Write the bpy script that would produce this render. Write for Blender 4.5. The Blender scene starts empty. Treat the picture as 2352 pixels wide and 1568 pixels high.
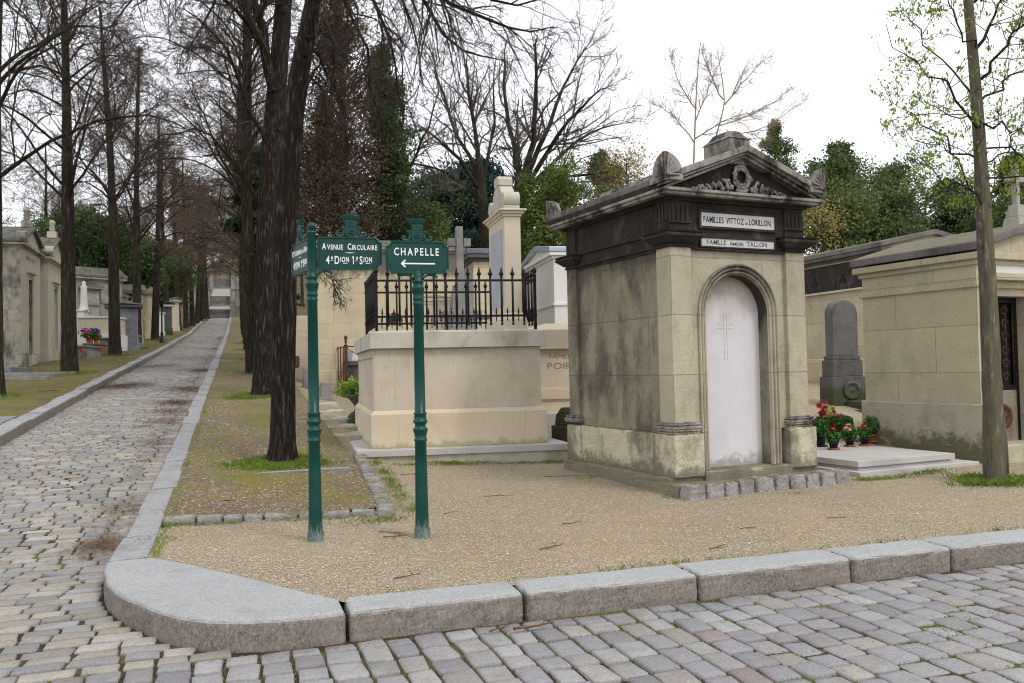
import bpy, bmesh, math, random
import numpy as np
from mathutils import Vector, Matrix

# ------------------------------------------------------------------ scene, camera, world, sun
scene = bpy.context.scene
COL = scene.collection
R18 = math.radians(18)
F, CX, CY = 1941.0, 1176.0, 784.0          # focal length / centre in units of the 2352-px wide photo
PITCH, ROLL, EYE = math.radians(1.8), math.radians(-1.2), 1.42


def rotw(v):
    c, s = math.cos(R18), math.sin(R18)
    return Vector((c * v[0] + s * v[1], -s * v[0] + c * v[1], v[2]))


_f = Vector((0, math.cos(PITCH), math.sin(PITCH)))
_u = Vector((0, -math.sin(PITCH), math.cos(PITCH)))
_r = Vector((1, 0, 0))
CR = rotw(math.cos(ROLL) * _r + math.sin(ROLL) * _u)
CU = rotw(-math.sin(ROLL) * _r + math.cos(ROLL) * _u)
CF = rotw(_f)
CAM = Vector((0.964, -7.873, EYE))
cam = bpy.data.cameras.new('camera')
cam.lens = 36 * F / 2352
cam.sensor_width = 36
cam.clip_start = 0.1
cam.clip_end = 2000
camo = bpy.data.objects.new('camera', cam)
COL.objects.link(camo)
m = Matrix((CR, CU, -CF)).transposed().to_4x4()
m.translation = CAM
camo.matrix_world = m
scene.camera = camo

scene.view_settings.view_transform = 'Standard'
scene.view_settings.look = 'None'
scene.view_settings.exposure = 0.10
scene.view_settings.gamma = 1.0

scene.cycles.filter_width = 1.1
SUN_EL, SUN_AZ = math.radians(52), math.radians(150)     # azimuth measured clockwise from +Y
world = bpy.data.worlds.new('World')
scene.world = world
world.use_nodes = True
wn = world.node_tree
wn.nodes.clear()
wo = wn.nodes.new('ShaderNodeOutputWorld')
bg = wn.nodes.new('ShaderNodeBackground')
sky = wn.nodes.new('ShaderNodeTexSky')
sky.sky_type = 'NISHITA'
sky.sun_disc = False
sky.sun_elevation = SUN_EL
sky.sun_rotation = SUN_AZ
mixs = wn.nodes.new('ShaderNodeMixRGB')
mixs.inputs[0].default_value = 0.88                       # overcast: a bright white cloud layer over the blue
mixs.inputs[2].default_value = (10.9, 11.0, 11.4, 1)
wn.links.new(sky.outputs[0], mixs.inputs[1])
wn.links.new(mixs.outputs[0], bg.inputs[0])
bg.inputs[1].default_value = 0.125
wn.links.new(bg.outputs[0], wo.inputs[0])

sun = bpy.data.lights.new('sun', 'SUN')
sun.energy = 1.3
sun.angle = math.radians(14)
sun.color = (1.0, 0.95, 0.88)
suno = bpy.data.objects.new('sun', sun)
COL.objects.link(suno)
sd = Vector((math.sin(SUN_AZ) * math.cos(SUN_EL), math.cos(SUN_AZ) * math.cos(SUN_EL), math.sin(SUN_EL)))
suno.rotation_euler = sd.to_track_quat('Z', 'Y').to_euler()

# ------------------------------------------------------------------ terrain and pixel helpers
_gx = [-60, 0, 1, 5, 6.3, 10.8, 19.9, 33.9, 65, 107.5, 110, 117, 120, 136, 139, 147, 165, 400]
_gz = [0, 0, .05, .31, .41, .74, 1.42, 2.42, 4.7, 8.72, 9.85, 10.9, 12.4, 15.2, 16.9, 19.7, 21.5, 26]
_wx = [-400, 2.4, 4.6, 7.0, 9.0, 400]
_ww = [1, 1, .35, .45, 1.25, 1.25]


def hgt(X, Y):
    w = np.interp(X, _wx, _ww)
    w = w + (1 - w) * np.clip((np.asarray(Y) - 9) / 25, 0, 1)
    return np.interp(Y, _gx, _gz) * w


def hh(X, Y):
    return float(hgt(X, Y))


def ray(px, py):
    return CF + CR * ((px - CX) / F) - CU * ((py - CY) / F)


def at(px, py, d):
    """point seen at photo position px, py at depth d metres"""
    return CAM + ray(px, py) * d


def T(px, py, lift=0.0):
    """where the line of sight through px, py meets the terrain"""
    d = ray(px, py)
    t = 3.0
    while t < 300:
        q = CAM + d * t
        if q.z < hh(q.x, q.y) + lift:
            return q
        t += .01 if t < 40 else .1
    return q


def depth(q):
    return (Vector(q) - CAM).dot(CF)


def yawdir(deg):
    """unit vector; deg measured clockwise from the camera's forward direction"""
    a = math.radians(deg) + R18
    return Vector((math.sin(a), math.cos(a), 0))


# ------------------------------------------------------------------ objects
def tag(o, label=None, cat=None, group=None, kind=None):
    if label: o['label'] = label
    if cat: o['category'] = cat
    if group: o['group'] = group
    if kind: o['kind'] = kind
    return o


def empty(name, loc, rz=0.0):
    o = bpy.data.objects.new(name, None)
    COL.objects.link(o)
    o.location = loc
    o.rotation_euler = (0, 0, rz)
    o.empty_display_size = .2
    return o


def np_mesh(name, V, Fc, mat, parent=None, smooth=False, sizes=None, colors=None, cname='col'):
    """V (n,3); Fc (m,k) int array; colours per face"""
    me = bpy.data.meshes.new(name)
    V = np.asarray(V, np.float32)
    Fc = np.asarray(Fc, np.int32)
    k = Fc.shape[1]
    me.vertices.add(len(V))
    me.vertices.foreach_set('co', V.ravel())
    me.loops.add(Fc.size)
    me.loops.foreach_set('vertex_index', Fc.ravel())
    me.polygons.add(len(Fc))
    me.polygons.foreach_set('loop_start', np.arange(0, Fc.size, k, dtype=np.int32))
    if smooth:
        me.polygons.foreach_set('use_smooth', np.ones(len(Fc), bool))
    me.update(calc_edges=True)
    if colors is not None:
        a = me.attributes.new(cname, 'FLOAT_COLOR', 'FACE')
        c = np.ones((len(Fc), 4), np.float32)
        c[:, :3] = colors
        a.data.foreach_set('color', c.ravel())
    me.materials.append(mat)
    o = bpy.data.objects.new(name, me)
    COL.objects.link(o)
    if parent: o.parent = parent
    return o


class MB:
    def __init__(s):
        s.v = []; s.f = []; s.sm = []

    def add(s, vs, fs, smooth=False, M=None):
        b = len(s.v)
        for p in vs:
            p = Vector(p)
            if M is not None: p = M @ p
            s.v.append(tuple(p))
        for f in fs:
            s.f.append([b + i for i in f]); s.sm.append(smooth)

    def hexa(s, b, t, M=None):
        s.add(list(b) + list(t), [(3, 2, 1, 0), (4, 5, 6, 7), (0, 1, 5, 4), (1, 2, 6, 5), (2, 3, 7, 6), (3, 0, 4, 7)], M=M)

    def box(s, x0, x1, y0, y1, z0, z1, M=None, dx=0, dy=0):
        s.hexa([(x0, y0, z0), (x1, y0, z0), (x1, y1, z0), (x0, y1, z0)],
               [(x0 + dx, y0 + dy, z1), (x1 - dx, y0 + dy, z1), (x1 - dx, y1 - dy, z1), (x0 + dx, y1 - dy, z1)], M=M)

    def prism(s, poly, a0, a1, axis='y', M=None, smooth=False):
        """extrude 2D polygon; axis y: poly=(x,z); axis z: poly=(x,y); axis x: poly=(y,z)"""
        n = len(poly)
        def P(p, a):
            return {'y': (p[0], a, p[1]), 'z': (p[0], p[1], a), 'x': (a, p[0], p[1])}[axis]
        vs = [P(p, a0) for p in poly] + [P(p, a1) for p in poly]
        s.add(vs, [list(range(n)), list(range(2 * n - 1, n - 1, -1))] + [(i, i + n, (i + 1) % n + n, (i + 1) % n) for i in range(n)], M=M)
        if smooth:
            for k in range(n): s.sm[-1 - k] = True

    def lathe(s, prof, c=(0, 0, 0), seg=20, M=None, sy=1.0, smooth=True):
        """prof: list of (z, r)"""
        vs = []
        for z, r in prof:
            for i in range(seg):
                a = 2 * math.pi * i / seg
                vs.append((c[0] + r * math.cos(a), c[1] + sy * r * math.sin(a), c[2] + z))
        fs = []
        for k in range(len(prof) - 1):
            for i in range(seg):
                j = (i + 1) % seg
                fs.append((k * seg + i, k * seg + j, (k + 1) * seg + j, (k + 1) * seg + i))
        s.add(vs, fs, smooth, M)
        n = len(prof)
        s.add([vs[i] for i in range(seg)], [list(range(seg - 1, -1, -1))], False, M)
        s.add([vs[(n - 1) * seg + i] for i in range(seg)], [list(range(seg))], False, M)

    def tube(s, pts, rad, sides=8, M=None, cap=True, smooth=True):
        pts = [Vector(p) for p in pts]
        if not hasattr(rad, '__len__'): rad = [rad] * len(pts)
        vs = []
        u = None
        for i, p in enumerate(pts):
            t = (pts[min(i + 1, len(pts) - 1)] - pts[max(i - 1, 0)]).normalized()
            if u is None:
                ref = Vector((0, 0, 1)) if abs(t.z) < .9 else Vector((1, 0, 0))
                u = t.cross(ref).normalized()
            else:
                u = (u - t * u.dot(t)).normalized()
            w = t.cross(u)
            for k in range(sides):
                a = 2 * math.pi * k / sides
                vs.append(p + (u * math.cos(a) + w * math.sin(a)) * rad[i])
        fs = [(i * sides + k, i * sides + (k + 1) % sides, (i + 1) * sides + (k + 1) % sides, (i + 1) * sides + k)
              for i in range(len(pts) - 1) for k in range(sides)]
        if cap:
            fs += [tuple(range(sides - 1, -1, -1)), tuple((len(pts) - 1) * sides + k for k in range(sides))]
        s.add(vs, fs, smooth, M)

    def sweep(s, path, prof, closed=False, M=None, smooth=False):
        """path: list of (x,z) in the plane y=0, prof: list of (offset outward, y)"""
        n = len(path)
        vs = []
        for i, p in enumerate(path):
            a = Vector(path[i - 1]) if i > 0 else Vector(p)
            b = Vector(path[i + 1]) if i < n - 1 else Vector(p)
            t = (b - a).normalized()
            nn = Vector((-t.y, t.x))
            for o, y in prof:
                vs.append((p[0] + nn.x * o, y, p[1] + nn.y * o))
        k = len(prof)
        fs = [(i * k + j, i * k + j + 1, (i + 1) * k + j + 1, (i + 1) * k + j) for i in range(n - 1) for j in range(k - 1)]
        s.add(vs, fs, smooth, M)

    def build(s, name, mat, parent=None, bevel=0, loc=None, rz=None, seg=2, skew=0):
        me = bpy.data.meshes.new(name)
        vv = s.v
        if skew:
            vv = [(x - y * skew, y, z) for x, y, z in vv]
        me.from_pydata(vv, [], s.f)
        me.polygons.foreach_set('use_smooth', s.sm)
        bm = bmesh.new(); bm.from_mesh(me)
        bmesh.ops.recalc_face_normals(bm, faces=bm.faces)
        bm.to_mesh(me); bm.free()
        me.update()
        me.materials.append(mat)
        o = bpy.data.objects.new(name, me)
        COL.objects.link(o)
        if parent: o.parent = parent
        if loc is not None: o.location = loc
        if rz is not None: o.rotation_euler = (0, 0, rz)
        if bevel:
            b = o.modifiers.new('bevel', 'BEVEL')
            b.width = bevel; b.segments = seg; b.limit_method = 'ANGLE'; b.angle_limit = math.radians(40)
        return o


def rough(o, strength=.01, size=.12, levels=3, seed=0):
    s_ = o.modifiers.new('sub', 'SUBSURF'); s_.subdivision_type = 'SIMPLE'; s_.levels = levels; s_.render_levels = levels
    for k, (a, b) in enumerate(((strength, size), (strength * .5, size * .25))):
        t = bpy.data.textures.new('clouds', 'CLOUDS'); t.noise_scale = b
        d = o.modifiers.new('worn', 'DISPLACE'); d.texture = t; d.strength = a; d.mid_level = .5; d.texture_coords = 'GLOBAL'
    return o


def copy_tree(o, parent=None):
    kids = list(o.children)
    c = o.copy(); COL.objects.link(c)
    c.parent = parent
    for ch in kids: copy_tree(ch, c)
    return c


# ------------------------------------------------------------------ materials
def newmat(name):
    m = bpy.data.materials.new(name); m.use_nodes = True
    nt = m.node_tree
    b = nt.nodes['Principled BSDF']
    return m, nt, b


class NT:
    def __init__(s, nt): s.nt = nt
    def n(s, t, **kw):
        nd = s.nt.nodes.new(t)
        for k, v in kw.items():
            if k.startswith('_'): setattr(nd, k[1:], v)
        return nd
    def l(s, a, b): s.nt.links.new(a, b)
    def obj(s):
        if not hasattr(s, '_tc'): s._tc = s.nt.nodes.new('ShaderNodeTexCoord')
        return s._tc.outputs['Object']
    def pos(s):
        if not hasattr(s, '_g'): s._g = s.nt.nodes.new('ShaderNodeNewGeometry')
        return s._g.outputs['Position']
    def normal(s):
        s.pos(); return s._g.outputs['Normal']
    def mapping(s, vec, scale=(1, 1, 1), loc=(0, 0, 0)):
        m = s.nt.nodes.new('ShaderNodeMapping')
        m.inputs['Scale'].default_value = scale; m.inputs['Location'].default_value = loc
        s.l(vec, m.inputs['Vector']); return m.outputs[0]
    def noise(s, vec, scale, detail=3, rough=.6, dist=0):
        n = s.nt.nodes.new('ShaderNodeTexNoise')
        n.inputs['Scale'].default_value = scale; n.inputs['Detail'].default_value = detail
        n.inputs['Roughness'].default_value = rough; n.inputs['Distortion'].default_value = dist
        s.l(vec, n.inputs['Vector']); return n.outputs['Fac']
    def voro(s, vec, scale, out='Color', feature='F1'):
        n = s.nt.nodes.new('ShaderNodeTexVoronoi'); n.feature = feature
        n.inputs['Scale'].default_value = scale
        s.l(vec, n.inputs['Vector']); return n.outputs[out]
    def ramp(s, fac, stops):
        r = s.nt.nodes.new('ShaderNodeValToRGB')
        el = r.color_ramp.elements
        while len(el) < len(stops): el.new(.5)
        for e, (p, c) in zip(el, stops):
            e.position = p
            e.color = (c[0], c[1], c[2], 1) if hasattr(c, '__len__') else (c, c, c, 1)
        s.l(fac, r.inputs[0]); return r.outputs[0]
    def mix(s, fac, a, b, mode='MIX'):
        m = s.nt.nodes.new('ShaderNodeMixRGB'); m.blend_type = mode
        for i, v in ((0, fac), (1, a), (2, b)):
            if isinstance(v, (int, float)): m.inputs[i].default_value = v if i == 0 else (v, v, v, 1)
            elif isinstance(v, (tuple, list)): m.inputs[i].default_value = (*v, 1)
            else: s.l(v, m.inputs[i])
        return m.outputs[0]
    def math(s, op, a, b=0.0, clamp=False):
        m = s.nt.nodes.new('ShaderNodeMath'); m.operation = op; m.use_clamp = clamp
        for i, v in ((0, a), (1, b)):
            if isinstance(v, (int, float)): m.inputs[i].default_value = v
            else: s.l(v, m.inputs[i])
        return m.outputs[0]
    def sep(s, vec):
        n = s.nt.nodes.new('ShaderNodeSeparateXYZ'); s.l(vec, n.inputs[0]); return n.outputs
    def comb(s, x, y, z):
        n = s.nt.nodes.new('ShaderNodeCombineXYZ')
        for i, v in enumerate((x, y, z)):
            if isinstance(v, (int, float)): n.inputs[i].default_value = v
            else: s.l(v, n.inputs[i])
        return n.outputs[0]
    def bump(s, h, strength, dist, base=None):
        b = s.nt.nodes.new('ShaderNodeBump')
        b.inputs['Strength'].default_value = strength; b.inputs['Distance'].default_value = dist
        s.l(h, b.inputs['Height'])
        if base is not None: s.l(base, b.inputs['Normal'])
        return b.outputs[0]


def mul(c, k): return tuple(min(1, x * k) for x in c)


def stone(name, c1, c2, stain=(.05, .048, .045), samt=.45, joints=None, low=None, top=None, rough=.9,
          grain=.25, scale=1.0, high=None, speck=0, bumpk=1.0, jdark=.55, side=None):
    """weathered stone. joints=(length, height); low=(z0,z1,colour) growth near the foot; top=colour of moss on upward faces;
    high=(z0,z1,colour) soot crust above that height"""
    m, nt, b = newmat(name)
    q = NT(nt)
    o = q.obj()
    col = q.mix(q.ramp(q.noise(o, 1.7 * scale, 5, .65, .4), [(.3, 0), (.7, 1)]), c1, c2)
    fine = q.noise(o, 45 * scale, 4, .7)
    col = q.mix(grain, col, q.ramp(fine, [(.25, mul(c1, .45)), (.75, mul(c2, 1.45))]))
    if speck:
        col = q.mix(q.math('MULTIPLY', q.ramp(q.noise(o, 120, 3, .8), [(.52, 0), (.66, 1)]), speck * 1.5), col, (.10, .095, .09))
        col = q.mix(q.math('MULTIPLY', q.ramp(q.noise(o, 75, 4, .85), [(.5, 0), (.68, 1)]), speck * 1.3), col, (.62, .62, .62))
    st = q.noise(q.mapping(o, (1.1 * scale, 1.1 * scale, .62 * scale)), 1.9, 8, .70, .12)
    lo = .62 - .22 * samt
    col = q.mix(q.math('MULTIPLY', q.ramp(st, [(lo, 0), (lo + .16, 1)]), min(1, samt * 1.2)), col, stain)
    pits = q.noise(o, 14 * scale, 6, .75)
    col = q.mix(q.ramp(pits, [(.6, 0), (.72, samt * .8)]), col, mul(stain, 1.6))
    sp = q.sep(o)
    h = fine
    if joints:
        L, H = joints
        br = nt.nodes.new('ShaderNodeTexBrick')
        br.inputs['Scale'].default_value = 1.0
        br.inputs['Mortar Size'].default_value = .006
        br.inputs['Mortar Smooth'].default_value = .3
        br.inputs['Brick Width'].default_value = L
        br.inputs['Row Height'].default_value = H
        br.inputs['Color1'].default_value = (.42, .42, .42, 1)
        br.inputs['Color2'].default_value = (.62, .62, .62, 1)
        br.inputs['Mortar'].default_value = (.5, .5, .5, 1)
        wob = q.noise(o, 3, 3)
        q.l(q.comb(q.math('ADD', sp[0], sp[1]), q.math('ADD', sp[2], q.math('MULTIPLY', q.math('SUBTRACT', wob, .5), .02)), 0.0), br.inputs['Vector'])
        col = q.mix(.3, col, br.outputs['Color'], 'OVERLAY')
        col = q.mix(q.math('MULTIPLY', br.outputs['Fac'], jdark), col, mul(c1, .35))
        h = q.math('SUBTRACT', fine, q.math('MULTIPLY', br.outputs['Fac'], 2.0))
    if low:
        z0, z1, lc = low
        mask = q.math('DIVIDE', q.math('SUBTRACT', z1, sp[2]), z1 - z0, clamp=True)
        mm = q.math('ADD', mask, q.math('MULTIPLY', q.math('SUBTRACT', q.noise(o, 5, 6, .75, .5), .5), 1.6))
        col = q.mix(q.math('MULTIPLY', q.ramp(mm, [(.45, 0), (.75, 1)]), .85), col, lc)
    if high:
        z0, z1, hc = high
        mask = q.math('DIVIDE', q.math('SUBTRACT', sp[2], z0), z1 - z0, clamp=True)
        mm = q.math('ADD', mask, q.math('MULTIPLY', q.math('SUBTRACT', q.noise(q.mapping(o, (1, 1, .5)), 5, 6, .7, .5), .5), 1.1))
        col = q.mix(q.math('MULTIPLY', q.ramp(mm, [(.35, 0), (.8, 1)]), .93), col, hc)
    if side:      # vertical faces of kerb stones: grime plus shade painted in, rusty line just under the worn edge
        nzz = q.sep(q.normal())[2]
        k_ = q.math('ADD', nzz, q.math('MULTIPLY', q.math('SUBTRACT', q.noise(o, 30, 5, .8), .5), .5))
        grime_shade = q.mix(q.ramp(q.noise(q.mapping(o, (1, 1, .6)), 60, 6, .95), [(.40, 0), (.60, 1)]), side[0], mul(side[1], 1.25))
        col = q.mix(q.ramp(k_, [(.30, 1), (.62, 0)]), col, q.mix(q.ramp(q.noise(o, 4, 5, .7), [(.3, .55), (.6, 0)]), grime_shade, mul(side[1], 1.3)))
    if top:
        nz = q.sep(q.normal())[2]
        mk = q.math('MULTIPLY', q.ramp(nz, [(.35, 0), (.6, 1)]), q.ramp(q.noise(o, 6, 6, .75), [(.45, 0), (.6, 1)]))
        col = q.mix(mk, col, top)
    q.l(col, b.inputs['Base Color'])
    b.inputs['Roughness'].default_value = rough
    b.inputs['Specular IOR Level'].default_value = .25
    n1 = q.bump(q.noise(o, 9 * scale, 6, .7), .5 * bumpk, .02)
    q.l(q.bump(h, .45 * bumpk, .006, n1), b.inputs['Normal'])
    return m


def plain(name, c, rough=.7, metal=0, var=.3, vs=8, bump=0, bs=40, spec=.4):
    m, nt, b = newmat(name)
    q = NT(nt)
    col = q.mix(q.ramp(q.noise(q.obj(), vs, 4), [(.3, 0), (.7, 1)]), mul(c, 1 - var), mul(c, 1 + var))
    q.l(col, b.inputs['Base Color'])
    b.inputs['Roughness'].default_value = rough; b.inputs['Metallic'].default_value = metal
    b.inputs['Specular IOR Level'].default_value = spec
    if bump: q.l(q.bump(q.noise(q.obj(), bs, 5, .7), bump, .01), b.inputs['Normal'])
    return m


def bark(name, c1, c2, sc=1.0, moss=None, furrow=True):
    m, nt, b = newmat(name)
    q = NT(nt)
    p = q.pos()
    v = q.mapping(p, (46 * sc, 46 * sc, 7.0 * sc))
    n = q.noise(v, 1, 6, .7, .8)
    f = q.voro(q.mapping(p, (28 * sc, 28 * sc, 4.5 * sc)), 1, 'Distance')
    hh_ = q.math('ADD', n, q.math('MULTIPLY', f, .6 if furrow else .1))
    col = q.mix(q.ramp(hh_, [(.74, 0), (1.02, .3), (1.2, 1)]), c1, c2)
    if moss:
        col = q.mix(q.math('MULTIPLY', q.ramp(q.noise(q.mapping(p, (3, 3, 1)), 1.2, 5, .7), [(.5, 0), (.62, 1)]), .7), col, moss)
    q.l(col, b.inputs['Base Color'])
    b.inputs['Roughness'].default_value = .95
    b.inputs['Specular IOR Level'].default_value = .15
    q.l(q.bump(hh_, 1.0 if furrow else .4, .035 if furrow else .01), b.inputs['Normal'])
    return m


def leafmat(name, c1, c2, attr=False, transl=.25):
    m, nt, b = newmat(name)
    q = NT(nt)
    if attr:
        a = nt.nodes.new('ShaderNodeAttribute'); a.attribute_name = 'col'
        col = a.outputs['Color']
    else:
        p = q.pos()
        col = q.mix(q.ramp(q.noise(p, 1.1, 4), [(.35, 0), (.65, 1)]), c1, c2)
        col = q.mix(.5, col, q.ramp(q.noise(p, 17, 2), [(.3, mul(c1, .5)), (.7, mul(c2, 1.3))]))
    q.l(col, b.inputs['Base Color'])
    b.inputs['Roughness'].default_value = .6
    b.inputs['Specular IOR Level'].default_value = .3
    if transl:
        tr = nt.nodes.new('ShaderNodeBsdfTranslucent'); q.l(col, tr.inputs[0])
        mx = nt.nodes.new('ShaderNodeMixShader'); mx.inputs[0].default_value = transl
        out = nt.nodes['Material Output']
        q.l(b.outputs[0], mx.inputs[1]); q.l(tr.outputs[0], mx.inputs[2]); q.l(mx.outputs[0], out.inputs[0])
    return m


def attrmat(name, rough=.85, grain=.3, gs=60, bumpk=.4, speck=None):
    m, nt, b = newmat(name)
    q = NT(nt)
    a = nt.nodes.new('ShaderNodeAttribute'); a.attribute_name = 'col'
    col = a.outputs['Color']
    n = q.noise(q.pos(), gs, 5, .7)
    col = q.mix(grain, col, q.ramp(n, [(.3, .1), (.7, .9)]), 'OVERLAY')
    if speck:
        col = q.mix(q.ramp(q.noise(q.pos(), 5, 5, .7), [(.5, 0), (.7, .5)]), col, speck)
    q.l(col, b.inputs['Base Color'])
    b.inputs['Roughness'].default_value = rough
    b.inputs['Specular IOR Level'].default_value = .3
    q.l(q.bump(q.noise(q.pos(), gs * .4, 5, .7), bumpk, .008), b.inputs['Normal'])
    return m


def ground_mat(name, base, pebble_lo, pebble_hi, moss=None, mossamt=0.5, pscale=70, dark=(.09, .065, .04), mixp=.6, damt=.5):
    m, nt, b = newmat(name)
    q = NT(nt)
    p = q.pos()
    big = q.noise(p, .7, 6, .65)
    col = q.mix(q.ramp(big, [(.32, 0), (.68, 1)]), mul(base, .74), mul(base, 1.18))
    vr = q.sep(q.voro(p, pscale, 'Color'))
    d = q.voro(p, pscale, 'Distance')
    peb = q.mix(vr[0], pebble_lo, pebble_hi)
    isp = q.ramp(q.math('ADD', vr[1], q.math('MULTIPLY', q.math('SUBTRACT', q.noise(p, 1.6, 4), .5), .9)), [(1 - mixp, 0), (1 - mixp + .05, 1)])
    col = q.mix(isp, col, peb)
    col = q.mix(q.ramp(d, [(.35, 0), (.75, .75)]), col, dark)
    v2 = q.sep(q.voro(p, pscale * .7, 'Color'))
    col = q.mix(q.ramp(v2[2], [(.95, 0), (.97, .8)]), col, mul(pebble_hi, 1.15))
    col = q.mix(q.ramp(q.noise(p, 2.3, 6, .7), [(.56, 0), (.75, damt)]), col, dark)
    if moss:
        mk = q.noise(p, 1.15, 7, .72, .3)
        lo = .66 - .32 * mossamt
        k = q.ramp(mk, [(lo, 0), (lo + .12, .92)])
        mc = q.mix(q.noise(p, 26, 4, .7), mul(moss, .6), mul(moss, 1.5))
        mc = q.mix(q.ramp(q.noise(p, 3.1, 4), [(.4, 0), (.7, .6)]), mc, (.21, .16, .035))
        k = q.math('MULTIPLY', k, q.ramp(q.noise(p, 40, 3, .7), [(.3, .4), (.55, 1)]))
        col = q.mix(k, col, mc)
    q.l(col, b.inputs['Base Color'])
    b.inputs['Roughness'].default_value = .95
    b.inputs['Specular IOR Level'].default_value = .15
    n1 = q.bump(q.noise(p, 6, 6, .7), .5, .03)
    q.l(q.bump(q.math('SUBTRACT', 1.0, d), .7, .008, n1), b.inputs['Normal'])
    return m


MOSS = (.085, .10, .018)
M = {}
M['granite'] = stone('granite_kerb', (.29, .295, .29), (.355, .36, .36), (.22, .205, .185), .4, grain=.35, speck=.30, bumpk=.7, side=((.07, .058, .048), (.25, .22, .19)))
M['granite_side'] = stone('granite_kerb_side', (.22, .20, .185), (.34, .32, .30), (.10, .085, .075), .8, grain=.3, speck=.5, bumpk=.8)
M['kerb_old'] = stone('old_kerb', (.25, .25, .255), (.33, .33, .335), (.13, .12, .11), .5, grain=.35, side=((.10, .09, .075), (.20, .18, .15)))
M['chapel'] = stone('chapel_stone', (.36, .32, .235), (.47, .43, .34), (.20, .18, .14), .45, joints=(1.15, .655), grain=.22, high=(2.35, 2.9, (.05, .045, .04)), jdark=.5)
M['chapel_front'] = stone('chapel_front_stone', (.37, .325, .235), (.50, .45, .335), (.20, .185, .145), .5, joints=(1.4, .655), grain=.3, high=(2.58, 2.85, (.05, .044, .038)), jdark=.5, bumpk=1.3)
M['moulding'] = stone('arch_moulding_stone', (.37, .325, .235), (.48, .43, .32), (.20, .18, .14), .5, joints=(1.4, .655), grain=.3, high=(1.75, 2.75, (.07, .06, .05)), jdark=.4)
M['reveal'] = stone('stained_shaded_reveal_stone', (.22, .195, .145), (.32, .285, .215), (.09, .08, .06), .7, grain=.3, high=(1.1, 2.2, (.035, .03, .026)), low=(.2, .5, (.12, .11, .07)))  # door recess darkened by soot stain and by shade put into the colour
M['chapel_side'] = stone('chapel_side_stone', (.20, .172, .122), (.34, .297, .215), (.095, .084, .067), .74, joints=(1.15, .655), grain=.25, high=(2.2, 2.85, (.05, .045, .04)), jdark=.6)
M['chapel_base'] = stone('chapel_base_stone', (.46, .41, .29), (.60, .55, .41), (.13, .118, .085), .68, grain=.35, low=(.15, .50, (.16, .15, .10)), bumpk=2.0, top=(.14, .13, .07))
M['soot'] = stone('soot_blackened_stone', (.016, .014, .013), (.045, .038, .034), (.17, .15, .125), .36, grain=.3, scale=1.6)
M['soot_grey'] = stone('lichen_grey_stone', (.22, .20, .18), (.40, .37, .335), (.035, .03, .026), .8, grain=.35, scale=2.0, top=(.06, .06, .03))
M['roofstone'] = stone('roof_stone', (.12, .115, .11), (.24, .23, .22), (.05, .045, .04), .7, grain=.35, scale=1.5, top=(.10, .10, .04), bumpk=1.6)
M['marble'] = stone('white_marble', (.585, .57, .58), (.65, .635, .645), (.46, .41, .38), .14, grain=.07, low=(.15, .55, (.30, .28, .28)), rough=.6, bumpk=.4, high=(1.65, 2.45, (.40, .33, .27)))
M['plate'] = stone('plate_marble', (.50, .50, .50), (.60, .60, .60), (.36, .34, .31), .4, grain=.1, rough=.6, bumpk=.2)
M['lime_new'] = stone('new_limestone', (.52, .445, .345), (.60, .53, .425), (.40, .345, .25), .5, grain=.12, rough=.85, bumpk=.4, speck=.05, high=(1.25, 1.95, (.40, .355, .27)))
M['lime_base'] = stone('new_limestone_base', (.58, .48, .33), (.64, .55, .41), (.46, .40, .25), .4, grain=.12, low=(.30, .50, (.36, .33, .18)), bumpk=.4)
M['lime_cap'] = stone('cap_limestone', (.48, .455, .37), (.56, .53, .45), (.20, .19, .13), .5, grain=.14, bumpk=.5)
M['slab'] = stone('pale_slab', (.42, .40, .37), (.50, .475, .45), (.30, .29, .24), .3, grain=.12, bumpk=.5, top=None)
M['slab_side'] = stone('mossy_slab_side', (.42, .41, .33), (.50, .48, .40), (.24, .25, .11), .7, grain=.25, bumpk=.8)
M['yellowstone'] = stone('yellow_limestone', (.50, .42, .27), (.60, .53, .38), (.44, .30, .14), .35, joints=(.95, .42), grain=.12, high=(2.7, 3.3, (.12, .11, .09)), jdark=.45)
M['rightstone'] = stone('right_limestone', (.42, .37, .25), (.54, .485, .345), (.27, .255, .22), .45, joints=(1.3, .62), grain=.25, jdark=.4, bumpk=1.8)
M['rightplinth'] = stone('right_plinth', (.37, .345, .27), (.45, .42, .33), (.24, .225, .18), .45, grain=.3, low=(.1, .75, (.10, .10, .045)), bumpk=1.8)
M['greystone'] = stone('grey_limestone', (.33, .32, .28), (.44, .42, .36), (.12, .12, .09), .6, grain=.25, low=(.0, .45, (.10, .11, .05)), bumpk=1.3)
M['leftstone'] = stone('left_limestone', (.33, .31, .26), (.45, .42, .33), (.10, .10, .09), .8, joints=(.8, .38), grain=.3, bumpk=1.2)
M['leftfront'] = stone('left_front_limestone', (.42, .40, .33), (.52, .49, .38), (.22, .21, .17), .4, grain=.2)
M['darkstone'] = stone('dark_stone', (.075, .072, .068), (.14, .135, .125), (.03, .03, .028), .6, grain=.3, low=(.1, .6, (.05, .06, .025)))
M['midstone'] = stone('mid_grey_stone', (.20, .19, .175), (.30, .29, .26), (.08, .08, .07), .6, grain=.3, top=(.10, .11, .03))
M['white'] = stone('clean_white_stone', (.62, .61, .58), (.70, .69, .66), (.52, .50, .46), .25, joints=(1.1, .5), grain=.06, bumpk=.2, jdark=.2)
M['stele'] = stone('stele_limestone', (.58, .50, .38), (.66, .59, .47), (.42, .38, .27), .35, grain=.08, bumpk=.3)
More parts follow.
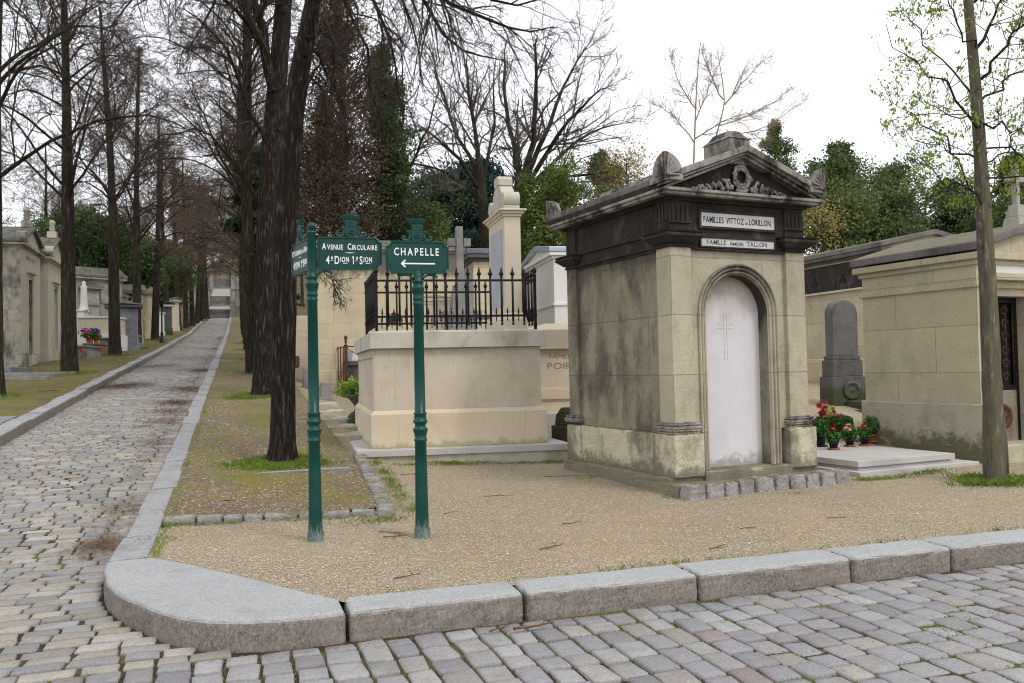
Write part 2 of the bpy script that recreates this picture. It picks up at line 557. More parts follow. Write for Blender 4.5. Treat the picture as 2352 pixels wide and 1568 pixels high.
M['bluemarble'] = stone('blue_marble', (.36, .38, .43), (.46, .48, .53), (.27, .28, .32), .4, grain=.1, rough=.5, bumpk=.1)
M['slate'] = plain('slate_roof', (.16, .165, .19), .6, 0, .3, 4, .4)
M['mossroof'] = stone('mossy_roof', (.14, .13, .12), (.22, .20, .19), (.06, .06, .05), .6, grain=.3, top=(.15, .14, .03), bumpk=2)
M['zinc'] = plain('zinc_roof', (.42, .46, .55), .35, .3, .12, 2)
M['redgranite'] = stone('red_granite', (.20, .085, .065), (.28, .13, .10), (.12, .05, .04), .4, grain=.2, rough=.5)
M['iron'] = plain('black_iron', (.007, .007, .008), .5, .0, .3, 20, .3, 60, .25)
M['rust'] = plain('rusty_iron', (.09, .035, .018), .85, .0, .6, 14, .5, 60)
M['blackhole'] = plain('dark_interior', (.01, .01, .01), .95)
M['letter_black'] = plain('black_lettering', (.03, .028, .028), .8)
M['letter_grave'] = plain('carved_lettering', (.30, .22, .15), .9)
M['letter_white'] = plain('white_lettering', (.85, .85, .85), .45, 0, .04)
M['terracotta'] = plain('terracotta', (.36, .12, .06), .8)
M['blackpot'] = plain('black_plastic', (.015, .015, .016), .5)
M['red'] = plain('red_petals', (.55, .02, .02), .5, 0, .35, 60)
M['pink'] = plain('pink_petals', (.70, .12, .16), .5, 0, .3, 60)
M['peach'] = plain('peach_petals', (.75, .32, .20), .5, 0, .2, 60)
M['whitepetal'] = plain('white_petals', (.78, .74, .66), .5, 0, .1, 60)
M['yellowpetal'] = plain('yellow_petals', (.70, .68, .22), .5, 0, .2, 60)
M['magenta'] = plain('magenta_petals', (.42, .03, .22), .5, 0, .3, 60)
M['purple'] = plain('purple_petals', (.12, .03, .30), .5, 0, .3, 60)
M['withered'] = plain('withered_petals', (.09, .02, .02), .8, 0, .8, 40)
M['leaf_pot'] = leafmat('pot_leaves', (.035, .12, .02), (.08, .22, .05))
M['leaf_fern'] = leafmat('fern_leaves', (.16, .26, .03), (.30, .42, .07))
M['leaf_dark'] = leafmat('dark_leaves', (.03, .065, .02), (.09, .14, .045), transl=.15)
M['yew'] = leafmat('yew_needles', (.018, .045, .012), (.06, .105, .025), transl=.15)
M['cedar'] = leafmat('cedar_needles', (.02, .05, .045), (.05, .10, .085), transl=.1)
M['shrub'] = leafmat('shrub_leaves', (.09, .14, .025), (.19, .25, .06))
M['evergreen'] = leafmat('evergreen_leaves', (.055, .09, .028), (.14, .185, .06))
M['brownleaf'] = leafmat('brown_twigs', (.075, .048, .03), (.15, .10, .062), transl=.15)
M['spring'] = leafmat('spring_leaves', (.17, .26, .02), (.30, .38, .05), transl=.4)
M['budleaf'] = leafmat('yellow_buds', (.30, .24, .05), (.40, .34, .10), transl=.3)
M['grass'] = leafmat('grass_blades', (.11, .17, .02), (.24, .32, .05), transl=.3)
M['bark'] = bark('lime_bark', (.015, .012, .010), (.105, .085, .068))
M['bark_far'] = bark('far_bark', (.022, .018, .014), (.085, .07, .052), .6, moss=(.05, .05, .022))
M['bark_pale'] = bark('pale_bark', (.13, .115, .085), (.27, .24, .185), .8, moss=(.15, .155, .06), furrow=True)
M['twig'] = plain('twig_bark', (.036, .026, .019), .9)
M['twig_brown'] = plain('brown_twig_bark', (.115, .078, .052), .9)
M['twig_mid'] = plain('mid_twig_bark', (.065, .042, .03), .9)
M['twig_grey'] = plain('grey_twig_bark', (.09, .075, .06), .9)
M['twig_light'] = plain('light_twig_bark', (.32, .26, .19), .9)

# green painted cast iron, chipped and dull towards the foot of a post
def green_paint():
    m, nt, b = newmat('green_painted_iron'); q = NT(nt)
    o = q.obj()
    col = q.mix(q.ramp(q.noise(o, 6, 4), [(.3, 0), (.7, 1)]), (.0, .040, .031), (.001, .058, .045))
    z = q.sep(o)[2]
    mk = q.math('ADD', q.math('DIVIDE', q.math('SUBTRACT', .5, z), .5, clamp=True), q.math('MULTIPLY', q.math('SUBTRACT', q.noise(q.mapping(o, (1, 1, .35)), 40, 5, .8), .5), 1.2))
    col = q.mix(q.ramp(mk, [(.75, 0), (1.0, .75)]), col, (.20, .22, .20))
    q.l(col, b.inputs['Base Color'])
    b.inputs['Roughness'].default_value = .33
    q.l(q.ramp(mk, [(.6, .33), (1, .8)]), b.inputs['Roughness'])
    b.inputs['Specular IOR Level'].default_value = .32
    q.l(q.bump(q.noise(o, 30, 4), .35, .004), b.inputs['Normal'])
    return m
M['green'] = green_paint()

# ------------------------------------------------------------------ ground, roads, kerbs
rng = np.random.default_rng(7)


def grid(name, xs, ys, zf, mat, kind='structure', clip=None):
    X, Y = np.meshgrid(xs, ys)
    if clip is not None: X, Y = clip(X, Y)
    Z = zf(X, Y)
    V = np.stack([X, Y, Z], -1).reshape(-1, 3)
    nx, ny = len(xs), len(ys)
    i = np.arange(ny - 1)[:, None] * nx + np.arange(nx - 1)[None, :]
    i = i.ravel()
    Fc = np.stack([i, i + 1, i + nx + 1, i + nx], -1)
    o = np_mesh(name, V, Fc, mat, smooth=True)
    o['kind'] = kind
    return o


M['earth'] = ground_mat('earth', (.10, .08, .05), (.07, .055, .035), (.14, .11, .07), (.06, .075, .02), .5, 30)
M['gravel'] = ground_mat('gravel', (.375, .305, .195), (.22, .175, .11), (.60, .53, .41), None, .5, 125, (.15, .10, .055), .62, .2)
M['verge'] = ground_mat('mossy_earth', (.19, .15, .095), (.12, .09, .055), (.42, .36, .27), (.145, .14, .025), .60, 60, (.09, .062, .03), .32)
M['verge_l'] = ground_mat('mossy_verge', (.14, .105, .06), (.10, .075, .045), (.30, .25, .17), (.13, .125, .03), .75, 50, (.07, .05, .025), .25)
M['joint'] = ground_mat('cobble_joint_soil', (.055, .042, .028), (.04, .03, .02), (.13, .10, .07), (.085, .11, .018), .6, 60, (.03, .022, .015), .3)

xs = np.concatenate([np.linspace(-500, -60, 12), np.linspace(-55, 55, 56), np.linspace(60, 500, 12)])
ys = np.concatenate([np.linspace(-400, -20, 10), np.linspace(-15, 180, 99), np.linspace(190, 900, 14)])
grid('ground', xs, ys, lambda X, Y: hgt(X, np.minimum(Y, 300)) - .42, M['earth'])

# gravel yard to the right of the avenue, behind the big kerb
def yard_clip(X, Y):
    ymin = np.where(X < 1.6, -.70 - (np.clip(X, .28, 1.6) - .28) * (1.80 / 1.29), -2.53)
    t = (Y - Y.min()) / (Y.max() - Y.min())
    Y2 = ymin + (Y - Y[0]) * (Y.max() - ymin) / (Y.max() - Y.min())
    return X, Y2
xs = np.concatenate([np.linspace(.26, 1.7, 14), np.linspace(1.9, 12, 45), np.linspace(13, 60, 24)])
ys = np.concatenate([np.linspace(-2.53, 14, 80), np.linspace(15, 108, 50)])
def zg(X, Y):
    n = .012 * np.sin(X * 2.1 + 1.3 * np.sin(Y * 1.7)) * np.cos(Y * 1.9 + X)
    return hgt(X, Y) - .006 + n * (Y > -2.3) - .08 * ((X < 2.38) & (Y > .72))
grid('gravel_path', xs, ys, zg, M['gravel'], clip=yard_clip)

# mossy strip between the avenue and the tombs, and the verge on the far side
xs = np.linspace(.26, 2.44, 12)
ys = np.concatenate([np.linspace(.72, 20, 90), np.linspace(21, 108, 60)])
def zv(X, Y):
    n = .02 * np.sin(X * 2.6 + Y * .9) * np.cos(Y * 1.3 - X)
    return hgt(X, Y) + .012 + n * np.clip((2.4 - X) * 2, 0, 1) * np.clip((X - .28) * 4, 0, 1)
grid('earth_verge', xs, ys, zv, M['verge'])
xs = np.concatenate([np.linspace(-60, -10, 20), np.linspace(-9.5, -2.82, 24)])
ys = np.concatenate([np.linspace(3, 40, 100), np.linspace(41, 108, 50)])
def zl(X, Y):
    n = .03 * np.sin(X * 1.6 + Y * .7) * np.cos(Y * .8 - X)
    return hgt(X, Y) - .02 + n * (X < -3)
grid('grass_verge', xs, ys, zl, M['verge_l'])

# road beds (joint soil) 2-3 cm under the tops of the setts
xs = np.concatenate([np.linspace(-14, 20, 70)])
ys = np.linspace(-12, -2.4, 20)
grid('road_bed', xs, ys, lambda X, Y: 0 * X - .180, M['joint'])
xs = np.linspace(-2.62, .05, 8)
ys = np.concatenate([np.linspace(2.9, 20, 50), np.linspace(21, 107.6, 80)])
grid('avenue_bed', xs, ys, lambda X, Y: np.interp(Y, _gx, _gz) - .140 - .041 * np.clip(1 - Y / 3, 0, 1) + .03 * np.clip(1 - ((X + 1.3) / 1.4) ** 2, -.3, 1) * np.clip((Y - 2) / 4, 0, 1), M['joint'])
xs = np.linspace(-14, .7, 30)
ys = np.linspace(-2.5, 3.0, 18)
grid('avenue_mouth_bed', xs, ys, lambda X, Y: np.interp(Y, _gx, _gz) - .139 - .040 * np.clip(1 - Y / 3, 0, 1), M['joint'])


def setts(name, cells, zf, mat, pal, low=False):
    """cells: (cx, cy, wx, wy) arrays -> domed stones with cut corners, jittered; pal: list of colours"""
    c = np.array(cells)
    n = len(c)
    ang = np.array([0, 1, 2, 3, 4, 5, 6, 7])
    # octagon-ish rectangle (corner cut)
    cut = .15
    ox = np.array([1 - cut, 1, 1, 1 - cut, -1 + cut, -1, -1, -1 + cut])
    oy = np.array([-1, -1 + cut, 1 - cut, 1, 1, 1 - cut, -1 + cut, -1])
    jx = rng.normal(0, .055, (n, 8)); jy = rng.normal(0, .055, (n, 8))
    tilt = rng.normal(0, .018, (n, 2)); dz = rng.normal(0, .0035, n)
    rot = rng.normal(0, .035, n)
    rings = [(1.0, -.032), (.985, -.008), (.93, -.001), (.55, .0015)] if not low else [(1.0, -.02), (.92, 0.0)]
    vs = []
    for sc, z in rings:
        x = (ox[None] + jx) * sc * c[:, 2:3] / 2
        y = (oy[None] + jy) * sc * c[:, 3:4] / 2
        xr = x * np.cos(rot)[:, None] - y * np.sin(rot)[:, None] + c[:, 0:1]
        yr = x * np.sin(rot)[:, None] + y * np.cos(rot)[:, None] + c[:, 1:2]
        zz = z + dz[:, None] + x * tilt[:, 0:1] + y * tilt[:, 1:2] + rng.normal(0, .0012, x.shape) + zf(xr, yr)
        vs.append(np.stack([xr, yr, zz], -1))
    ctr = np.stack([c[:, 0], c[:, 1], zf(c[:, 0], c[:, 1]) + dz + (.002 if not low else .001)], -1)[:, None]
    V = np.concatenate(vs + [ctr], 1)
    k = V.shape[1]
    fs = []
    R = len(rings)
    for r in range(R - 1):
        for i in range(8):
            j = (i + 1) % 8
            fs.append((r * 8 + i, r * 8 + j, (r + 1) * 8 + j, (r + 1) * 8 + i))
    for i in range(0, 8, 2):
        fs.append(((R - 1) * 8 + i, (R - 1) * 8 + i + 1, (R - 1) * 8 + (i + 2) % 8, k - 1))
    fs = np.array(fs)
    Fc = (fs[None] + (np.arange(n) * k)[:, None, None]).reshape(-1, 4)
    pal = np.array(pal)
    pc = pal[rng.integers(0, len(pal), n)] * rng.uniform(.85, 1.12, (n, 1))
    colors = np.repeat(pc, len(fs), 0)
    o = np_mesh(name, V.reshape(-1, 3), Fc, mat, smooth=True, colors=colors)
    o['kind'] = 'structure'
    return o


M['sett'] = attrmat('sett_stone', .62, .35, 70, .5, (.16, .145, .115))
M['sett2'] = attrmat('avenue_sett_stone', .75, .35, 60, .5, (.19, .165, .12))
PAL = [(.245, .235, .245), (.265, .255, .265), (.225, .215, .225), (.285, .275, .275), (.255, .245, .24), (.24, .238, .245), (.275, .255, .235), (.21, .20, .205), (.285, .28, .27)] * 5 + [(.225, .185, .185)]
PAL2 = [(.24, .23, .22), (.285, .265, .235), (.315, .29, .245), (.22, .215, .215), (.265, .24, .205), (.33, .31, .28), (.25, .235, .22), (.26, .26, .265)]
cells = []
x = -12.0
while x < 16:
    w = .155 + rng.uniform(0, .05)
    y = -2.80 - rng.uniform(0, .03)
    first = True
    while y > -7.6:
        L = rng.uniform(.18, .27)
        if first: L = rng.uniform(.1, .24); first = False
        if x < 0.9 and y > -2.85: pass
        cells.append((x + w / 2 + .02 * math.sin(y * 1.3), y - L / 2, w - .018, L - .017)); y -= L
    x += w
# keep clear of the rounded kerb nose (X .6-1.6 near Y -2.8)
cells = [c for c in cells if not (-.1 < c[0] < 1.7 and c[1] > -2.86)]
setts('cobbled_road', cells, lambda X, Y: 0 * X - .164 + .006 * np.sin(X * .9) * np.sin(Y * 1.1), M['sett'], PAL)


def nose(Yv):
    """X of the kerb nose edge as a function of Y"""
    return np.interp(Yv, [-2.8, -2.74, -2.5, -2.05, -1.65, -1.16, -.65], [1.25, .95, .62, .34, .16, .03, -.02])


cells = []; far = []
y = -2.80
zroad = lambda X, Y: np.interp(Y, _gx, _gz) - .125 - .041 * np.clip(1 - Y / 3, 0, 1) + .03 * np.clip(1 - ((X + 1.3) / 1.4) ** 2, -.3, 1) * np.clip((Y - 2) / 4, 0, 1) + .007 * np.sin(X * 2.3 + Y) * np.sin(Y * 1.1)
while y < 107.2:
    Ly = rng.uniform(.12, .165) if y < 40 else rng.uniform(.17, .22)
    xl = -12.0 if y < 2.8 else -2.60
    x = float(nose(y + Ly / 2)) - .012 if y < -.6 else -.015
    if y < 2.8 and y > 2.4: xl = -12
    while x > xl:
        Lx = rng.uniform(.17, .30)
        if x - Lx < xl: Lx = max(.08, x - xl)
        wob = .03 * math.sin((x) * 1.1 + y * .3)
        (cells if y < 22 else far).append((x - Lx / 2, y + Ly / 2 + wob, Lx - .018, Ly - .017)); x -= Lx
    y += Ly
setts('cobbled_avenue', cells, zroad, M['sett2'], PAL2)
setts('cobbled_avenue_uphill', far, zroad, M['sett2'], PAL2, low=True)

# --- kerbs
def wobble(o, amp, sc, seed):
    me = o.data
    for v in me.vertices:
        p = v.co * sc
        v.co += Vector((math.sin(p.y * 3.1 + seed), math.sin(p.x * 2.7 + seed * 2), math.sin(p.x * 2.3 + p.y * 3.3 + seed))) * amp

kb = MB(); ks = MB()
js = [1.57, 2.68, 3.92, 5.18, 6.09, 7.35, 8.6, 9.9, 11.1, 12.4, 13.6, 15]
for i in range(len(js) - 1):
    a, b_ = js[i] + .008, js[i + 1] - .008
    dz = rng.uniform(-.004, .004); dy = rng.uniform(-.006, .006)
    kb.box(a, b_, -2.765 + dy, -2.42, -.42, .006 + dz)
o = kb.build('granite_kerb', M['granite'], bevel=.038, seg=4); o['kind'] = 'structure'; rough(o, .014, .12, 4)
# rounded corner block
out = [(-.02, -.655), (.0, -.9), (.04, -1.16), (.09, -1.42), (.17, -1.66), (.25, -1.86), (.36, -2.06), (.48, -2.28), (.62, -2.48), (.78, -2.62), (.96, -2.71), (1.15, -2.755), (1.35, -2.768), (1.556, -2.765)]
inn = [(1.556, -2.43), (1.38, -2.2), (1.18, -1.88), (.98, -1.57), (.78, -1.26), (.6, -.99), (.44, -.80), (.30, -.655)]
nb = MB(); nb.prism(out + inn, -.42, .006, 'z')
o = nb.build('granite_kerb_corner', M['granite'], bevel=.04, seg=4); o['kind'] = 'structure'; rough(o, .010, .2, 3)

kb = MB()
y = -.64
k = 0
while y < 107:
    L = rng.uniform(.75, 1.15)
    dz = rng.uniform(-.012, .012); dx = rng.uniform(-.02, .02)
    z0, z1 = hh(0, y), hh(0, y + L)
    a, b_ = y + .006, y + L - .006
    w0 = .005 + dx; w1 = .29 + rng.uniform(-.02, .02)
    kb.hexa([(w0, a, z0 - .45), (w1, a, z0 - .45), (w1, b_, z1 - .45), (w0, b_, z1 - .45)],
            [(w0, a, z0 + dz), (w1, a, z0 + dz + .01), (w1, b_, z1 + dz + .01), (w0, b_, z1 + dz)])
    y += L
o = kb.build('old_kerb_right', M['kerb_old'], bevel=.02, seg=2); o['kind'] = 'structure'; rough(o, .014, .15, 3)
kb = MB()
y = 3.0
while y < 107:
    L = rng.uniform(.8, 1.3)
    dz = rng.uniform(-.012, .012); dx = rng.uniform(-.02, .02)
    z0, z1 = hh(-2.6, y), hh(-2.6, y + L)
    a, b_ = y + .008, y + L - .008
    w0 = -2.88 + rng.uniform(-.03, .01); w1 = -2.61 + dx
    kb.hexa([(w0, a, z0 - .45), (w1, a, z0 - .45), (w1, b_, z1 - .45), (w0, b_, z1 - .45)],
            [(w0, a, z0 + dz + .06), (w1, a, z0 + dz + .05), (w1, b_, z1 + dz + .05), (w0, b_, z1 + dz + .06)])
    y += L
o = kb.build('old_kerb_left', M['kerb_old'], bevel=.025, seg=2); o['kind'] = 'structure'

# edging of small setts across the strip and up its right side
M['edge'] = stone('edging_sett', (.24, .225, .22), (.34, .32, .31), (.12, .11, .09), .55, grain=.35, top=(.13, .13, .05))
eb = MB()
pa = T(375, 1200); pb = T(905, 1180); pc = T(824, 1046)
def vv(v): return Vector(v)
_old = MB.hexa
def _hexa(s, b, t, M=None): _old(s, [tuple(x) for x in b], [tuple(x) for x in t], M)
MB.hexa = _hexa
def edging2(p, q_, w, lo, hi):
    d = (q_ - p); L = d.length; d.normalize(); nx, ny = -d.y, d.x
    s = 0
    while s < L - .04:
        l = min(rng.uniform(lo, hi), L - s)
        a = p + d * (s + .012); b2 = p + d * (s + l - .012)
        j = rng.uniform(-.015, .015); h2 = w / 2
        za, zb = hh(a.x, a.y), hh(b2.x, b2.y); tz = rng.uniform(.025, .05)
        B = [(a.x + nx * (h2 + j), a.y + ny * (h2 + j)), (b2.x + nx * (h2 + j), b2.y + ny * (h2 + j)), (b2.x - nx * (h2 - j), b2.y - ny * (h2 - j)), (a.x - nx * (h2 - j), a.y - ny * (h2 - j))]
        zz = [za, zb, zb, za]; tz += .02
        eb.hexa([(x, y, z - .12) for (x, y), z in zip(B, zz)], [(x, y, z + tz + rng.uniform(-.009, .009)) for (x, y), z in zip(B, zz)])
        s += l
edging2(pa, pb, .13, .17, .34)
edging2(pb + Vector((-.05, .09, 0)), pc, .15, .15, .22)
o = eb.build('sett_edging', M['edge'], bevel=.018, seg=2); o['kind'] = 'structure'; rough(o, .02, .08, 3)

# thin stone strips crossing the verges (old plot borders)
sb = MB()
for yy in (3.0, 8.3, 15.2, 18.0, 26.5, 33.0):
    z = hh(1, yy) + .018
    x1 = 2.3
    sb.hexa([(.3, yy, z - .2), (x1, yy + rng.uniform(-.15, .15), z - .2), (x1, yy + .12, z - .2), (.3, yy + .08, z - .2)],
            [(.3, yy, z), (x1, yy + rng.uniform(-.1, .1), z + .01), (x1, yy + .12, z + .01), (.3, yy + .08, z)])
for yy, xa_, xb_ in ((13.9, -6.6, -3.9), (19.2, -5.8, -3.0), (27, -6.2, -3.6), (35.5, -6, -3.0)):
    z = hh(-4, yy) + .012
    sb.hexa([(xa_, yy, z - .2), (xb_, yy + .3, z - .2), (xb_, yy + .38, z - .2), (xa_, yy + .08, z - .2)], [(xa_, yy, z), (xb_, yy + .3, z + .012), (xb_, yy + .38, z + .012), (xa_, yy + .08, z)])
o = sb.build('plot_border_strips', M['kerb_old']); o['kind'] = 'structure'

# stairs at the top of the avenue
st_ = MB(); lt = MB()
def flight(B, y0, y1, z0, z1, n, x0=-2.62, x1=.02):
    for i in range(n):
        a = y0 + (y1 - y0) * i / n; zt = z0 + (z1 - z0) * (i + 1) / n
        B.box(x0, x1, a, y1, z0 - .3, zt - (0.0 if i < n - 1 else 0))
def flight2(B, y0, y1, z0, z1, n, x0=-2.62, x1=.02):
    for i in range(n):
        a = y0 + (y1 - y0) * i / n; b2 = y0 + (y1 - y0) * (i + 1) / n
        zt = z0 + (z1 - z0) * (i + 1) / n
        B.box(x0, x1, a, b2 - .001, z0 - .6, zt)
        B.box(x0 - .01, x1 + .01, a - .04, a - .001, zt - .07, zt + .004)
flight2(st_, 107.5, 110, 8.6, 9.9, 7)
flight2(st_, 117, 120, 10.8, 12.5, 9)
flight2(st_, 136, 139, 15.1, 17.0, 10)
flight2(lt, 139.2, 147.5, 17.0, 20.4, 18, -2.5, -.1)
for y0, y1, z0, z1 in ((107.2, 110.2, 8.6, 10.6), (116.7, 120.2, 10.7, 13.2), (135.7, 139.1, 15, 17.9)):
    for xx in (-3.25, .05):
        st_.box(xx, xx + .6, y0, y1, z0 - 1, z1)
        st_.box(xx - .06, xx + .66, y0 - .06, y1 + .06, z1 + .002, z1 + .16)
        st_.box(xx - 5 if xx < 0 else xx + .66, xx - .06 if xx < 0 else xx + 6, y0 + 1, y0 + 1.5, z0 - 1, z1 - .6)
for xx in (-3.1, .0): lt.box(xx, xx + .5, 139.2, 147.6, 16, 20.9)
o = st_.build('stone_steps', M['midstone']); o['kind'] = 'structure'
o = lt.build('upper_steps', stone('upper_step_stone', (.30, .26, .19), (.36, .32, .24))); o['kind'] = 'structure'
rp = MB()
for y0, y1, z0, z1 in ((110, 117, 9.88, 10.85), (120, 136, 12.45, 15.15), (147.5, 175, 20.3, 20.8)):
    rp.hexa([(-2.62, y0, z0 - .5), (.3, y0, z0 - .5), (.3, y1, z1 - .5), (-2.62, y1, z1 - .5)], [(-2.62, y0, z0), (.3, y0, z0), (.3, y1, z1), (-2.62, y1, z1)])
o = rp.build('ramp', stone('pale_ramp', (.24, .22, .19), (.30, .28, .25), (.2, .18, .14), .4, joints=(.3, .3))); o['kind'] = 'structure'

# ------------------------------------------------------------------ lettering
_tc = {}
def text_raw(txt, size, ext, off=0.0):
    cu = bpy.data.curves.new('t', 'FONT'); cu.body = txt; cu.size = size; cu.extrude = ext; cu.offset = off
    cu.resolution_u = 3
    o = bpy.data.objects.new('t', cu); COL.objects.link(o)
    bpy.context.view_layer.update()
    dg = bpy.context.evaluated_depsgraph_get()
    me = bpy.data.meshes.new_from_object(o.evaluated_get(dg))
    vs = [tuple(v.co) for v in me.vertices]; fs = [tuple(p.vertices) for p in me.polygons]
    bpy.data.objects.remove(o); bpy.data.curves.remove(cu); bpy.data.meshes.remove(me)
    return vs, fs


def lettering(name, runs, width, mat, parent, M4, ext=.004, off=0.0, track=0.0, lines=()):
    """runs: list of (text, size, baseline shift). Laid out left to right, scaled in x to the given width, centred.
    M4 maps text plane (x right, y up, z outward) into the parent's space."""
    mb = MB(); x = 0; parts = []
    for txt, size, sh in runs:
        if txt == ' ': x += size * .35; continue
        for chn in txt:
            if chn == ' ': x += size * .35; continue
            vs, fs = text_raw(chn, size, ext, off)
            if not vs: continue
            lo = min(v[0] for v in vs); hi = max(v[0] for v in vs)
            if chn == '1':      # the figure has a flag at the top left of its stem
                tp = max(v[1] for v in vs); wd = hi - lo; b0 = len(vs)
                fl_ = [(lo + .001, tp), (lo - wd * 1.1, tp - size * .13), (lo - wd * 1.1, tp - size * .21), (lo + .001, tp - size * .10)]
                vs = vs + [(x_, y_, z_) for z_ in (-ext, ext) for x_, y_ in fl_]
                fs = fs + [(b0 + 3, b0 + 2, b0 + 1, b0), (b0 + 4, b0 + 5, b0 + 6, b0 + 7)] + [(b0 + i, b0 + (i + 1) % 4, b0 + 4 + (i + 1) % 4, b0 + 4 + i) for i in range(4)]
                lo -= wd * 1.1
            parts.append(([(v[0] - lo + x, v[1] + sh, v[2]) for v in vs], fs)); x += hi - lo + size * (.10 + track)
    k = width / x
    for vs, fs in parts:
        mb.add([((v[0] - x / 2) * k, v[1], v[2]) for v in vs], fs, M=M4)
    for x0, x1, y0, y1 in lines:
        mb.box(x0, x1, y0, y1, -ext, ext, M=M4)
    return mb.build(name, mat, parent)


def face_front(x, y, z, flip=False):
    """text plane -> vertical plane facing -y (local), origin at x,y,z"""
    return Matrix(((1, 0, 0, x), (0, 0, -1, y), (0, 1, 0, z), (0, 0, 0, 1)))


# ------------------------------------------------------------------ green sign posts
def notched(w, h, r, right=True, left=True, n=6):
    """outline of a board with concave notched corners, origin at lower left"""
    pts = []
    def arc(cx, cy, a0, a1):
        for i in range(n + 1):
            a = math.radians(a0 + (a1 - a0) * i / n)
            pts.append((cx + r * math.cos(a), cy + r * math.sin(a)))
    if left: arc(0, 0, 90, 0)
    else: pts.append((0, 0))
    if right: arc(w, 0, 180, 90)
    else: pts.append((w, 0))
    if right: arc(w, h, 270, 180)
    else: pts.append((w, h))
    if left: arc(0, h, 360, 270)
    else: pts.append((0, h))
    return pts


def inset(poly, d):
    n = len(poly); out = []
    for i in range(n):
        p0, p1, p2 = Vector(poly[i - 1]), Vector(poly[i]), Vector(poly[(i + 1) % n])
        a = (p1 - p0).normalized(); b = (p2 - p1).normalized()
        na = Vector((-a.y, a.x)); nb_ = Vector((-b.y, b.x)); nn = (na + nb_)
        nn.normalize(); k = d / max(.5, nn.dot(na))
        out.append(tuple(p1 + nn * k))
    return out


def spiral(cx, cz, r0, a0, turns, n=16, shrink=.25, sgn=1):
    pts = []
    for i in range(n + 1):
        t = i / n; a = a0 + sgn * turns * 2 * math.pi * t; r = r0 * (1 - (1 - shrink) * t)
        pts.append((cx + r * math.cos(a), cz + r * math.sin(a)))
    return pts


def crest(parent, M4):
    """mural crown over a ship shield between two scrolls; local x right, y towards the back, z up; base at 0"""
    mb = MB()
    sh = [(-.040, .118), (-.043, .06), (-.045, .02), (-.028, .010), (-.012, .006), (0, -.006), (.012, .006), (.028, .010), (.045, .02), (.043, .06), (.040, .118)]
    mb.prism(sh, -.012, .012, 'y', M=M4)
    mb.prism(inset(sh[::-1], .006)[::-1], -.0165, -.0125, 'y', M=M4)
    # ship: hull, masts, sails, waves; row of lilies
    mb.tube([(-.028, -.018, .042), (-.014, -.02, .034), (0, -.021, .032), (.014, -.02, .034), (.028, -.018, .044)], .005, 6, M=M4)
    for x in (-.012, .002, .015):
        mb.tube([(x, -.019, .036), (x + .002, -.019, .080)], .0022, 5, M=M4)
        mb.prism([(x - .002, .048), (x + .010, .050), (x + .008, .062), (x + .002, .076)], -.021, -.017, 'y', M=M4)
    for z in (.018, .024):
        mb.tube([(-.03 + i * .006, -.018, z + .002 * (-1) ** i) for i in range(11)], .002, 5, M=M4)
    mb.box(-.036, .036, -.019, -.016, .088, .092, M=M4)
    for i in range(6): mb.lathe([(0, .0035), (.006, .002)], (-.030 + i * .012, -.018, .097), 6, M=M4)
    # crown
    mb.lathe([(.116, .044), (.122, .054), (.131, .054), (.136, .047), (.148, .052), (.163, .063), (.174, .071), (.182, .073)], (0, 0, 0), 24, M=M4, sy=.36)
    for k in range(16):
        a = 2 * math.pi * k / 16
        x, y = .070 * math.cos(a), .070 * .36 * math.sin(a)
        mb.box(x - .0085, x + .0085, y - .004, y + .004, .182, .194, M=M4)
        mb.box(x * .93 - .0035, x * .93 + .0035, y * .93 - .006, y * .93 - .001, .150, .176, M=M4)
    # scrolls
    for s in (-1, 1):
        up = [(.098 * s, .006), (.080 * s, .010), (.066 * s, .020), (.058 * s, .036), (.055 * s, .056), (.058 * s, .070)]
        sp = spiral(.070 * s, .076, .012, math.pi if s > 0 else 0, .9, 10, .35, -s)
        mb.tube([(x, 0, z) for x, z in up] + [(x, 0, z) for x, z in sp], [.006, .011, .013, .013, .012, .010] + [.009] * 11, 8, M=M4)
        lo = [(.060 * s, .006), (.080 * s, .002), (.100 * s, .003), (.116 * s, .009), (.126 * s, .020)]
        sp = spiral(.114 * s, .028, .013, -.2 if s > 0 else math.pi + .2, .9, 10, .35, s)
        mb.tube([(x, 0, z) for x, z in lo] + [(x, 0, z) for x, z in sp], [.010, .013, .014, .013, .011] + [.009] * 11, 8, M=M4)
    return mb.build('crest', M['green'], parent)


TRK = [.06]


def board(parent, name, M4, w, h, r, right, left, texts, lab=None):
    poly = notched(w, h, r, right, left)
    mb = MB(); mb.prism(poly, -.008, .008, 'y', M=M4)
    ins = inset(poly, .018)
    n = len(poly)
    for ya, yb in ((-.008, -.0165), (.008, .0165)):       # raised rim front and back
        vs = [(p[0], ya, p[1]) for p in poly] + [(p[0], yb, p[1]) for p in inset(poly, .002)] + [(p[0], yb, p[1]) for p in inset(poly, .013)] + [(p[0], ya, p[1]) for p in ins]
        fs = [(k * n + i, k * n + (i + 1) % n, (k + 1) * n + (i + 1) % n, (k + 1) * n + i) for k in range(3) for i in range(n)]
        mb.add(vs, fs, M=M4)
    o = mb.build(name, M['green'], parent)
    if lab: o['label'] = lab
    for runs, width, x, z, lines, off in texts:
        lettering('lettering', runs, width, M['letter_white'], o, M4 @ face_front(x, -.0095, z), .003, off, TRK[0], lines)
    return o


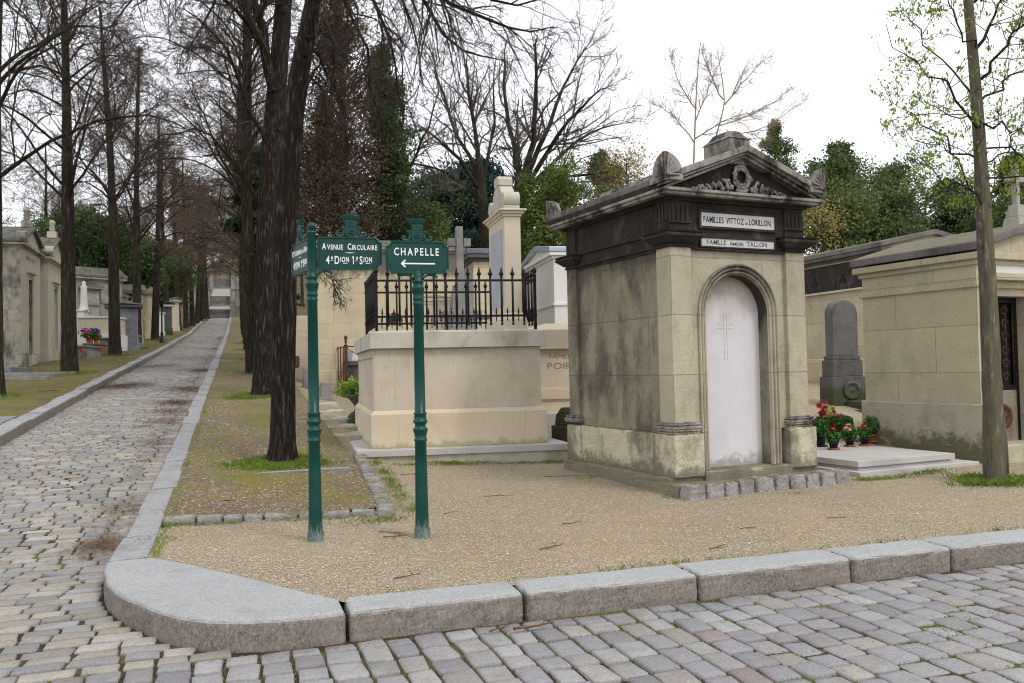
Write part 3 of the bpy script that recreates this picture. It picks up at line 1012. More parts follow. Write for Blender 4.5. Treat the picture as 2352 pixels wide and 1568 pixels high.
POST = [(-.3, .068), (.075, .068), (.082, .062), (.088, .060), (.13, .059), (.16, .057), (.60, .051), (.83, .049), (.835, .056), (.850, .056), (.855, .050),
        (.885, .052), (.915, .060), (.925, .064), (.935, .064), (.94, .052), (.955, .046), (.97, .047), (.985, .058), (.99, .063), (1.0, .063), (1.008, .054), (1.05, .050),
        (1.055, .055), (1.068, .055), (1.073, .046), (1.3, .045), (1.95, .042), (1.955, .047), (1.968, .047), (1.973, .043), (1.995, .043), (2.0, .047), (2.01, .047), (2.015, .043),
        (2.04, .044), (2.07, .052), (2.09, .056), (2.10, .056), (2.105, .045), (2.13, .042), (2.14, .050), (2.155, .050), (2.16, .041), (2.185, .04)]


def bracket(mb, M4, s):
    pts = [(.040 * s, -.045)] + [(.052 * s, -.032), (.072 * s, -.014), (.10 * s, -.008), (.13 * s, -.009), (.160 * s, -.014)]
    sp = spiral(.158 * s, -.026, .012, math.pi / 2, .7, 8, .4, -s)
    mb.tube([(x, 0, z) for x, z in pts] + [(x, 0, z) for x, z in sp], [.009] * 6 + [.007] * 9, 7, M=M4)
    sp = spiral(.044 * s, -.055, .010, math.pi / 2, .8, 8, .4, s)
    mb.tube([(x, 0, z) for x, z in sp], .005, 6, M=M4)


# left post: two boards at an angle
q = T(725, 1241)
p1 = empty('signpost', q, 0)
tag(p1, 'dark green iron signpost with two boards, one reading AVENUE CIRCULAIRE', 'signpost')
b = MB()
POST = [(z if z < .8 else .8 + (z - .8) * 1.06, r) for z, r in POST]
prof = POST + [(2.285, .040), (2.60, .036), (2.605, .040), (2.615, .040), (2.62, .034)]
b.lathe(prof, (0, 0, 0), 24)
post = b.build('post', M['green'], p1)
b = MB(); b.lathe([(2.62, .02), (2.635, .018), (2.64, .024), (2.65, .031), (2.665, .034), (2.68, .031), (2.692, .020), (2.697, .006)], (0, 0, 0), 18)
b.build('finial', M['green'], post)
def dirM(deg, ox, z):
    d = yawdir(deg)
    return Matrix(((d.x, -d.y, 0, ox * d.x), (d.y, d.x, 0, ox * d.y), (0, 0, 1, z), (0, 0, 0, 1)))
M1 = dirM(75, .048, 2.292)
tx = [([('A', .076, 0), ('VENUE', .060, 0), (' ', .16, 0), ('C', .076, 0), ('IRCULAIRE', .060, 0)], .475, .275, .174, (), .0012),
      ([('4', .098, 0), (' ', .02, 0), ('e', .050, .040), (' ', .05, 0), ('D', .098, 0), ('ION', .062, .018), (' ', .10, 0), ('1', .098, 0), (' ', .05, 0), ('e', .050, .040), (' ', .05, 0), ('S', .098, 0), ('ION', .062, .018)], .395, .268, .050, [(-.057, -.018, .004, .009), (.138, .178, .004, .009), (-.158, -.140, .026, .030), (.050, .068, .026, .030)], .0014)]
bd = board(p1, 'sign_board', M1, .55, .285, .045, True, False, tx)
lz = MB(); lz.prism([(.225, .147), (.272, .1435), (.32, .147), (.272, .1505)], -.0125, -.008, 'y', M=M1); lz.build('lettering', M['letter_white'], bd)
c = crest(bd, M1 @ Matrix.Translation((.285, 0, .285)))
M2 = dirM(-30, .59, 2.29) @ Matrix.Rotation(math.pi, 4, 'Z')
tx = [([('A', .070, 0), ('ve', .036, .026), (' ', .05, 0), ('L', .070, 0), ('ATERALE', .056, 0), (' ', .05, 0), ('DU', .036, 0), (' ', .05, 0), ('N', .070, 0), ('ORD', .056, 0)], .50, .275, .174, (), .0012),
      ([('4', .098, 0), ('e', .048, .036), (' ', .04, 0), ('D', .098, 0), ('ION', .062, .018), (' ', .16, 0), ('1', .098, 0), ('re', .048, .036), (' ', .03, 0), ('S', .098, 0), ('ION', .062, .018)], .42, .275, .050, [(-.057, -.018, .004, .009), (.14, .18, .004, .009)], .0014)]
bd2 = board(p1, 'sign_board', M2, .55, .285, .045, False, True, tx, 'board edge-on to the left reading AVE LATERALE DU NORD')
lz = MB(); lz.prism([(.225, .147), (.272, .1435), (.32, .147), (.272, .1505)], -.0125, -.008, 'y', M=M2); lz.build('lettering', M['letter_white'], bd2)
crest(bd2, M2 @ Matrix.Translation((.27, 0, .285)))
b = MB(); bracket(b, dirM(75, 0, 2.287), 1); bracket(b, dirM(-30, 0, 2.287), 1)
b.build('bracket', M['green'], p1)

# right post: one centred board with the arrow
q = T(970, 1231)
p2 = empty('signpost', q, 0)
tag(p2, 'dark green iron signpost with one board reading CHAPELLE over an arrow', 'signpost')
b = MB(); b.lathe([(z * .978, r) for z, r in POST] + [(2.24, .036), (2.255, .025), (2.27, .014)], (0, 0, 0), 24)
b.build('post', M['green'], p2)
M3 = dirM(75, -.275, 2.245); TRK[0] = .16
tx = [([('C H A P E L L E'.replace(' ', ''), .092, 0)], .405, .275, .160, (), .0012)]
bd3 = board(p2, 'sign_board', M3, .55, .285, .045, True, True, tx)
ar = MB()
ar.box(.150, .425, -.0125, -.008, .083, .095, M=M3)
ar.prism([(.128, .089), (.160, .121), (.176, .121), (.150, .089)], -.0126, -.008, 'y', M=M3)
ar.prism([(.128, .0889), (.150, .0889), (.176, .057), (.160, .057)], -.0126, -.008, 'y', M=M3)
ar.build('arrow', M['letter_white'], bd3)
crest(bd3, M3 @ Matrix.Translation((.275, 0, .285)))
b = MB(); bracket(b, dirM(75, 0, 2.245), 1); bracket(b, dirM(75, 0, 2.245), -1)
b.lathe([(2.225, .03), (2.26, .028), (2.275, .022), (2.282, .008)], (0, 0, 0), 14)
b.build('bracket', M['green'], p2)

# ------------------------------------------------------------------ the foreground mausoleum
q = T(1554, 1134)
cd = yawdir(64.8)
crz = math.atan2(cd.y, cd.x)
ch = empty('mausoleum', (q.x, q.y, 0), crz)
tag(ch, 'temple-shaped stone mausoleum with blackened cornice, carved pediment and white arched slab', 'mausoleum')
D = 2.36
b = MB()
b.box(-.10, 2.10, -.16, .0, -.3, .13)                    # front step
b.box(-.08, 2.08, 0.001, D + .06, -.3, .19)
rough(b.build('step', M['chapel_base'], ch, bevel=.02), .022, .15, 4)
b = MB()
b.box(-.03, .37, -.04, .36, .18, .655); b.box(1.62, 2.03, -.04, .36, .18, .655)
b.box(.0, .30, .36, D - .3, .18, .650); b.box(-.03, .33, D - .3, D + .04, .18, .655); b.box(1.7, 2.03, .36, D + .04, .18, .655)
b.box(.30, 1.7, .36, D, .18, .65)
# chamfer course over the plinth
b.box(-.005, .345, -.01, .345, .6551, .69, dx=.015, dy=.015); b.box(1.645, 2.005, -.01, .345, .6551, .69, dx=.015, dy=.015)
rough(b.build('plinth', M['chapel_base'], ch, bevel=.018, seg=3), .014, .12, 4)

# walls
zt = 2.70
cx0, rr, zs = .965, .57, 1.985          # arch centre, outer moulding radius, springing
b = MB()
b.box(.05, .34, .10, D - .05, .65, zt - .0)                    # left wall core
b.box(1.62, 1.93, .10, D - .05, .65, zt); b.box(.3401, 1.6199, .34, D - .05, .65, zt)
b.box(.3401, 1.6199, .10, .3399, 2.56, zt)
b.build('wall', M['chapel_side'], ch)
# front face with arched hole
b = MB()
n = 24
hole = [(cx0 + rr * .93 * math.cos(math.pi * i / n), zs + rr * .93 * math.sin(math.pi * i / n)) for i in range(n + 1)]
xl, xr = cx0 - rr * .93, cx0 + rr * .93
vs = []; fs = []
for (hx, hz) in hole:
    vs += [(hx, .055, hz), (hx, .055, zt)]
for i in range(n): fs.append((2 * i, 2 * i + 1, 2 * i + 3, 2 * i + 2))
b.add(vs, fs)
b.add([(.28, .055, .65), (xl, .055, .65), (xl, .055, zt), (.28, .055, zt)], [(0, 1, 2, 3)])
b.add([(xr, .055, .65), (1.68, .055, .65), (1.68, .055, zt), (xr, .055, zt)], [(0, 1, 2, 3)])
b.build('front_wall', M['chapel_front'], ch)
# pilasters
for px0, px1, yy0, yy1 in ((.0, .285, 0, .27), (1.665, 1.95, 0, .27)):
    b = MB(); b.box(px0, px1, yy0, yy1, .78, 2.72)
    b.build('pilaster', M['chapel_front'], ch, bevel=.006)
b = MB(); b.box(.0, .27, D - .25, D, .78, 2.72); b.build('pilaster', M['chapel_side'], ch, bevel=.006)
for px0, px1, py0, py1 in ((.0, .285, 0, .27), (1.665, 1.95, 0, .27), (0, .27, D - .25, D)):
    b = MB()
    for z0, z1, e in ((.691, .715, .045), (.715, .745, .055), (.745, .756, .03), (.756, .775, .042), (.775, .79, .012)):
        b.box(px0 - e, px1 + e, py0 - e, py1 + e, z0, z1 - .0006)
    b.build('pilaster_base', M['soot_grey'], ch, bevel=.007, seg=3)
# pilaster capitals
for px0, px1, py0, py1 in ((.0, .285, 0, .27), (1.665, 1.95, 0, .27), (0, .27, D - .25, D)):
    b = MB()
    for z0, z1, e, e2 in ((2.722, 2.738, .022, .022), (2.738, 2.765, .012, .012), (2.765, 2.83, .03, .105), (2.83, 2.865, .115, .115), (2.865, 2.89, .095, .13)):
        b.hexa([(px0 - e, py0 - e, z0), (px1 + e, py0 - e, z0), (px1 + e, py1 + e, z0), (px0 - e, py1 + e, z0)],
               [(px0 - e2, py0 - e2, z1 - .0006), (px1 + e2, py0 - e2, z1 - .0006), (px1 + e2, py1 + e2, z1 - .0006), (px0 - e2, py1 + e2, z1 - .0006)])
    b.build('capital', M['soot'], ch, bevel=.004)
# architrave, frieze, panels
b = MB()
b.box(.03, 1.95, .03, D - .03, 2.701, 3.24)
b.box(.0, .285, -.001, .27, 2.8905, 3.24); b.box(1.665, 1.95, -.001, .27, 2.8905, 3.24); b.box(-.001, .27, D - .25, D, 2.8905, 3.24)
b.box(.286, 1.664, .0, .0299, 2.700, 2.722); b.box(.0, .0299, .271, D - .251, 2.735, 2.76)
b.box(.0, .0299, .271, D - .251, 2.885, 2.925)
# triglyph flutes
for xx in (.0, 1.665):
    b.box(xx - .02, xx + .305, -.022, -.0012, 2.985, 3.01)
    for i in range(4):
        b.box(xx + .03 + i * .062, xx + .068 + i * .062, -.016, -.0012, 3.011, 3.20)
for i in range(4): b.box(-.016, -.0012, .03 + i * .06, .065 + i * .06, 3.011, 3.20)
# bed mould
b.box(-.03, 1.98, -.035, D + .03, 3.2405, 3.262)
b.box(-.07, 2.02, -.075, D + .07, 3.2625, 3.278)
b.build('entablature', M['soot'], ch, bevel=.005)
fr = MB()
def frame(B, x0, x1, z0, z1, w, y0, y1):
    B.prism([(x0 - w, z0 - w), (x1 + w, z0 - w), (x1, z0), (x0, z0)], y0, y1, 'y'); B.prism([(x0, z1), (x1, z1), (x1 + w, z1 + w), (x0 - w, z1 + w)], y0, y1, 'y')
    B.prism([(x0 - w, z0 - w), (x0, z0), (x0, z1), (x0 - w, z1 + w)], y0, y1, 'y'); B.prism([(x1, z0), (x1 + w, z0 - w), (x1 + w, z1 + w), (x1, z1)], y0, y1, 'y')
frame(fr, .44, 1.51, 2.975, 3.13, .030, -.005, .0295); frame(fr, .435, 1.50, 2.748, 2.838, .02, -.003, .0295)
fr.build('plaque_frame', M['soot'], ch, bevel=.004)
pl = MB(); pl.box(.44, 1.51, .008, .0295, 2.975, 3.13); o = pl.build('plaque', M['plate'], ch)
lettering('lettering', [('FAMILLES', .098, 0), (' ', .12, 0), ('VITTOZ', .098, 0), (' ', .08, 0), ('et', .045, 0), (' ', .08, 0), ('LORILLON', .098, 0), ('.', .09, 0)], 1.0, M['letter_black'], o, face_front(.975, .0075, 3.018), .0015, .0015)
o['label'] = 'grey plaque reading FAMILLES VITTOZ et LORILLON'
pl = MB(); pl.box(.435, 1.50, .010, .0295, 2.748, 2.838); o = pl.build('plaque', M['plate'], ch)
lettering('lettering', [('FAMILLE', .076, 0), (' ', .12, 0), ('A', .066, 0), ('M\u00c9D\u00c9E', .052, 0), (' ', .12, 0), ('TALLON', .076, 0)], .88, M['letter_black'], o, face_front(.955, .0095, 2.768), .0015, .0002)
o['label'] = 'grey plaque reading FAMILLE AMEDEE TALLON'
# cornice: geison, raking cornices, roof
b = MB()
x0, x1 = -.18, 2.13
b.box(x0 + .03, x1 - .03, -.15, D + .15, 3.2785, 3.31)
b.box(x0, x1, -.18, D + .18, 3.3105, 3.345)
b.build('cornice', M['soot_grey'], ch, bevel=.006)
b = MB()
xa, za, ze = .975, 3.88, 3.46
def rake(B, y0, y1, za_, ze_, th, inx=0):
    for s, xe in ((-1, x0 + inx), (1, x1 - inx)):
        p = [(xe, ze_ - th), (xa, za_ - th), (xa, za_), (xe, ze_)]
        B.prism(p if s < 0 else p[::-1], y0, y1, 'y')
rake(b, -.20, .10, 3.90, 3.475, .075); rake(b, -.165, .09, 3.8245, 3.3995, .03, .02); rake(b, -.13, .08, 3.794, 3.372, .032, .06)
b.build('raking_cornice', M['soot_grey'], ch, bevel=.006)
b = MB()
rake(b, .1005, D + .20, 3.895, 3.47, .07)
b.build('roof', M['roofstone'], ch, bevel=.01)
b = MB(); b.prism([(x0 + .02, 3.346), (x1 - .02, 3.346), (x1 - .02, 3.40), (xa, 3.80), (x0 + .02, 3.40)], -.02, D + .1, 'y'); b.build('tympanum', M['soot'], ch)
for xa_, xb_ in ((x0 + .005, x0 + .10), (x1 - .1, x1 - .005)):
    b = MB(); b.box(xa_, xb_, .101, D + .17, 3.346, 3.42); b.build('side_cornice', M['soot'], ch, bevel=.012)
# half-round roll tiles on the left slope
b = MB()
for ya, yb in ((.15, 1.28),):
    n = 12
    poly = []
    for i in range(n + 1):
        a = math.pi * i / n
        poly.append((x0 + .16 + .10 * math.cos(a), 3.47 + .10 * math.sin(a)))
    b.prism(poly, ya, yb, 'y')
b.build('roof_roll', M['soot_grey'], ch, bevel=.004)
# relief: wreath and garland
b = MB(); rr2 = random.Random(5)
def blob(B, x, z, r, y=-.045, sq=.7):
    B.lathe([(-r, r * .25), (-r * .7, r * .72), (0, r), (r * .7, r * .72), (r, r * .25)], (x, y, z), 7, sy=sq)
for k in range(26):
    a = 2 * math.pi * k / 26
    for ring in (.085, .115):
        blob(b, .975 + ring * math.cos(a) + rr2.uniform(-.006, .006), 3.55 + ring * 1.1 * math.sin(a), rr2.uniform(.018, .026), -.055 - rr2.uniform(0, .02))
for s in (-1, 1):
    for k in range(34):
        t = k / 33
        top = 3.37 + (.155) * (1 - t)
        x = .975 + s * (.14 + t * .54)
        zb = 3.365 + (top - 3.365) * rr2.random()
        blob(b, x, zb + .012, rr2.uniform(.013, .03) * (1.15 - .55 * t), -.04 - rr2.uniform(0, .025))
    for k in range(5):
        t = k / 5
        x = .975 + s * (.19 + t * .42); hgt_ = .12 * (1 - t) + .03
        b.tube([(x, -.045, 3.36), (x + s * .015, -.06, 3.36 + hgt_ * .6), (x + s * .045, -.05, 3.36 + hgt_), (x + s * .07, -.045, 3.36 + hgt_ * .7)], [.014, .020, .014, .006], 6)
b.tube([(.90, -.05, 3.40), (.95, -.075, 3.375), (1.02, -.07, 3.38), (1.07, -.05, 3.42)], [.02, .03, .03, .015], 7)
b.build('carved_relief', M['soot_grey'], ch)
# acroteria: quarter-round corner palmettes
def acro(x, y, s, name='acroterion'):
    B = MB(); n = 10
    pr = [(0, 0)] + [(.23 * math.sin(math.pi / 2 * i / n) * -1 + .23 - .23, 0) for i in range(0)]
    prof = [(0, 0), (0, .30)] + [(.24 * math.sin(math.pi / 2 * i / n), .06 + .24 * math.cos(math.pi / 2 * i / n)) for i in range(1, n + 1)] + [(.24, 0)]
    P = [(x + s * a, 3.42 + z) for a, z in prof]
    B.prism(P if s < 0 else P[::-1], y, y + .05, 'y')
    prof2 = [(y + a, 3.42 + z) for a, z in prof]
    B.prism(prof2, min(x, x + s * .05), max(x, x + s * .05) - .0, 'x')
    # solid quarter dome behind
    vs = []; fs = []
    m_ = 6
    for i in range(n + 1):
        th = math.pi / 2 * i / n
        z = 3.42 + .055 + .235 * math.cos(th); rad = .235 * math.sin(th)
        for j in range(m_ + 1):
            ph = math.pi / 2 * j / m_
            vs.append((x + s * (.003 + rad * math.cos(ph)), y + .003 + rad * math.sin(ph), z))
    for i in range(n):
        for j in range(m_): fs.append((i * (m_ + 1) + j, i * (m_ + 1) + j + 1, (i + 1) * (m_ + 1) + j + 1, (i + 1) * (m_ + 1) + j))
    B.add(vs, fs, True)
    # petals on the front
    for k in range(6):
        a = math.radians(8 + k * 16)
        px_ = x + s * .02; L = .19
        B.tube([(px_ + s * .02 * math.sin(a), y - .004, 3.47), (px_ + s * L * .6 * math.sin(a), y - .012, 3.47 + L * .6 * math.cos(a)), (px_ + s * L * .9 * math.sin(a * 1.03), y - .006, 3.475 + L * .95 * math.cos(a * 1.03))], [.006, .013, .010], 6)
        B.tube([(x - s * .004, y + .02 + .02 * math.sin(a), 3.47), (x - s * .012, y + .02 + L * .6 * math.sin(a), 3.47 + L * .6 * math.cos(a)), (x - s * .006, y + .02 + L * .9 * math.sin(a), 3.475 + L * .95 * math.cos(a))], [.006, .013, .010], 6)
    return B.build(name, M['soot_grey'], ch, bevel=.005)
acro(x0 - .005, -.20, 1); acro(x1 + .005, -.20, -1)
B = MB(); n = 12
P = [(D + .20 - .26 * math.cos(math.pi / 2 * i / n) + .0, 3.42 + .27 * math.sin(math.pi / 2 * i / n)) for i in range(n + 1)] + [(D + .20, 3.42)]
P = [(y_ , z_) for y_, z_ in P]
B.prism(P, x0 - .01, x0 + .10, 'x'); B.build('acroterion', M['soot_grey'], ch, bevel=.006)
# ridge block with broken cross base
b = MB()
b.box(.83, 1.12, -.06, .42, 3.70, 4.0)
b.hexa([(.815, -.075, 4.001), (1.135, -.075, 4.001), (1.135, .435, 4.001), (.815, .435, 4.001)], [(.86, -.02, 4.045), (1.09, -.02, 4.045), (1.09, .38, 4.045), (.86, .38, 4.045)])
b.hexa([(.86, -.02, 4.0455), (1.09, -.02, 4.0455), (1.09, .38, 4.0455), (.86, .38, 4.0455)], [(.895, .03, 4.11), (1.055, .03, 4.11), (1.055, .32, 4.11), (.895, .32, 4.11)])
b.tube([(.965, .14, 4.10), (.965, .14, 4.15)], .006, 6)
b.build('ridge_block', M['soot_grey'], ch, bevel=.012)
# arch moulding swept along the opening
n = 28
path = [(cx0 - .50, .24), (cx0 - .50, 1.0), (cx0 - .50, zs - .001)] + [(cx0 - .50 * math.cos(math.pi * i / n), zs + .50 * math.sin(math.pi * i / n)) for i in range(n + 1)] + [(cx0 + .50, zs - .001), (cx0 + .50, 1.0), (cx0 + .50, .24)]
path = [path[0]] + path[2:3] + path[4:-3] + path[-3:-2] + path[-1:]
prof = [(.075, .06), (.075, .030), (.066, .018), (.055, .018), (.048, .038), (.040, .052), (.034, .032), (.022, .020), (.010, .028), (.004, .054), (-.004, .060), (-.010, .040), (-.024, .034), (-.036, .046), (-.040, .068), (-.050, .072)]
b = MB(); b.sweep(path, prof)
b.build('arch_moulding', M['moulding'], ch)
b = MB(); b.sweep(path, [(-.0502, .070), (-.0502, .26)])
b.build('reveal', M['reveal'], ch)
b = MB(); n = 24
P = [(cx0 - .455, .19)] + [(cx0 - .455 * math.cos(math.pi * i / n), zs + .455 * math.sin(math.pi * i / n)) for i in range(n + 1)] + [(cx0 + .455, .19)]
b.prism(P[::-1], .225, .30, 'y')
o = b.build('arched_slab', M['marble'], ch)
g = MB()
M['groove'] = plain('engraved_line', (.36, .35, .36), .8)
for X0, X1, Z0, Z1 in ((.895, .897, 1.47, 2.0), (.935, .937, 1.47, 2.0), (.895, .937, 1.998, 2.0), (.895, .937, 1.468, 1.470), (.80, .892, 1.868, 1.870), (.80, .892, 1.822, 1.824), (.94, 1.035, 1.868, 1.870), (.94, 1.035, 1.822, 1.824)):
    g.box(X0 - .0015, X1 + .0015, .2235, .2255, Z0 - .0015, Z1 + .0015)
g.build('engraved_cross', M['groove'], o)
b = MB(); b.box(.37, 1.63, -.05, .27, .10, .235)
b.build('sill', M['chapel_base'], ch, bevel=.015)
# row of setts along the foot of the front step
b = MB(); x = -.10
rr3 = random.Random(3)
while x < 2.12:
    w = rr3.uniform(.2, .29); j = rr3.uniform(-.012, .012)
    b.box(x + .008, x + w - .008, -.38 + j, -.17, -.1, .15 + rr3.uniform(-.015, .012), dx=.010, dy=.012); x += w
rough(b.build('sett_step', M['edge'], ch, bevel=.02, seg=3), .03, .07, 3)

# ------------------------------------------------------------------ big pale box tomb with railing and stele
q = T(*(((1150 + 395 * .7013) * .5742), ((800 + 1470 * .7013) * .5742)))
dd = yawdir(79.8); rz = math.atan2(dd.y, dd.x); SK = math.tan(math.radians(3.8))
zb = q.z
tomb = empty('box_tomb', (q.x, q.y, 0), rz)
tag(tomb, 'large pale limestone box tomb on a wide slab, iron railing on its lid', 'tomb')
DP = 3.6
b = MB(); b.box(-.0, 3.06, .0, 5.2, .235, .325); b.build('slab', M['slab'], tomb, bevel=.006, skew=SK)
b = MB(); b.box(.05, 3.02, .04, 5.1, -.3, .234); b.build('slab_foot', M['slab_side'], tomb, bevel=.01, skew=SK)
b = MB(); b.box(.22, 2.77, .25, .25 + DP, .326, .80); b.hexa([(.22, .25, .8005), (2.77, .25, .8005), (2.77, .25 + DP, .8005), (.22, .25 + DP, .8005)], [(.275, .305, .86), (2.715, .305, .86), (2.715, .2 + DP, .86), (.275, .2 + DP, .86)])
b.build('base', M['lime_base'], tomb, bevel=.005, skew=SK)
b = MB(); b.box(.285, 2.705, .32, .18 + DP, .8605, 1.742)
b.box(.265, .2845, .32, .50, .862, 1.742); b.box(.265, .2845, .50, DP, 1.62, 1.742); b.box(.265, .2845, .5, DP, .862, .98)
b.build('body', M['lime_new'], tomb, bevel=.004, skew=SK)
b = MB(); b.hexa([(.22, .25, 1.7425), (2.78, .25, 1.7425), (2.78, .25 + DP, 1.7425), (.22, .25 + DP, 1.7425)], [(.22, .25, 1.955), (2.78, .25, 1.955), (2.78, .25 + DP, 1.955), (.22, .25 + DP, 1.955)])
b.hexa([(.22, .25, 1.9552), (2.78, .25, 1.9552), (2.78, .25 + DP, 1.9552), (.22, .25 + DP, 1.9552)], [(.34, .37, 1.985), (2.66, .37, 1.985), (2.66, .13 + DP, 1.985), (.34, .13 + DP, 1.985)])
b.build('lid', M['lime_cap'], tomb, bevel=.004, skew=SK)
M['joint_line'] = plain('mortar_joint', (.36, .29, .20), .9)
for X_, Y_, Z0_, Z1_ in ((.575, .3192, .862, 1.74), (.60, .2492, .33, .799), (2.44, .2492, .33, .799)):
    b = MB(); b.box(X_, X_ + .004, Y_, Y_ + .01, Z0_, Z1_); b.build('mortar_joint', M['joint_line'], tomb, skew=SK)

rail = empty('iron_railing', (q.x, q.y, 0), rz)
tag(rail, 'black wrought iron railing with spear heads around the top of the pale box tomb', 'railing')
fx0, fx1, fy0, fy1 = .33, 2.65, .36, 2.25
b = MB()
for z in (2.17, 2.69):
    b.box(fx0 - .03, fx1 + .03, fy0 - .006, fy0 + .006, z, z + .032); b.box(fx0 - .03, fx1 + .03, fy1 - .006, fy1 + .006, z, z + .032)
    b.box(fx0 - .006, fx0 + .006, fy0 - .03, fy1 + .03, z + .001, z + .033); b.box(fx1 - .006, fx1 + .006, fy0 - .03, fy1 + .03, z + .001, z + .033)
b.build('rail', M['iron'], rail, skew=SK)
def spear(B, x, y):
    B.tube([(x, y, 2.10), (x, y, 2.79)], .0165, 6)
    B.lathe([(2.045, .006), (2.055, .017), (2.072, .019), (2.085, .010), (2.10, .014), (2.115, .019), (2.13, .013)], (x, y, 0), 8)
    B.lathe([(2.74, .016), (2.752, .019), (2.765, .014), (2.79, .031), (2.81, .033), (2.83, .021), (2.845, .012), (2.85, .016), (2.90, .004), (2.905, .001)], (x, y, 0), 8)
def short(B, x, y):
    B.tube([(x, y, 2.12), (x, y, 2.25)], .008, 5)
    B.lathe([(2.105, .003), (2.115, .010), (2.13, .004)], (x, y, 0), 6)
    B.lathe([(2.22, .008), (2.235, .015), (2.255, .013), (2.31, .002)], (x, y, 0), 6)
nx, ny = 14, 11
spots = [(fx0 + (fx1 - fx0) * i / nx, yy) for yy in (fy0, fy1) for i in range(1, nx)] + [(xx, fy0 + (fy1 - fy0) * i / ny) for xx in (fx0, fx1) for i in range(1, ny)]
mids = [(fx0 + (fx1 - fx0) * (i + .5) / nx, yy) for yy in (fy0, fy1) for i in range(nx)] + [(xx, fy0 + (fy1 - fy0) * (i + .5) / ny) for xx in (fx0, fx1) for i in range(ny)]
for x, y in spots:
    B = MB(); spear(B, x, y); B.build('spear_bar', M['iron'], rail, skew=SK)
for x, y in mids:
    B = MB(); short(B, x, y); B.build('short_spike', M['iron'], rail, skew=SK)
for x in (fx0, fx1):
    for y in (fy0, fy1):
        B = MB(); B.box(x - .02, x + .02, y - .02, y + .02, 1.97, 2.78)
        B.lathe([(2.78, .03), (2.79, .032), (2.80, .016), (2.82, .03), (2.85, .036), (2.875, .030), (2.895, .012), (2.905, .003)], (x, y, 0), 12)
        B.build('corner_post', M['iron'], rail, skew=SK)

stl = empty('stele', (q.x, q.y, 0), rz)
tag(stl, 'tall pale stele with blue-grey marble panel and scrolled top, rising behind the railing', 'stele')
sx0, sx1, sy0, sy1 = 2.30, 2.55, .72, 1.80
b = MB(); b.box(sx0 - .06, sx1 + .06, sy0 - .07, sy1 + .07, 1.975, 2.14)
b.hexa([(sx0 - .06, sy0 - .07, 2.1405), (sx1 + .06, sy0 - .07, 2.1405), (sx1 + .06, sy1 + .07, 2.1405), (sx0 - .06, sy1 + .07, 2.1405)], [(sx0, sy0, 2.26), (sx1, sy0, 2.26), (sx1, sy1, 2.26), (sx0, sy1, 2.26)])
b.build('base', M['stele'], stl, bevel=.008, skew=SK)
b = MB(); b.box(sx0, sx1, sy0, sy1, 2.2605, 3.72); b.build('shaft', M['stele'], stl, bevel=.006, skew=SK)
b = MB(); b.box(sx0 - .012, sx0 - .0005, sy0 + .13, sy1 - .13, 2.36, 3.55); b.build('marble_panel', M['bluemarble'], stl, skew=SK)
b = MB()
for e, z0, z1 in ((.02, 3.7205, 3.76), (.05, 3.7605, 3.80), (.085, 3.8005, 3.83)):
    b.box(sx0 - e, sx1 + e, sy0 - e, sy1 + e, z0, z1)
b.build('cornice', M['stele'], stl, bevel=.008, skew=SK)
b = MB()
b.box(sx0 + .0, sx1, sy0 + .02, sy1 - .02, 3.8305, 3.90)
n = 16; yc = (sy0 + sy1) / 2
b.prism([(yc + .36 * math.cos(math.pi * i / n), 3.9005 + .40 * math.sin(math.pi * i / n)) for i in range(n + 1)], sx0 + .02, sx1 - .02, 'x', smooth=False)
for s in (-1, 1):
    b.prism([(yc + s * .44 + .115 * math.cos(2 * math.pi * i / 20), 4.0 + .115 * math.sin(2 * math.pi * i / 20)) for i in range(20)], sx0, sx1, 'x')
b.prism([(yc + .11 + .0 - .22 * (i > 5), 0) for i in range(0)] or [(yc - .15, 4.28), (yc + .15, 4.28), (yc + .15, 4.38), (yc + .11, 4.43), (yc - .11, 4.43), (yc - .15, 4.38)], sx0 + .01, sx1 - .01, 'x')
b.build('scrolled_top', M['lime_cap'], stl, bevel=.008, skew=SK)


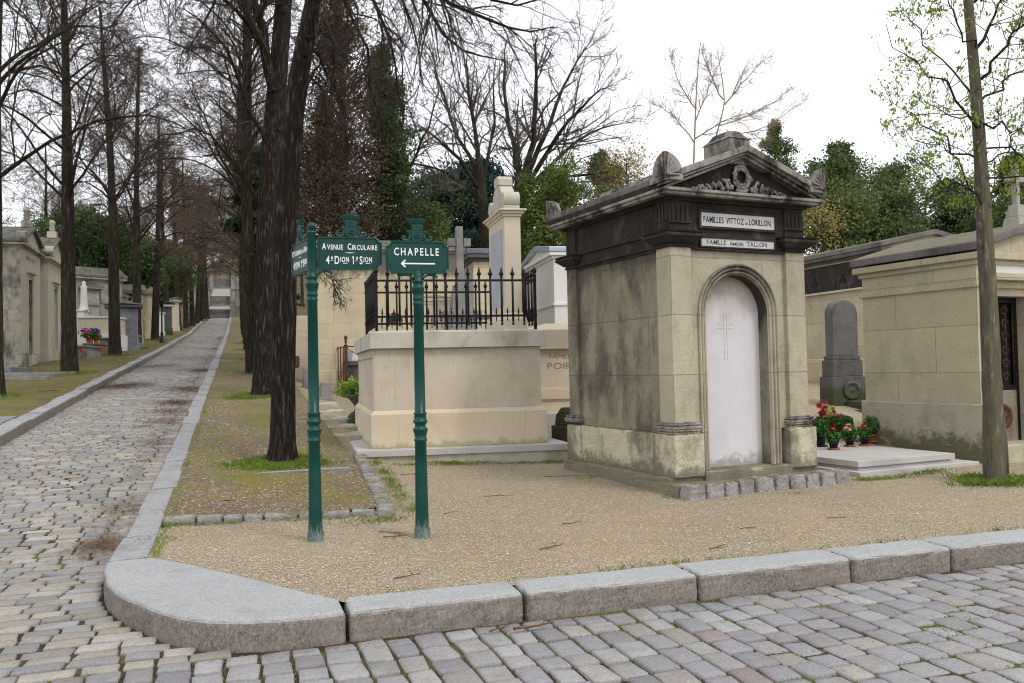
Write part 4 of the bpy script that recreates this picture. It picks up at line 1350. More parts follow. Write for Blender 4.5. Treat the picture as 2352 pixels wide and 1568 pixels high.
# ------------------------------------------------------------------ generic mausoleums
def mausoleum(name, origin, yaw, w, dp, zg, eave, apex, mat, mfront, mroof, label, cat='mausoleum', door=None, cornice=.10, roofth=.12, gable='front', mcorn=None, side_holes=0, band=None, acr=False, ptxt=None, group=None, pl=.40, mplinth=None):
    """origin = near left corner of the front; x along the front, y into depth; zg = ground; heights absolute"""
    d = yawdir(yaw)
    e = empty(name, (origin[0], origin[1], zg), math.atan2(d.y, d.x))
    tag(e, label, cat, group)
    E, A = eave - zg, apex - zg
    mcorn = mcorn or mat
    b = MB()
    if door:
        dx0, dx1, dz0, dz1 = door
        t = .25
        b.box(0, dx0, 0, t, -.6, E - .001); b.box(dx1, w, 0, t, -.6, E - .001); b.box(dx0 + .0005, dx1 - .0005, 0, t, dz1, E - .001); b.box(dx0 + .0005, dx1 - .0005, 0.02, t, -.6, dz0)
        b.box(0, w, t + .0005, dp, -.6, E - .002)
    else:
        b.box(0, w, 0, dp, -.6, E - .001)
    b.build('wall', mat, e)
    if mfront is not mat:
        b = MB()
        if door:
            for xa_, xb_ in ((.0, dx0 - .02), (dx1 + .02, w)): b.box(xa_ + (.002 if xa_ == 0 else 0), xb_ - (.002 if xb_ == w else 0), -.012, -.0005, .0, E - .003)
            b.box(dx0 - .0195, dx1 + .0195, -.012, -.0005, dz1, E - .003)
        else: b.box(.002, w - .002, -.012, -.0005, 0, E - .003)
        b.build('front_wall', mfront, e)
    mplinth = mplinth or mat
    if not door:
        b = MB(); b.box(-.05, w + .05, -.05, dp + .05, -.6, pl); b.build('plinth', mplinth, e, bevel=.02)
    if door:
        b = MB(); b.box(-.05, dx0 - .13, -.06, dp + .05, -.6, pl); b.box(dx1 + .13, w + .05, -.06, dp + .05, -.6, pl)
        b.build('plinth', mplinth, e, bevel=.02)
    c = cornice
    b = MB()
    b.box(-c * .4, w + c * .4, -c * .4, dp + c * .4, E - .12, E - .0505); b.box(-c, w + c, -c, dp + c, E - .05, E + .04)
    b.build('cornice', mcorn, e, bevel=.01)
    b = MB(); o_ = c + .02
    zr = E + .0405
    if gable == 'front':
        P = [(-o_, zr + .02), (w / 2, A - roofth), (w + o_, zr + .02), (w + o_, zr + .02 + roofth), (w / 2, A), (-o_, zr + .02 + roofth)]
        b.prism(P, -o_, dp + o_, 'y'); b.build('roof', mroof, e, bevel=.015)
        b = MB(); b.prism([(-c * .5, zr), (w + c * .5, zr), (w / 2, A - roofth * .8)], -c * .3, dp + c * .3, 'y'); b.build('pediment', mfront, e)
    elif gable == 'side':
        P = [(-o_, zr), (dp / 2, A - roofth), (dp + o_, zr), (dp + o_, zr + roofth), (dp / 2, A), (-o_, zr + roofth)]
        b.prism(P, -o_, w + o_, 'x'); b.build('roof', mroof, e, bevel=.015)
        b = MB(); b.prism([(-c * .5, zr), (dp + c * .5, zr), (dp / 2, A - roofth * .8)], -c * .3, w + c * .3, 'x'); b.build('pediment', mat, e)
    else:
        b.hexa([(-o_, -o_, zr), (w + o_, -o_, zr), (w + o_, dp + o_, zr), (-o_, dp + o_, zr)], [(w * .35, dp * .35, A), (w * .65, dp * .35, A), (w * .65, dp * .65, A), (w * .35, dp * .65, A)])
        b.build('roof', mroof, e, bevel=.015)
    if band:
        b = MB(); b.box(-.035, w + .035, -.035, dp + .035, band, band + .07); b.build('string_course', mcorn, e, bevel=.01)
    if door:
        b = MB()
        b.box(dx0 - .12, dx0, -.05, .02, dz0, dz1 + .1); b.box(dx1, dx1 + .12, -.05, .02, dz0, dz1 + .1)
        b.box(dx0 - .1199, dx1 + .1199, -.045, .02, dz1 + .1005, dz1 + .20); b.box(dx0 - .19, dx1 + .19, -.14, .02, dz1 + .2005, dz1 + .30)
        b.build('door_frame', mfront, e, bevel=.01)
        b = MB(); b.box(dx0, dx1, t + .0, t + .01, dz0, dz1); o = b.build('doorway', M['blackhole'], e)
        b = MB(); b.box(dx0 - .03, dx1 + .03, -.16, .0, -.4, dz0 - .01); b.build('threshold', mfront, e, bevel=.015)
    if acr:
        for xx in (0, w - .3):
            b = MB(); b.prism([(xx, zr + .05), (xx + .32, zr + .05), (xx + .31, zr + .3), (xx + .24, zr + .42), (xx + .14, zr + .45), (xx + .04, zr + .38), (xx, zr + .25)], -o_ - .01, .15, 'y'); b.build('acroterion', mat, e, bevel=.02)
        b = MB(); b.box(w / 2 - .16, w / 2 + .16, -.05, .3, A - .05, A + .22, dx=.04); b.lathe([(A + .22, .08), (A + .3, .12), (A + .5, .09), (A + .6, .14), (A + .7, .04)], (w / 2, .12, 0), 8); b.build('finial', mat, e, bevel=.01)
    if ptxt:
        for runs, wd, x_, z_, mt in ptxt:
            lettering('lettering', runs, wd, mt, e, face_front(x_, -.0135, z_), .001, .001)
    return e


# near-left pair, fronts on the avenue side
zz = hh(-6, 27)
mz = mausoleum('mausoleum', (-6.35, 26.0), 72, 3.1, 2.6, 1.95, 6.20, 7.05, M['leftstone'], M['leftfront'], M['roofstone'],
    'nearest mausoleum on the left of the avenue, blotched stone side wall and tall doorway', door=(1.0, 1.75, .35, 3.1), gable='front', acr=True, cornice=.16,
    ptxt=[([('FAMILLE LAVAL', .22, 0)], 1.5, 1.45, 3.78, M['darkstone'])])
mz.rotation_euler = (0, 0, math.pi / 2)      # front faces the avenue
mz2 = mausoleum('mausoleum', (-6.15, 29.5), 72, 3.0, 2.6, 2.1, 6.15, 7.2, M['leftfront'], M['leftfront'], M['roofstone'],
    'second mausoleum on the left of the avenue, steep gable above a dark doorway', door=(.95, 1.7, .45, 2.95), gable='front', acr=True, cornice=.16)
mz2.rotation_euler = (0, 0, math.pi / 2)

# yellow limestone mausoleum behind the sign posts
qa = at(727, 838, 23.5); qb = at(1040, 838, 25.5)
v = (qb - qa); v.z = 0
yw = 74
def px2z(py, px, d): return at(px, py, d).z
ym = mausoleum('mausoleum', (qa.x, qa.y), yw, v.length, 4.0, hh(qa.x, qa.y) + .1, px2z(575, 960, 24.6), px2z(548, 960, 24.6) + .1, M['yellowstone'], M['yellowstone'], M['midstone'],
    'long yellow limestone mausoleum wall behind the green signposts', gable='hip', cornice=.12, mcorn=M['midstone'], roofth=.1)
b = MB(); b.box(-.02, -.0005, 1.2, 2.6, .2, 2.4); b.build('doorway', M['blackhole'], ym)
b = MB(); b.box(-.10, -.0006, .9, 1.19, -.3, 2.7); b.box(-.10, -.0006, 2.61, 2.9, -.3, 2.7); b.box(-.11, -.0006, .85, 2.95, 2.7005, 2.95); b.build('door_frame', M['lime_cap'], ym)

# small dark mausoleum with slate roof behind the railing
def mau_px(x0, x1, ybase, yeave, yapex, d0, d1, dp, **kw):
    """front face between photo columns x0..x1 at depths d0, d1"""
    a = at(x0, ybase, d0); c_ = at(x1, ybase, d1)
    v = c_ - a
    yw = math.degrees(math.atan2(v.x, v.y)) - 18
    L = Vector((v.x, v.y)).length
    xm = (x0 + x1) / 2; dm = (d0 + d1) / 2
    return mausoleum('mausoleum', (a.x, a.y), yw, L, dp, kw.pop('zg', a.z), at(xm, yeave, dm).z, at(xm, yapex, dm).z, **kw)
mau_px(1092, 1165, 900, 588, 566, 19.4, 19.55, 1.7, zg=.8, mat=M['greystone'], mfront=M['yellowstone'], mroof=M['slate'], label='small grey mausoleum with dark slate roof seen behind the railing', gable='side', cornice=.14, mcorn=M['darkstone'], band=1.75)
mau_px(1275, 1345, 760, 583, 546, 20.5, 20.65, 3.0, zg=.9, mat=M['white'], mfront=M['white'], mroof=M['zinc'], label='clean white mausoleum with zinc roof between the stele and the big mausoleum', gable='side', cornice=.12, band=2.0)
# a flat grey tomb and beige walls behind the railing
mau_px(965, 1035, 790, 688, 676, 21.5, 21.6, 1.0, zg=.9, mat=M['stele'], mfront=M['stele'], mroof=M['midstone'], label='beige tomb wall seen through the railing behind the stone cross', cat='tomb', gable='hip', cornice=.04)

# dark stone cross on a stepped pedestal
def cross_on(name, px, ytop, d, zg, h_, w_, th, arm, mat, label, pedw, ped, yaw=70):
    o_ = at(px, 800, d); dv = yawdir(yaw)
    e = empty(name, (o_.x, o_.y, zg), math.atan2(dv.y, dv.x)); tag(e, label, 'cross')
    zt_ = at(px, ytop, d).z - zg
    b = MB(); b.box(-th, th, -th, th, ped, zt_, dx=.015, dy=.015); b.box(-arm, -th - .0005, -th * .9, th * .9, zt_ - h_, zt_ - h_ + 2 * th); b.box(th + .0005, arm, -th * .9, th * .9, zt_ - h_, zt_ - h_ + 2 * th)
    b.build('cross', mat, e, bevel=.015)
    b = MB()
    b.box(-pedw, pedw, -pedw, pedw, -.5, ped * .72, dx=.05, dy=.05); b.box(-pedw * 1.12, pedw * 1.12, -pedw * 1.12, pedw * 1.12, ped * .7205, ped * .77)
    b.box(-pedw * .6, pedw * .6, -pedw * .6, pedw * .6, ped * .7705, ped * .95, dx=.04, dy=.04); b.box(-pedw * .4, pedw * .4, -pedw * .4, pedw * .4, ped * .9505, ped * .9995)
    b.build('pedestal', mat, e, bevel=.012)
    return e
ce = cross_on('stone_cross', 1059, 520, 17.5, .8, .42, .3, .085, .235, M['midstone'], 'dark stone cross on a tall stepped pedestal behind the railing', .34, 2.35, 75)

# low tomb with carved family name beside the big mausoleum
a = at(1250, 920, 14.6); v = yawdir(80)
e = empty('low_tomb', (a.x, a.y, 0), math.atan2(v.y, v.x)); tag(e, 'pale low tomb carved POIRIER, half hidden by the big mausoleum', 'tomb')
z = lambda y: at(1280, y, 14.7).z
b = MB(); b.box(-.3, 2.4, -.0, 1.9, z(800), z(758)); b.hexa([(-.3, 0, z(758) + .0005), (2.4, 0, z(758) + .0005), (2.4, 1.9, z(758) + .0005), (-.3, 1.9, z(758) + .0005)], [(.1, .25, z(742)), (2.0, .25, z(742)), (2.0, 1.6, z(742)), (.1, 1.6, z(742))]); b.build('lid', M['lime_new'], e, bevel=.008)
b = MB(); b.box(-.2, 2.3, .09, 1.8, z(890), z(800) - .0005); o = b.build('body', M['lime_new'], e)
lettering('lettering', [('FAMILLE', .11, 0)], .46, M['letter_grave'], o, face_front(.36, .0885, z(822)), .001)
lettering('lettering', [('POIRIER', .16, 0)], .75, M['letter_grave'], o, face_front(.46, .0885, z(846)), .001, .002)
b = MB(); b.box(-.25, 2.35, .04, 1.85, z(893), z(890) - .0005); b.box(-.3, 2.4, -.04, 1.9, z(915), z(893) - .0005); b.box(-.3, 2.4, .0, 1.9, -.1, z(915) - .0005); b.build('base', M['lime_base'], e, bevel=.008)
b = MB(); b.box(-.5, 2.6, -.28, 2.0, -.1, z(945)); b.build('slab', M['slab'], e, bevel=.008)
# mossy stepped stone at the back-left corner of the mausoleum
a = at(1304, 970, 13.2)
e = empty('boundary_stone', (a.x, a.y, .15), crz); tag(e, 'small mossy stepped stone at the back corner of the big mausoleum', 'stone')
M['mossdark'] = stone('moss_dark_stone', (.045, .045, .035), (.08, .08, .055), (.03, .035, .015), .6, top=(.06, .075, .02))
b = MB(); b.box(-.14, .25, -.1, .3, -.3, .36); b.box(-.10, .21, -.06, .26, .3605, .55, dx=.02, dy=.02); b.box(-.07, .18, -.03, .23, .5505, .64, dx=.05, dy=.05); b.build('stone', M['mossdark'], e, bevel=.02)
b = MB(); b.box(-.5, .5, -.25, .4, -.4, -.02); b.build('kerb', M['midstone'], e, bevel=.02)

# ------------------------------------------------------------------ rusty enclosure, urn planter and blocks at left of the box tomb
a = T(796, 912); dvv = yawdir(68)
e = empty('rusty_railing', (a.x, a.y, a.z), math.atan2(dvv.y, dvv.x)); tag(e, 'rusty iron enclosure with pine-cone finial around a dark old grave', 'railing')
s_ = depth(a) / 1941
W1 = 1.4; DPT = 1.9
pz = (at(800, 792, depth(a)).z - a.z)
for (x, y, fin) in ((0, 0, 1), (-.30 * 0, DPT, 0), (W1, 0, 0), (W1, DPT, 0)):
    b = MB(); b.box(x - .03, x + .03, y - .03, y + .03, -.2, pz); b.tube([(x - .035, y, 0), (x - .035, y, pz)], .012, 6); b.tube([(x + .035, y, 0), (x + .035, y, pz)], .012, 6)
    b.lathe([(pz, .05), (pz + .02, .055), (pz + .03, .02), (pz + .07, .02), (pz + .10, .055), (pz + .11, .02), (pz + .15, .045), (pz + .19, .05), (pz + .23, .03), (pz + .25, .005)], (x, y, 0), 10)
    b.build('corner_post', M['rust'], e)
b = MB()
for y in (0, DPT):
    for z_ in (.12, pz - .04): b.box(0, W1, y - .012, y + .012, z_, z_ + .03)
    b.tube([(0, y, pz - .05), (W1 / 2, y, pz - .5), (W1, y, pz - .05)], .012, 6); b.tube([(0, y, .15), (W1 / 2, y, .6), (W1, y, .15)], .012, 6)
for x in (0, W1):
    for z_ in (.12, pz - .04): b.box(x - .012, x + .012, 0, DPT, z_ + .001, z_ + .029)
    for k in range(1, 5): b.box(x - .012, x + .012, DPT * k / 5 - .025, DPT * k / 5 + .025, .12, pz - .04)
b.build('rail', M['rust'], e)
e2 = empty('dark_grave', (a.x, a.y, a.z), math.atan2(dvv.y, dvv.x)); tag(e2, 'dark mossy old grave inside the rusty enclosure', 'grave')
b = MB(); b.box(-.12, W1 + .2, -.12, DPT + .1, -.3, .06); b.build('kerb', M['darkstone'], e2, bevel=.02)
b = MB(); b.box(.22, W1, .25, DPT - .1, .0605, .85); b.box(.15, W1 + .05, .18, DPT - .05, .8505, .98); b.build('body', M['darkstone'], e2, bevel=.02)
b = MB(); b.hexa([(.2, .25, .9805), (W1, .25, .9805), (W1, DPT, .9805), (.2, DPT, .9805)], [(.3, .5, 1.28), (W1 - .1, .5, 1.28), (W1 - .1, DPT - .3, 1.28), (.3, DPT - .3, 1.28)]); b.build('lid', M['slab'], e2, bevel=.01)

# withered bouquet hanging on the enclosure's left side is built with the flowers below
u = T(832, 972)
un = empty('urn_planter', u, 0); tag(un, 'dark stone urn on a square mossy foot, filled with bright green fern', 'planter')
b = MB(); b.box(-.30, .30, -.30, .30, -.15, .10); b.box(-.25, .25, -.25, .25, .1005, .17, dx=.02, dy=.02); b.lathe([(.17, .24), (.20, .23), (.25, .15), (.32, .13), (.36, .15), (.45, .22), (.50, .26), (.52, .29), (.545, .305), (.57, .30), (.58, .27), (.56, .22), (.50, .20)], (0, 0, 0), 24)
b.build('urn', M['darkstone'], un, bevel=.01)
# concrete blocks and grey flagstones further left
for i, (px, py, w_, h_, m_, lab) in enumerate(((750, 917, .28, .42, 'midstone', 'mossy concrete block standing left of the rusty enclosure'), (760, 896, .24, .60, 'midstone', 'taller grey concrete block beside the rusty enclosure'), (716, 893, .42, .34, 'slate', 'low dark granite grave between the signpost and the concrete blocks'))):
    a = T(px, py)
    e = empty('stone_block' if i < 2 else 'low_grave', a, math.atan2(dvv.y, dvv.x)); tag(e, lab, 'block' if i < 2 else 'grave')
    b = MB(); b.box(-w_ / 2, w_ / 2, 0, w_ * .9, -.2, h_, dx=.02); b.box(-w_ / 2 - .03, w_ / 2 + .03, -.03, w_ * .9 + .03, -.2, .08)
    b.build('body', M[m_], e, bevel=.02)
a = T(690, 870)
e = empty('small_grave', a, math.atan2(dvv.y, dvv.x)); tag(e, 'small pink and cream grave just right of the nearest trunk', 'grave')
b = MB(); b.box(-.6, .1, 0, .8, -.2, .35); b.build('body', M['lime_new'], e, bevel=.02)
b = MB(); b.box(-.5, .0, .1, .7, .351, .72); b.build('headstone', M['redgranite'], e, bevel=.05)

fl = MB(); a = T(800, 1000); 
for k in range(5):
    aa = T(805 - k * 14, 1000 - k * 18)
    zq = hh(aa.x, aa.y) + .03
    fl.box(aa.x - .45, aa.x + .25, aa.y - .15, aa.y + .75, zq - .1, zq + k * .002)
o = fl.build('paving', M['slab_side'], bevel=.01); o['kind'] = 'structure'

# ------------------------------------------------------------------ right side: mausoleum, wall, stele, flower slab
nearc = at(2258, 1060, 11.17); farc = at(1991, 979, 12.9)
v = farc - nearc; v.z = 0
# front runs to the right from the near corner, perpendicular to the side wall
side = v.normalized()
yw = math.degrees(math.atan2(side.x, side.y)) - 18 + 90
E_ = at(2250, 585, 11.17).z
rm = mausoleum('mausoleum', (nearc.x, nearc.y), yw, 2.2, v.length, .0, E_, E_ + .50, M['rightstone'], M['rightstone'], M['mossroof'],
    'large beige stone mausoleum at the right edge with mossy slab roof and iron door', door=(.32, 1.05, .28, 2.25), cornice=.10, roofth=.11, gable='front', mcorn=M['rightstone'], band=E_ - .42, pl=.82, mplinth=M['rightplinth'])
b = MB(); b.box(.12, 1.9, -.02, -.0125, E_ - .36, E_ - .12); b.build('name_panel', M['white'], rm)
b = MB()
dx0, dx1 = .32, 1.05
b.box(dx0, dx0 + .06, .17, .21, .28, 2.25); b.box(dx1 - .06, dx1, .17, .21, .28, 2.25); b.box(dx0 + .0605, dx1 - .0605, .17, .21, 2.17, 2.25); b.box(dx0 + .0605, dx1 - .0605, .17, .21, .981, 1.05)
dr = b.build('door', M['iron'], rm, bevel=.006)
b = MB(); b.box(dx0 + .0605, dx1 - .0605, .175, .205, .28, .98); b.build('door_panel', stone('rusty_door_panel', (.22, .20, .16), (.30, .27, .22), (.12, .06, .035), .5, grain=.3), dr)
b = MB()
for i in range(6):
    for sgn in (-1, 1):
        zc = 1.16 + i * .18; xc = (dx0 + dx1) / 2 + sgn * .12
        sp = spiral(xc, zc, .075, 0 if sgn > 0 else math.pi, 1.2, 18, .2, sgn)
        b.tube([(x, .19, z) for x, z in sp], .009, 5)
for i in range(5): b.tube([(dx0 + .06 + i * .15, .19, 1.05), (dx0 + .06 + i * .15, .19, 2.17)], .008, 5)
b.build('grille', M['rust'], dr)
b = MB(); b.lathe([(0, .17), (.02, .17), (.03, .14), (.03, .12), (.012, .11), (.012, .06), (.03, .04), (.03, .01)], (0, 0, 0), 20, M=Matrix.Translation(((dx0 + dx1) / 2, .168, .62)) @ Matrix.Rotation(math.radians(90), 4, 'X')); b.build('medallion', M['rust'], dr)
cr = MB(); zc = E_ + .47
cr.box(.95, 1.25, .0, .3, zc - .1, zc + .12, dx=.04, dy=.04); cr.box(1.0, 1.2, .05, .25, zc + .1205, zc + .30, dx=.03, dy=.03)
cr.box(1.06, 1.14, .11, .19, zc + .3005, zc + .86); cr.box(.90, 1.0595, .115, .185, zc + .62, zc + .70); cr.box(1.1405, 1.30, .115, .185, zc + .62, zc + .70)
cr.build('roof_cross', M['greystone'], rm, bevel=.012)

# blackened mausoleum behind it, only its left wall shows
a = at(1848, 899, 23.0); c_ = at(2010, 905, 20.5)
v = c_ - a; v.z = 0
yw = math.degrees(math.atan2(v.x, v.y)) - 18
Ee = at(1848, 607, 23).z
bm_ = mausoleum('mausoleum', (a.x - v.x * .35, a.y - v.y * .35), yw, v.length * 1.5, 3.0, .55, Ee, Ee + .5, M['rightstone'], M['rightstone'], M['mossroof'],
    'beige mausoleum wall with blackened frieze, behind the dark round-headed gravestone', cornice=.16, gable='side', mcorn=M['darkstone'])
b = MB(); L_ = v.length * 1.5
b.box(-.02, L_ + .02, -.03, -.013, Ee - .55 - .85, Ee - .55 - .17); o = b.build('frieze', M['soot'], bm_)
b = MB(); b.box(-.06, L_ + .06, -.09, -.0135, Ee - .55 - .90, Ee - .55 - .8505); b.build('string_course', M['lime_cap'], bm_)
b = MB()
for k in range(7):
    xx = .5 + k * 1.05
    for dx_, dz_ in ((-.075, 0), (.075, 0), (0, .12)): b.prism([(xx + dx_ + .07 * math.cos(i * math.pi / 5), Ee - .55 - .62 + dz_ + .07 * math.sin(i * math.pi / 5)) for i in range(10)], -.034, -.0305 - .001 * (dx_ > 0) - .002 * (dz_ > 0), 'y')
b.build('trefoil_vents', M['blackhole'], bm_)
b = MB(); b.box(-.05, L_ + .05, -.10, -.013, -.4, .95); b.build('plinth', M['yellowstone'], bm_, bevel=.02)

# dark round-headed gravestone
d_ = 17.2
a = at(1953, 925, d_); dv = yawdir(82)
zg_ = at(1953, 925, d_).z
g = empty('gravestone', (a.x, a.y, zg_), math.atan2(dv.y, dv.x)); tag(g, 'tall dark round-headed gravestone between the two beige mausoleums', 'gravestone')
k = d_ / 1941
H_ = (925 - 688) * k
b = MB(); b.box(-42 * k, 42 * k, 0, .55, -.5, 62 * k, dx=.01); b.build('foot', M['darkstone'], g, bevel=.015)
b = MB(); b.box(-37 * k, 37 * k, .04, .50, 62 * k + .0005, 100 * k); b.box(-34 * k, 34 * k, .07, .46, 100 * k + .0005, 110 * k); b.build('base', M['darkstone'], g, bevel=.015)
b = MB(); w_ = 31 * k; n = 16; zs_ = H_ - w_
b.prism([(-w_, 110 * k + .0005), (w_, 110 * k + .0005)] + [(w_ * math.cos(math.pi * i / n), zs_ + w_ * math.sin(math.pi * i / n)) for i in range(n + 1)], .10, .42, 'y'); b.build('headstone', stone('streaked_dark_stone', (.09, .088, .085), (.17, .165, .155), (.04, .04, .038), .6, grain=.3), g, bevel=.012)
b = MB(); b.lathe([(0, .19), (.02, .20), (.03, .17), (.03, .13), (.01, .12), (.01, .05), (.02, .02)], (0, 0, 0), 20, M=Matrix.Translation((.05, -.001, 30 * k)) @ Matrix.Rotation(math.radians(90), 4, 'X')); b.build('medallion', M['darkstone'], g)
b = MB(); b.box(-.1, 1.0, -.9, -.02, -.4, .06); b.box(-.3, 1.3, -1.3, -.0, -.4, -.10); b.build('grave_kerb', M['darkstone'], g, bevel=.02)

# flat double slab
A_ = G0 = T(1976, 1096); B_ = T(2250, 1065)
v = B_ - A_; v.z = 0
L_ = v.length
fs_ = empty('flat_grave', (A_.x, A_.y, 0), math.atan2(v.y, v.x)); tag(fs_, 'flat pale two-tier grave slab right of the big mausoleum', 'grave')
b = MB(); b.box(0, L_, 0, 2.9, -.2, .085, dx=0); b.build('lower_slab', M['slab'], fs_, bevel=.006)
b = MB(); b.box(.12, L_ - .32, .14, 2.7, .0855, .125, dx=.03, dy=.03); b.box(.10, L_ - .30, .12, 2.7, .1255, .20); b.build('upper_slab', M['slab'], fs_, bevel=.006)
SLABZ = .20


# ------------------------------------------------------------------ further tombs along the left of the avenue
def simple(px0, px1, ybase, ytop, d, dp, mat, label, cat, cap=None, kind='box', name='tomb', turn=6):
    a = at(px0, ybase, d); c_ = at(px1, ybase, d)
    L = (c_ - a).length; v = yawdir(90 - turn)
    e = empty(name, (a.x, a.y, a.z), math.atan2(v.y, v.x)); tag(e, label, cat)
    H = (ybase - ytop) * d / 1941
    if kind == 'box':
        b = MB(); b.box(0, L, 0, dp, -.8, H - .08); b.build('body', mat, e, bevel=.01)
        b = MB(); b.box(-.06, L + .06, -.06, dp + .06, H - .0795, H); b.build('lid', cap or mat, e, bevel=.01)
        b = MB(); b.box(-.1, L + .1, -.1, dp + .1, -.8, .12); b.build('base', cap or mat, e, bevel=.01)
    return e, L, H
simple(178, 258, 776, 728, 41, 2.0, M['lime_new'], 'pale walled box tomb behind the second trunk on the left', 'tomb', M['white'])
e, L, H = simple(178, 190, 729, 712, 43, .7, M['white'], 'white column monument beside the first thick trunk on the left', 'monument', name='column_monument')
b = MB(); b.lathe([(H, .24), (H + .05, .22), (H + .3, .17), (H + 1.1, .15), (H + 1.2, .17), (H + 1.3, .08), (H + 1.42, .09), (H + 1.5, .03)], (.2, .3, 0), 14); b.build('column', M['white'], e)
mau_px(193, 228, 800, 662, 640, 45, 45.6, 2.0, zg=3.0, mat=M['greystone'], mfront=M['greystone'], mroof=M['darkstone'], label='dark-roofed grey mausoleum between the first two trunks on the left', gable='hip', cornice=.2, mcorn=M['midstone'], band=2.2)
mau_px(238, 262, 800, 676, 668, 47, 47, 2.4, zg=3.1, mat=M['midstone'], mfront=M['midstone'], mroof=M['mossroof'], label='small grey mausoleum half hidden by the second trunk on the left', gable='hip', cornice=.1)
qm = mau_px(268, 328, 795, 672, 650, 48.5, 49.2, 1.8, zg=3.2, mat=M['leftfront'], mfront=M['leftfront'], mroof=M['mossroof'], label='mausoleum with mossy roof and four-hole vent behind the third trunk on the left', gable='side', cornice=.2, mcorn=M['midstone'], band=2.35)
b = MB()
for k in range(4):
    a_ = math.pi / 2 * k + .78
    b.prism([(.62 + .14 * math.cos(a_) + .10 * math.cos(i * math.pi / 5), 2.75 + .14 * math.sin(a_) + .10 * math.sin(i * math.pi / 5)) for i in range(10)], -.04 - .001 * k, -.0125, 'y')
b.build('vent', M['blackhole'], qm)
mau_px(250, 316, 800, 704, 694, 42.5, 43, 1.0, zg=2.6, mat=M['midstone'], mfront=M['slate'], mroof=M['mossroof'], label='squat sarcophagus tomb with dark cornice in front of the mossy-roofed mausoleum', cat='tomb', gable='front', cornice=.22, mcorn=M['darkstone'], roofth=.08)
mau_px(340, 362, 790, 674, 658, 57, 57.3, 1.2, zg=3.9, mat=M['yellowstone'], mfront=M['yellowstone'], mroof=M['mossroof'], label='yellowish mausoleum just left of the black lamp post', gable='hip', cornice=.2)
mau_px(374, 395, 765, 702, 692, 64, 64.3, 1.2, zg=4.6, mat=M['darkstone'], mfront=M['darkstone'], mroof=M['darkstone'], label='black open tomb between the fifth and sixth trunks on the left', cat='tomb', gable='front', cornice=.2, mcorn=M['white'])
mau_px(398, 412, 760, 692, 682, 72, 72.3, 1.4, zg=5.2, mat=M['stele'], mfront=M['stele'], mroof=M['mossroof'], label='pale tomb beyond the black open tomb', cat='tomb', gable='front', cornice=.2)
mau_px(340, 352, 760, 716, 712, 62, 62, 2.0, zg=4.3, mat=M['white'], mfront=M['white'], mroof=M['slate'], label='little white tomb peeping between trunks left of the lamp post', cat='tomb', gable='hip', cornice=.1)
mau_px(150, 178, 800, 640, 610, 46, 45, 2.4, zg=2.9, mat=M['greystone'], mfront=M['greystone'], mroof=M['roofstone'], label='grey mausoleum behind the first thick trunk on the left', gable='front', cornice=.2, band=2.5)
mau_px(505, 535, 600, 575, 565, 165, 165, 6, zg=21, mat=M['white'], mfront=M['white'], mroof=M['slate'], label='pale building at the top of the distant steps', cat='building', gable='hip', cornice=.2)

# lamp post
a = at(372, 786, 52)
e = empty('lamp_post', a, 0); tag(e, 'slim black lamp post with lantern beside the avenue', 'lamp post')
Hh = (786 - 685) * 52 / 1941
b = MB(); b.lathe([(-.3, .16), (.12, .16), (.15, .10), (.5, .08), (.55, .10), (.6, .055), (Hh - .75, .04), (Hh - .7, .07), (Hh - .65, .04), (Hh - .6, .04)], (0, 0, 0), 12); b.build('pole', M['iron'], e)
b = MB(); b.hexa([(-.07, -.07, Hh - .6), (.07, -.07, Hh - .6), (.07, .07, Hh - .6), (-.07, .07, Hh - .6)], [(-.14, -.14, Hh - .2), (.14, -.14, Hh - .2), (.14, .14, Hh - .2), (-.14, .14, Hh - .2)])
b.hexa([(-.17, -.17, Hh - .199), (.17, -.17, Hh - .199), (.17, .17, Hh - .199), (-.17, .17, Hh - .199)], [(-.04, -.04, Hh), (.04, -.04, Hh), (.04, .04, Hh), (-.04, .04, Hh)]); b.build('lantern', M['iron'], e)

# reddish granite planter grave and grey low graves on the left
e, L, H = simple(193, 226, 803, 787, 37.5, 1.2, M['redgranite'], 'reddish granite grave carrying a pot of magenta flowers', 'grave', name='granite_grave')
simple(160, 192, 812, 792, 35, 1.5, M['midstone'], 'low grey grave with red votive light, right of the first thick trunk', 'grave', name='low_grave')
simple(228, 252, 800, 776, 39.5, 1.2, M['slate'], 'slate-grey low grave right of the magenta flowers', 'grave', name='low_grave')
simple(282, 305, 790, 770, 43.5, 1.2, M['slate'], 'bluish granite low grave right of the third trunk', 'grave', name='low_grave')
simple(0, 18, 852, 842, 26.5, 1.3, M['slate'], 'flat dark grave slab at the left edge in front of the nearest mausoleum', 'grave', name='flat_grave')
fl = MB()
for (px, py, d) in ((30, 870, 24.3), (60, 862, 25.5), (100, 858, 26.3)):
    a = T(px, py); zq = a.z + .02
    fl.box(a.x - 1.2, a.x + .9, a.y - .15, a.y + .25, zq - .3, zq + .05)
o = fl.build('stone_kerbing', M['midstone'], bevel=.02); o['kind'] = 'structure'
a = T(60, 948); fl = MB(); zq = hh(a.x, a.y)
for k in range(4): fl.box(-5.6 + k * .02, -3.0, 8.9 + k * .32, 9.2 + k * .32, zq - .3, hh(-4, 8.9 + k * .32) + .05)
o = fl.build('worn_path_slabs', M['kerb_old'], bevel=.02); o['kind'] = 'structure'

# ------------------------------------------------------------------ trees
def unit(a): return a / np.maximum(1e-9, np.linalg.norm(a, axis=-1, keepdims=True))


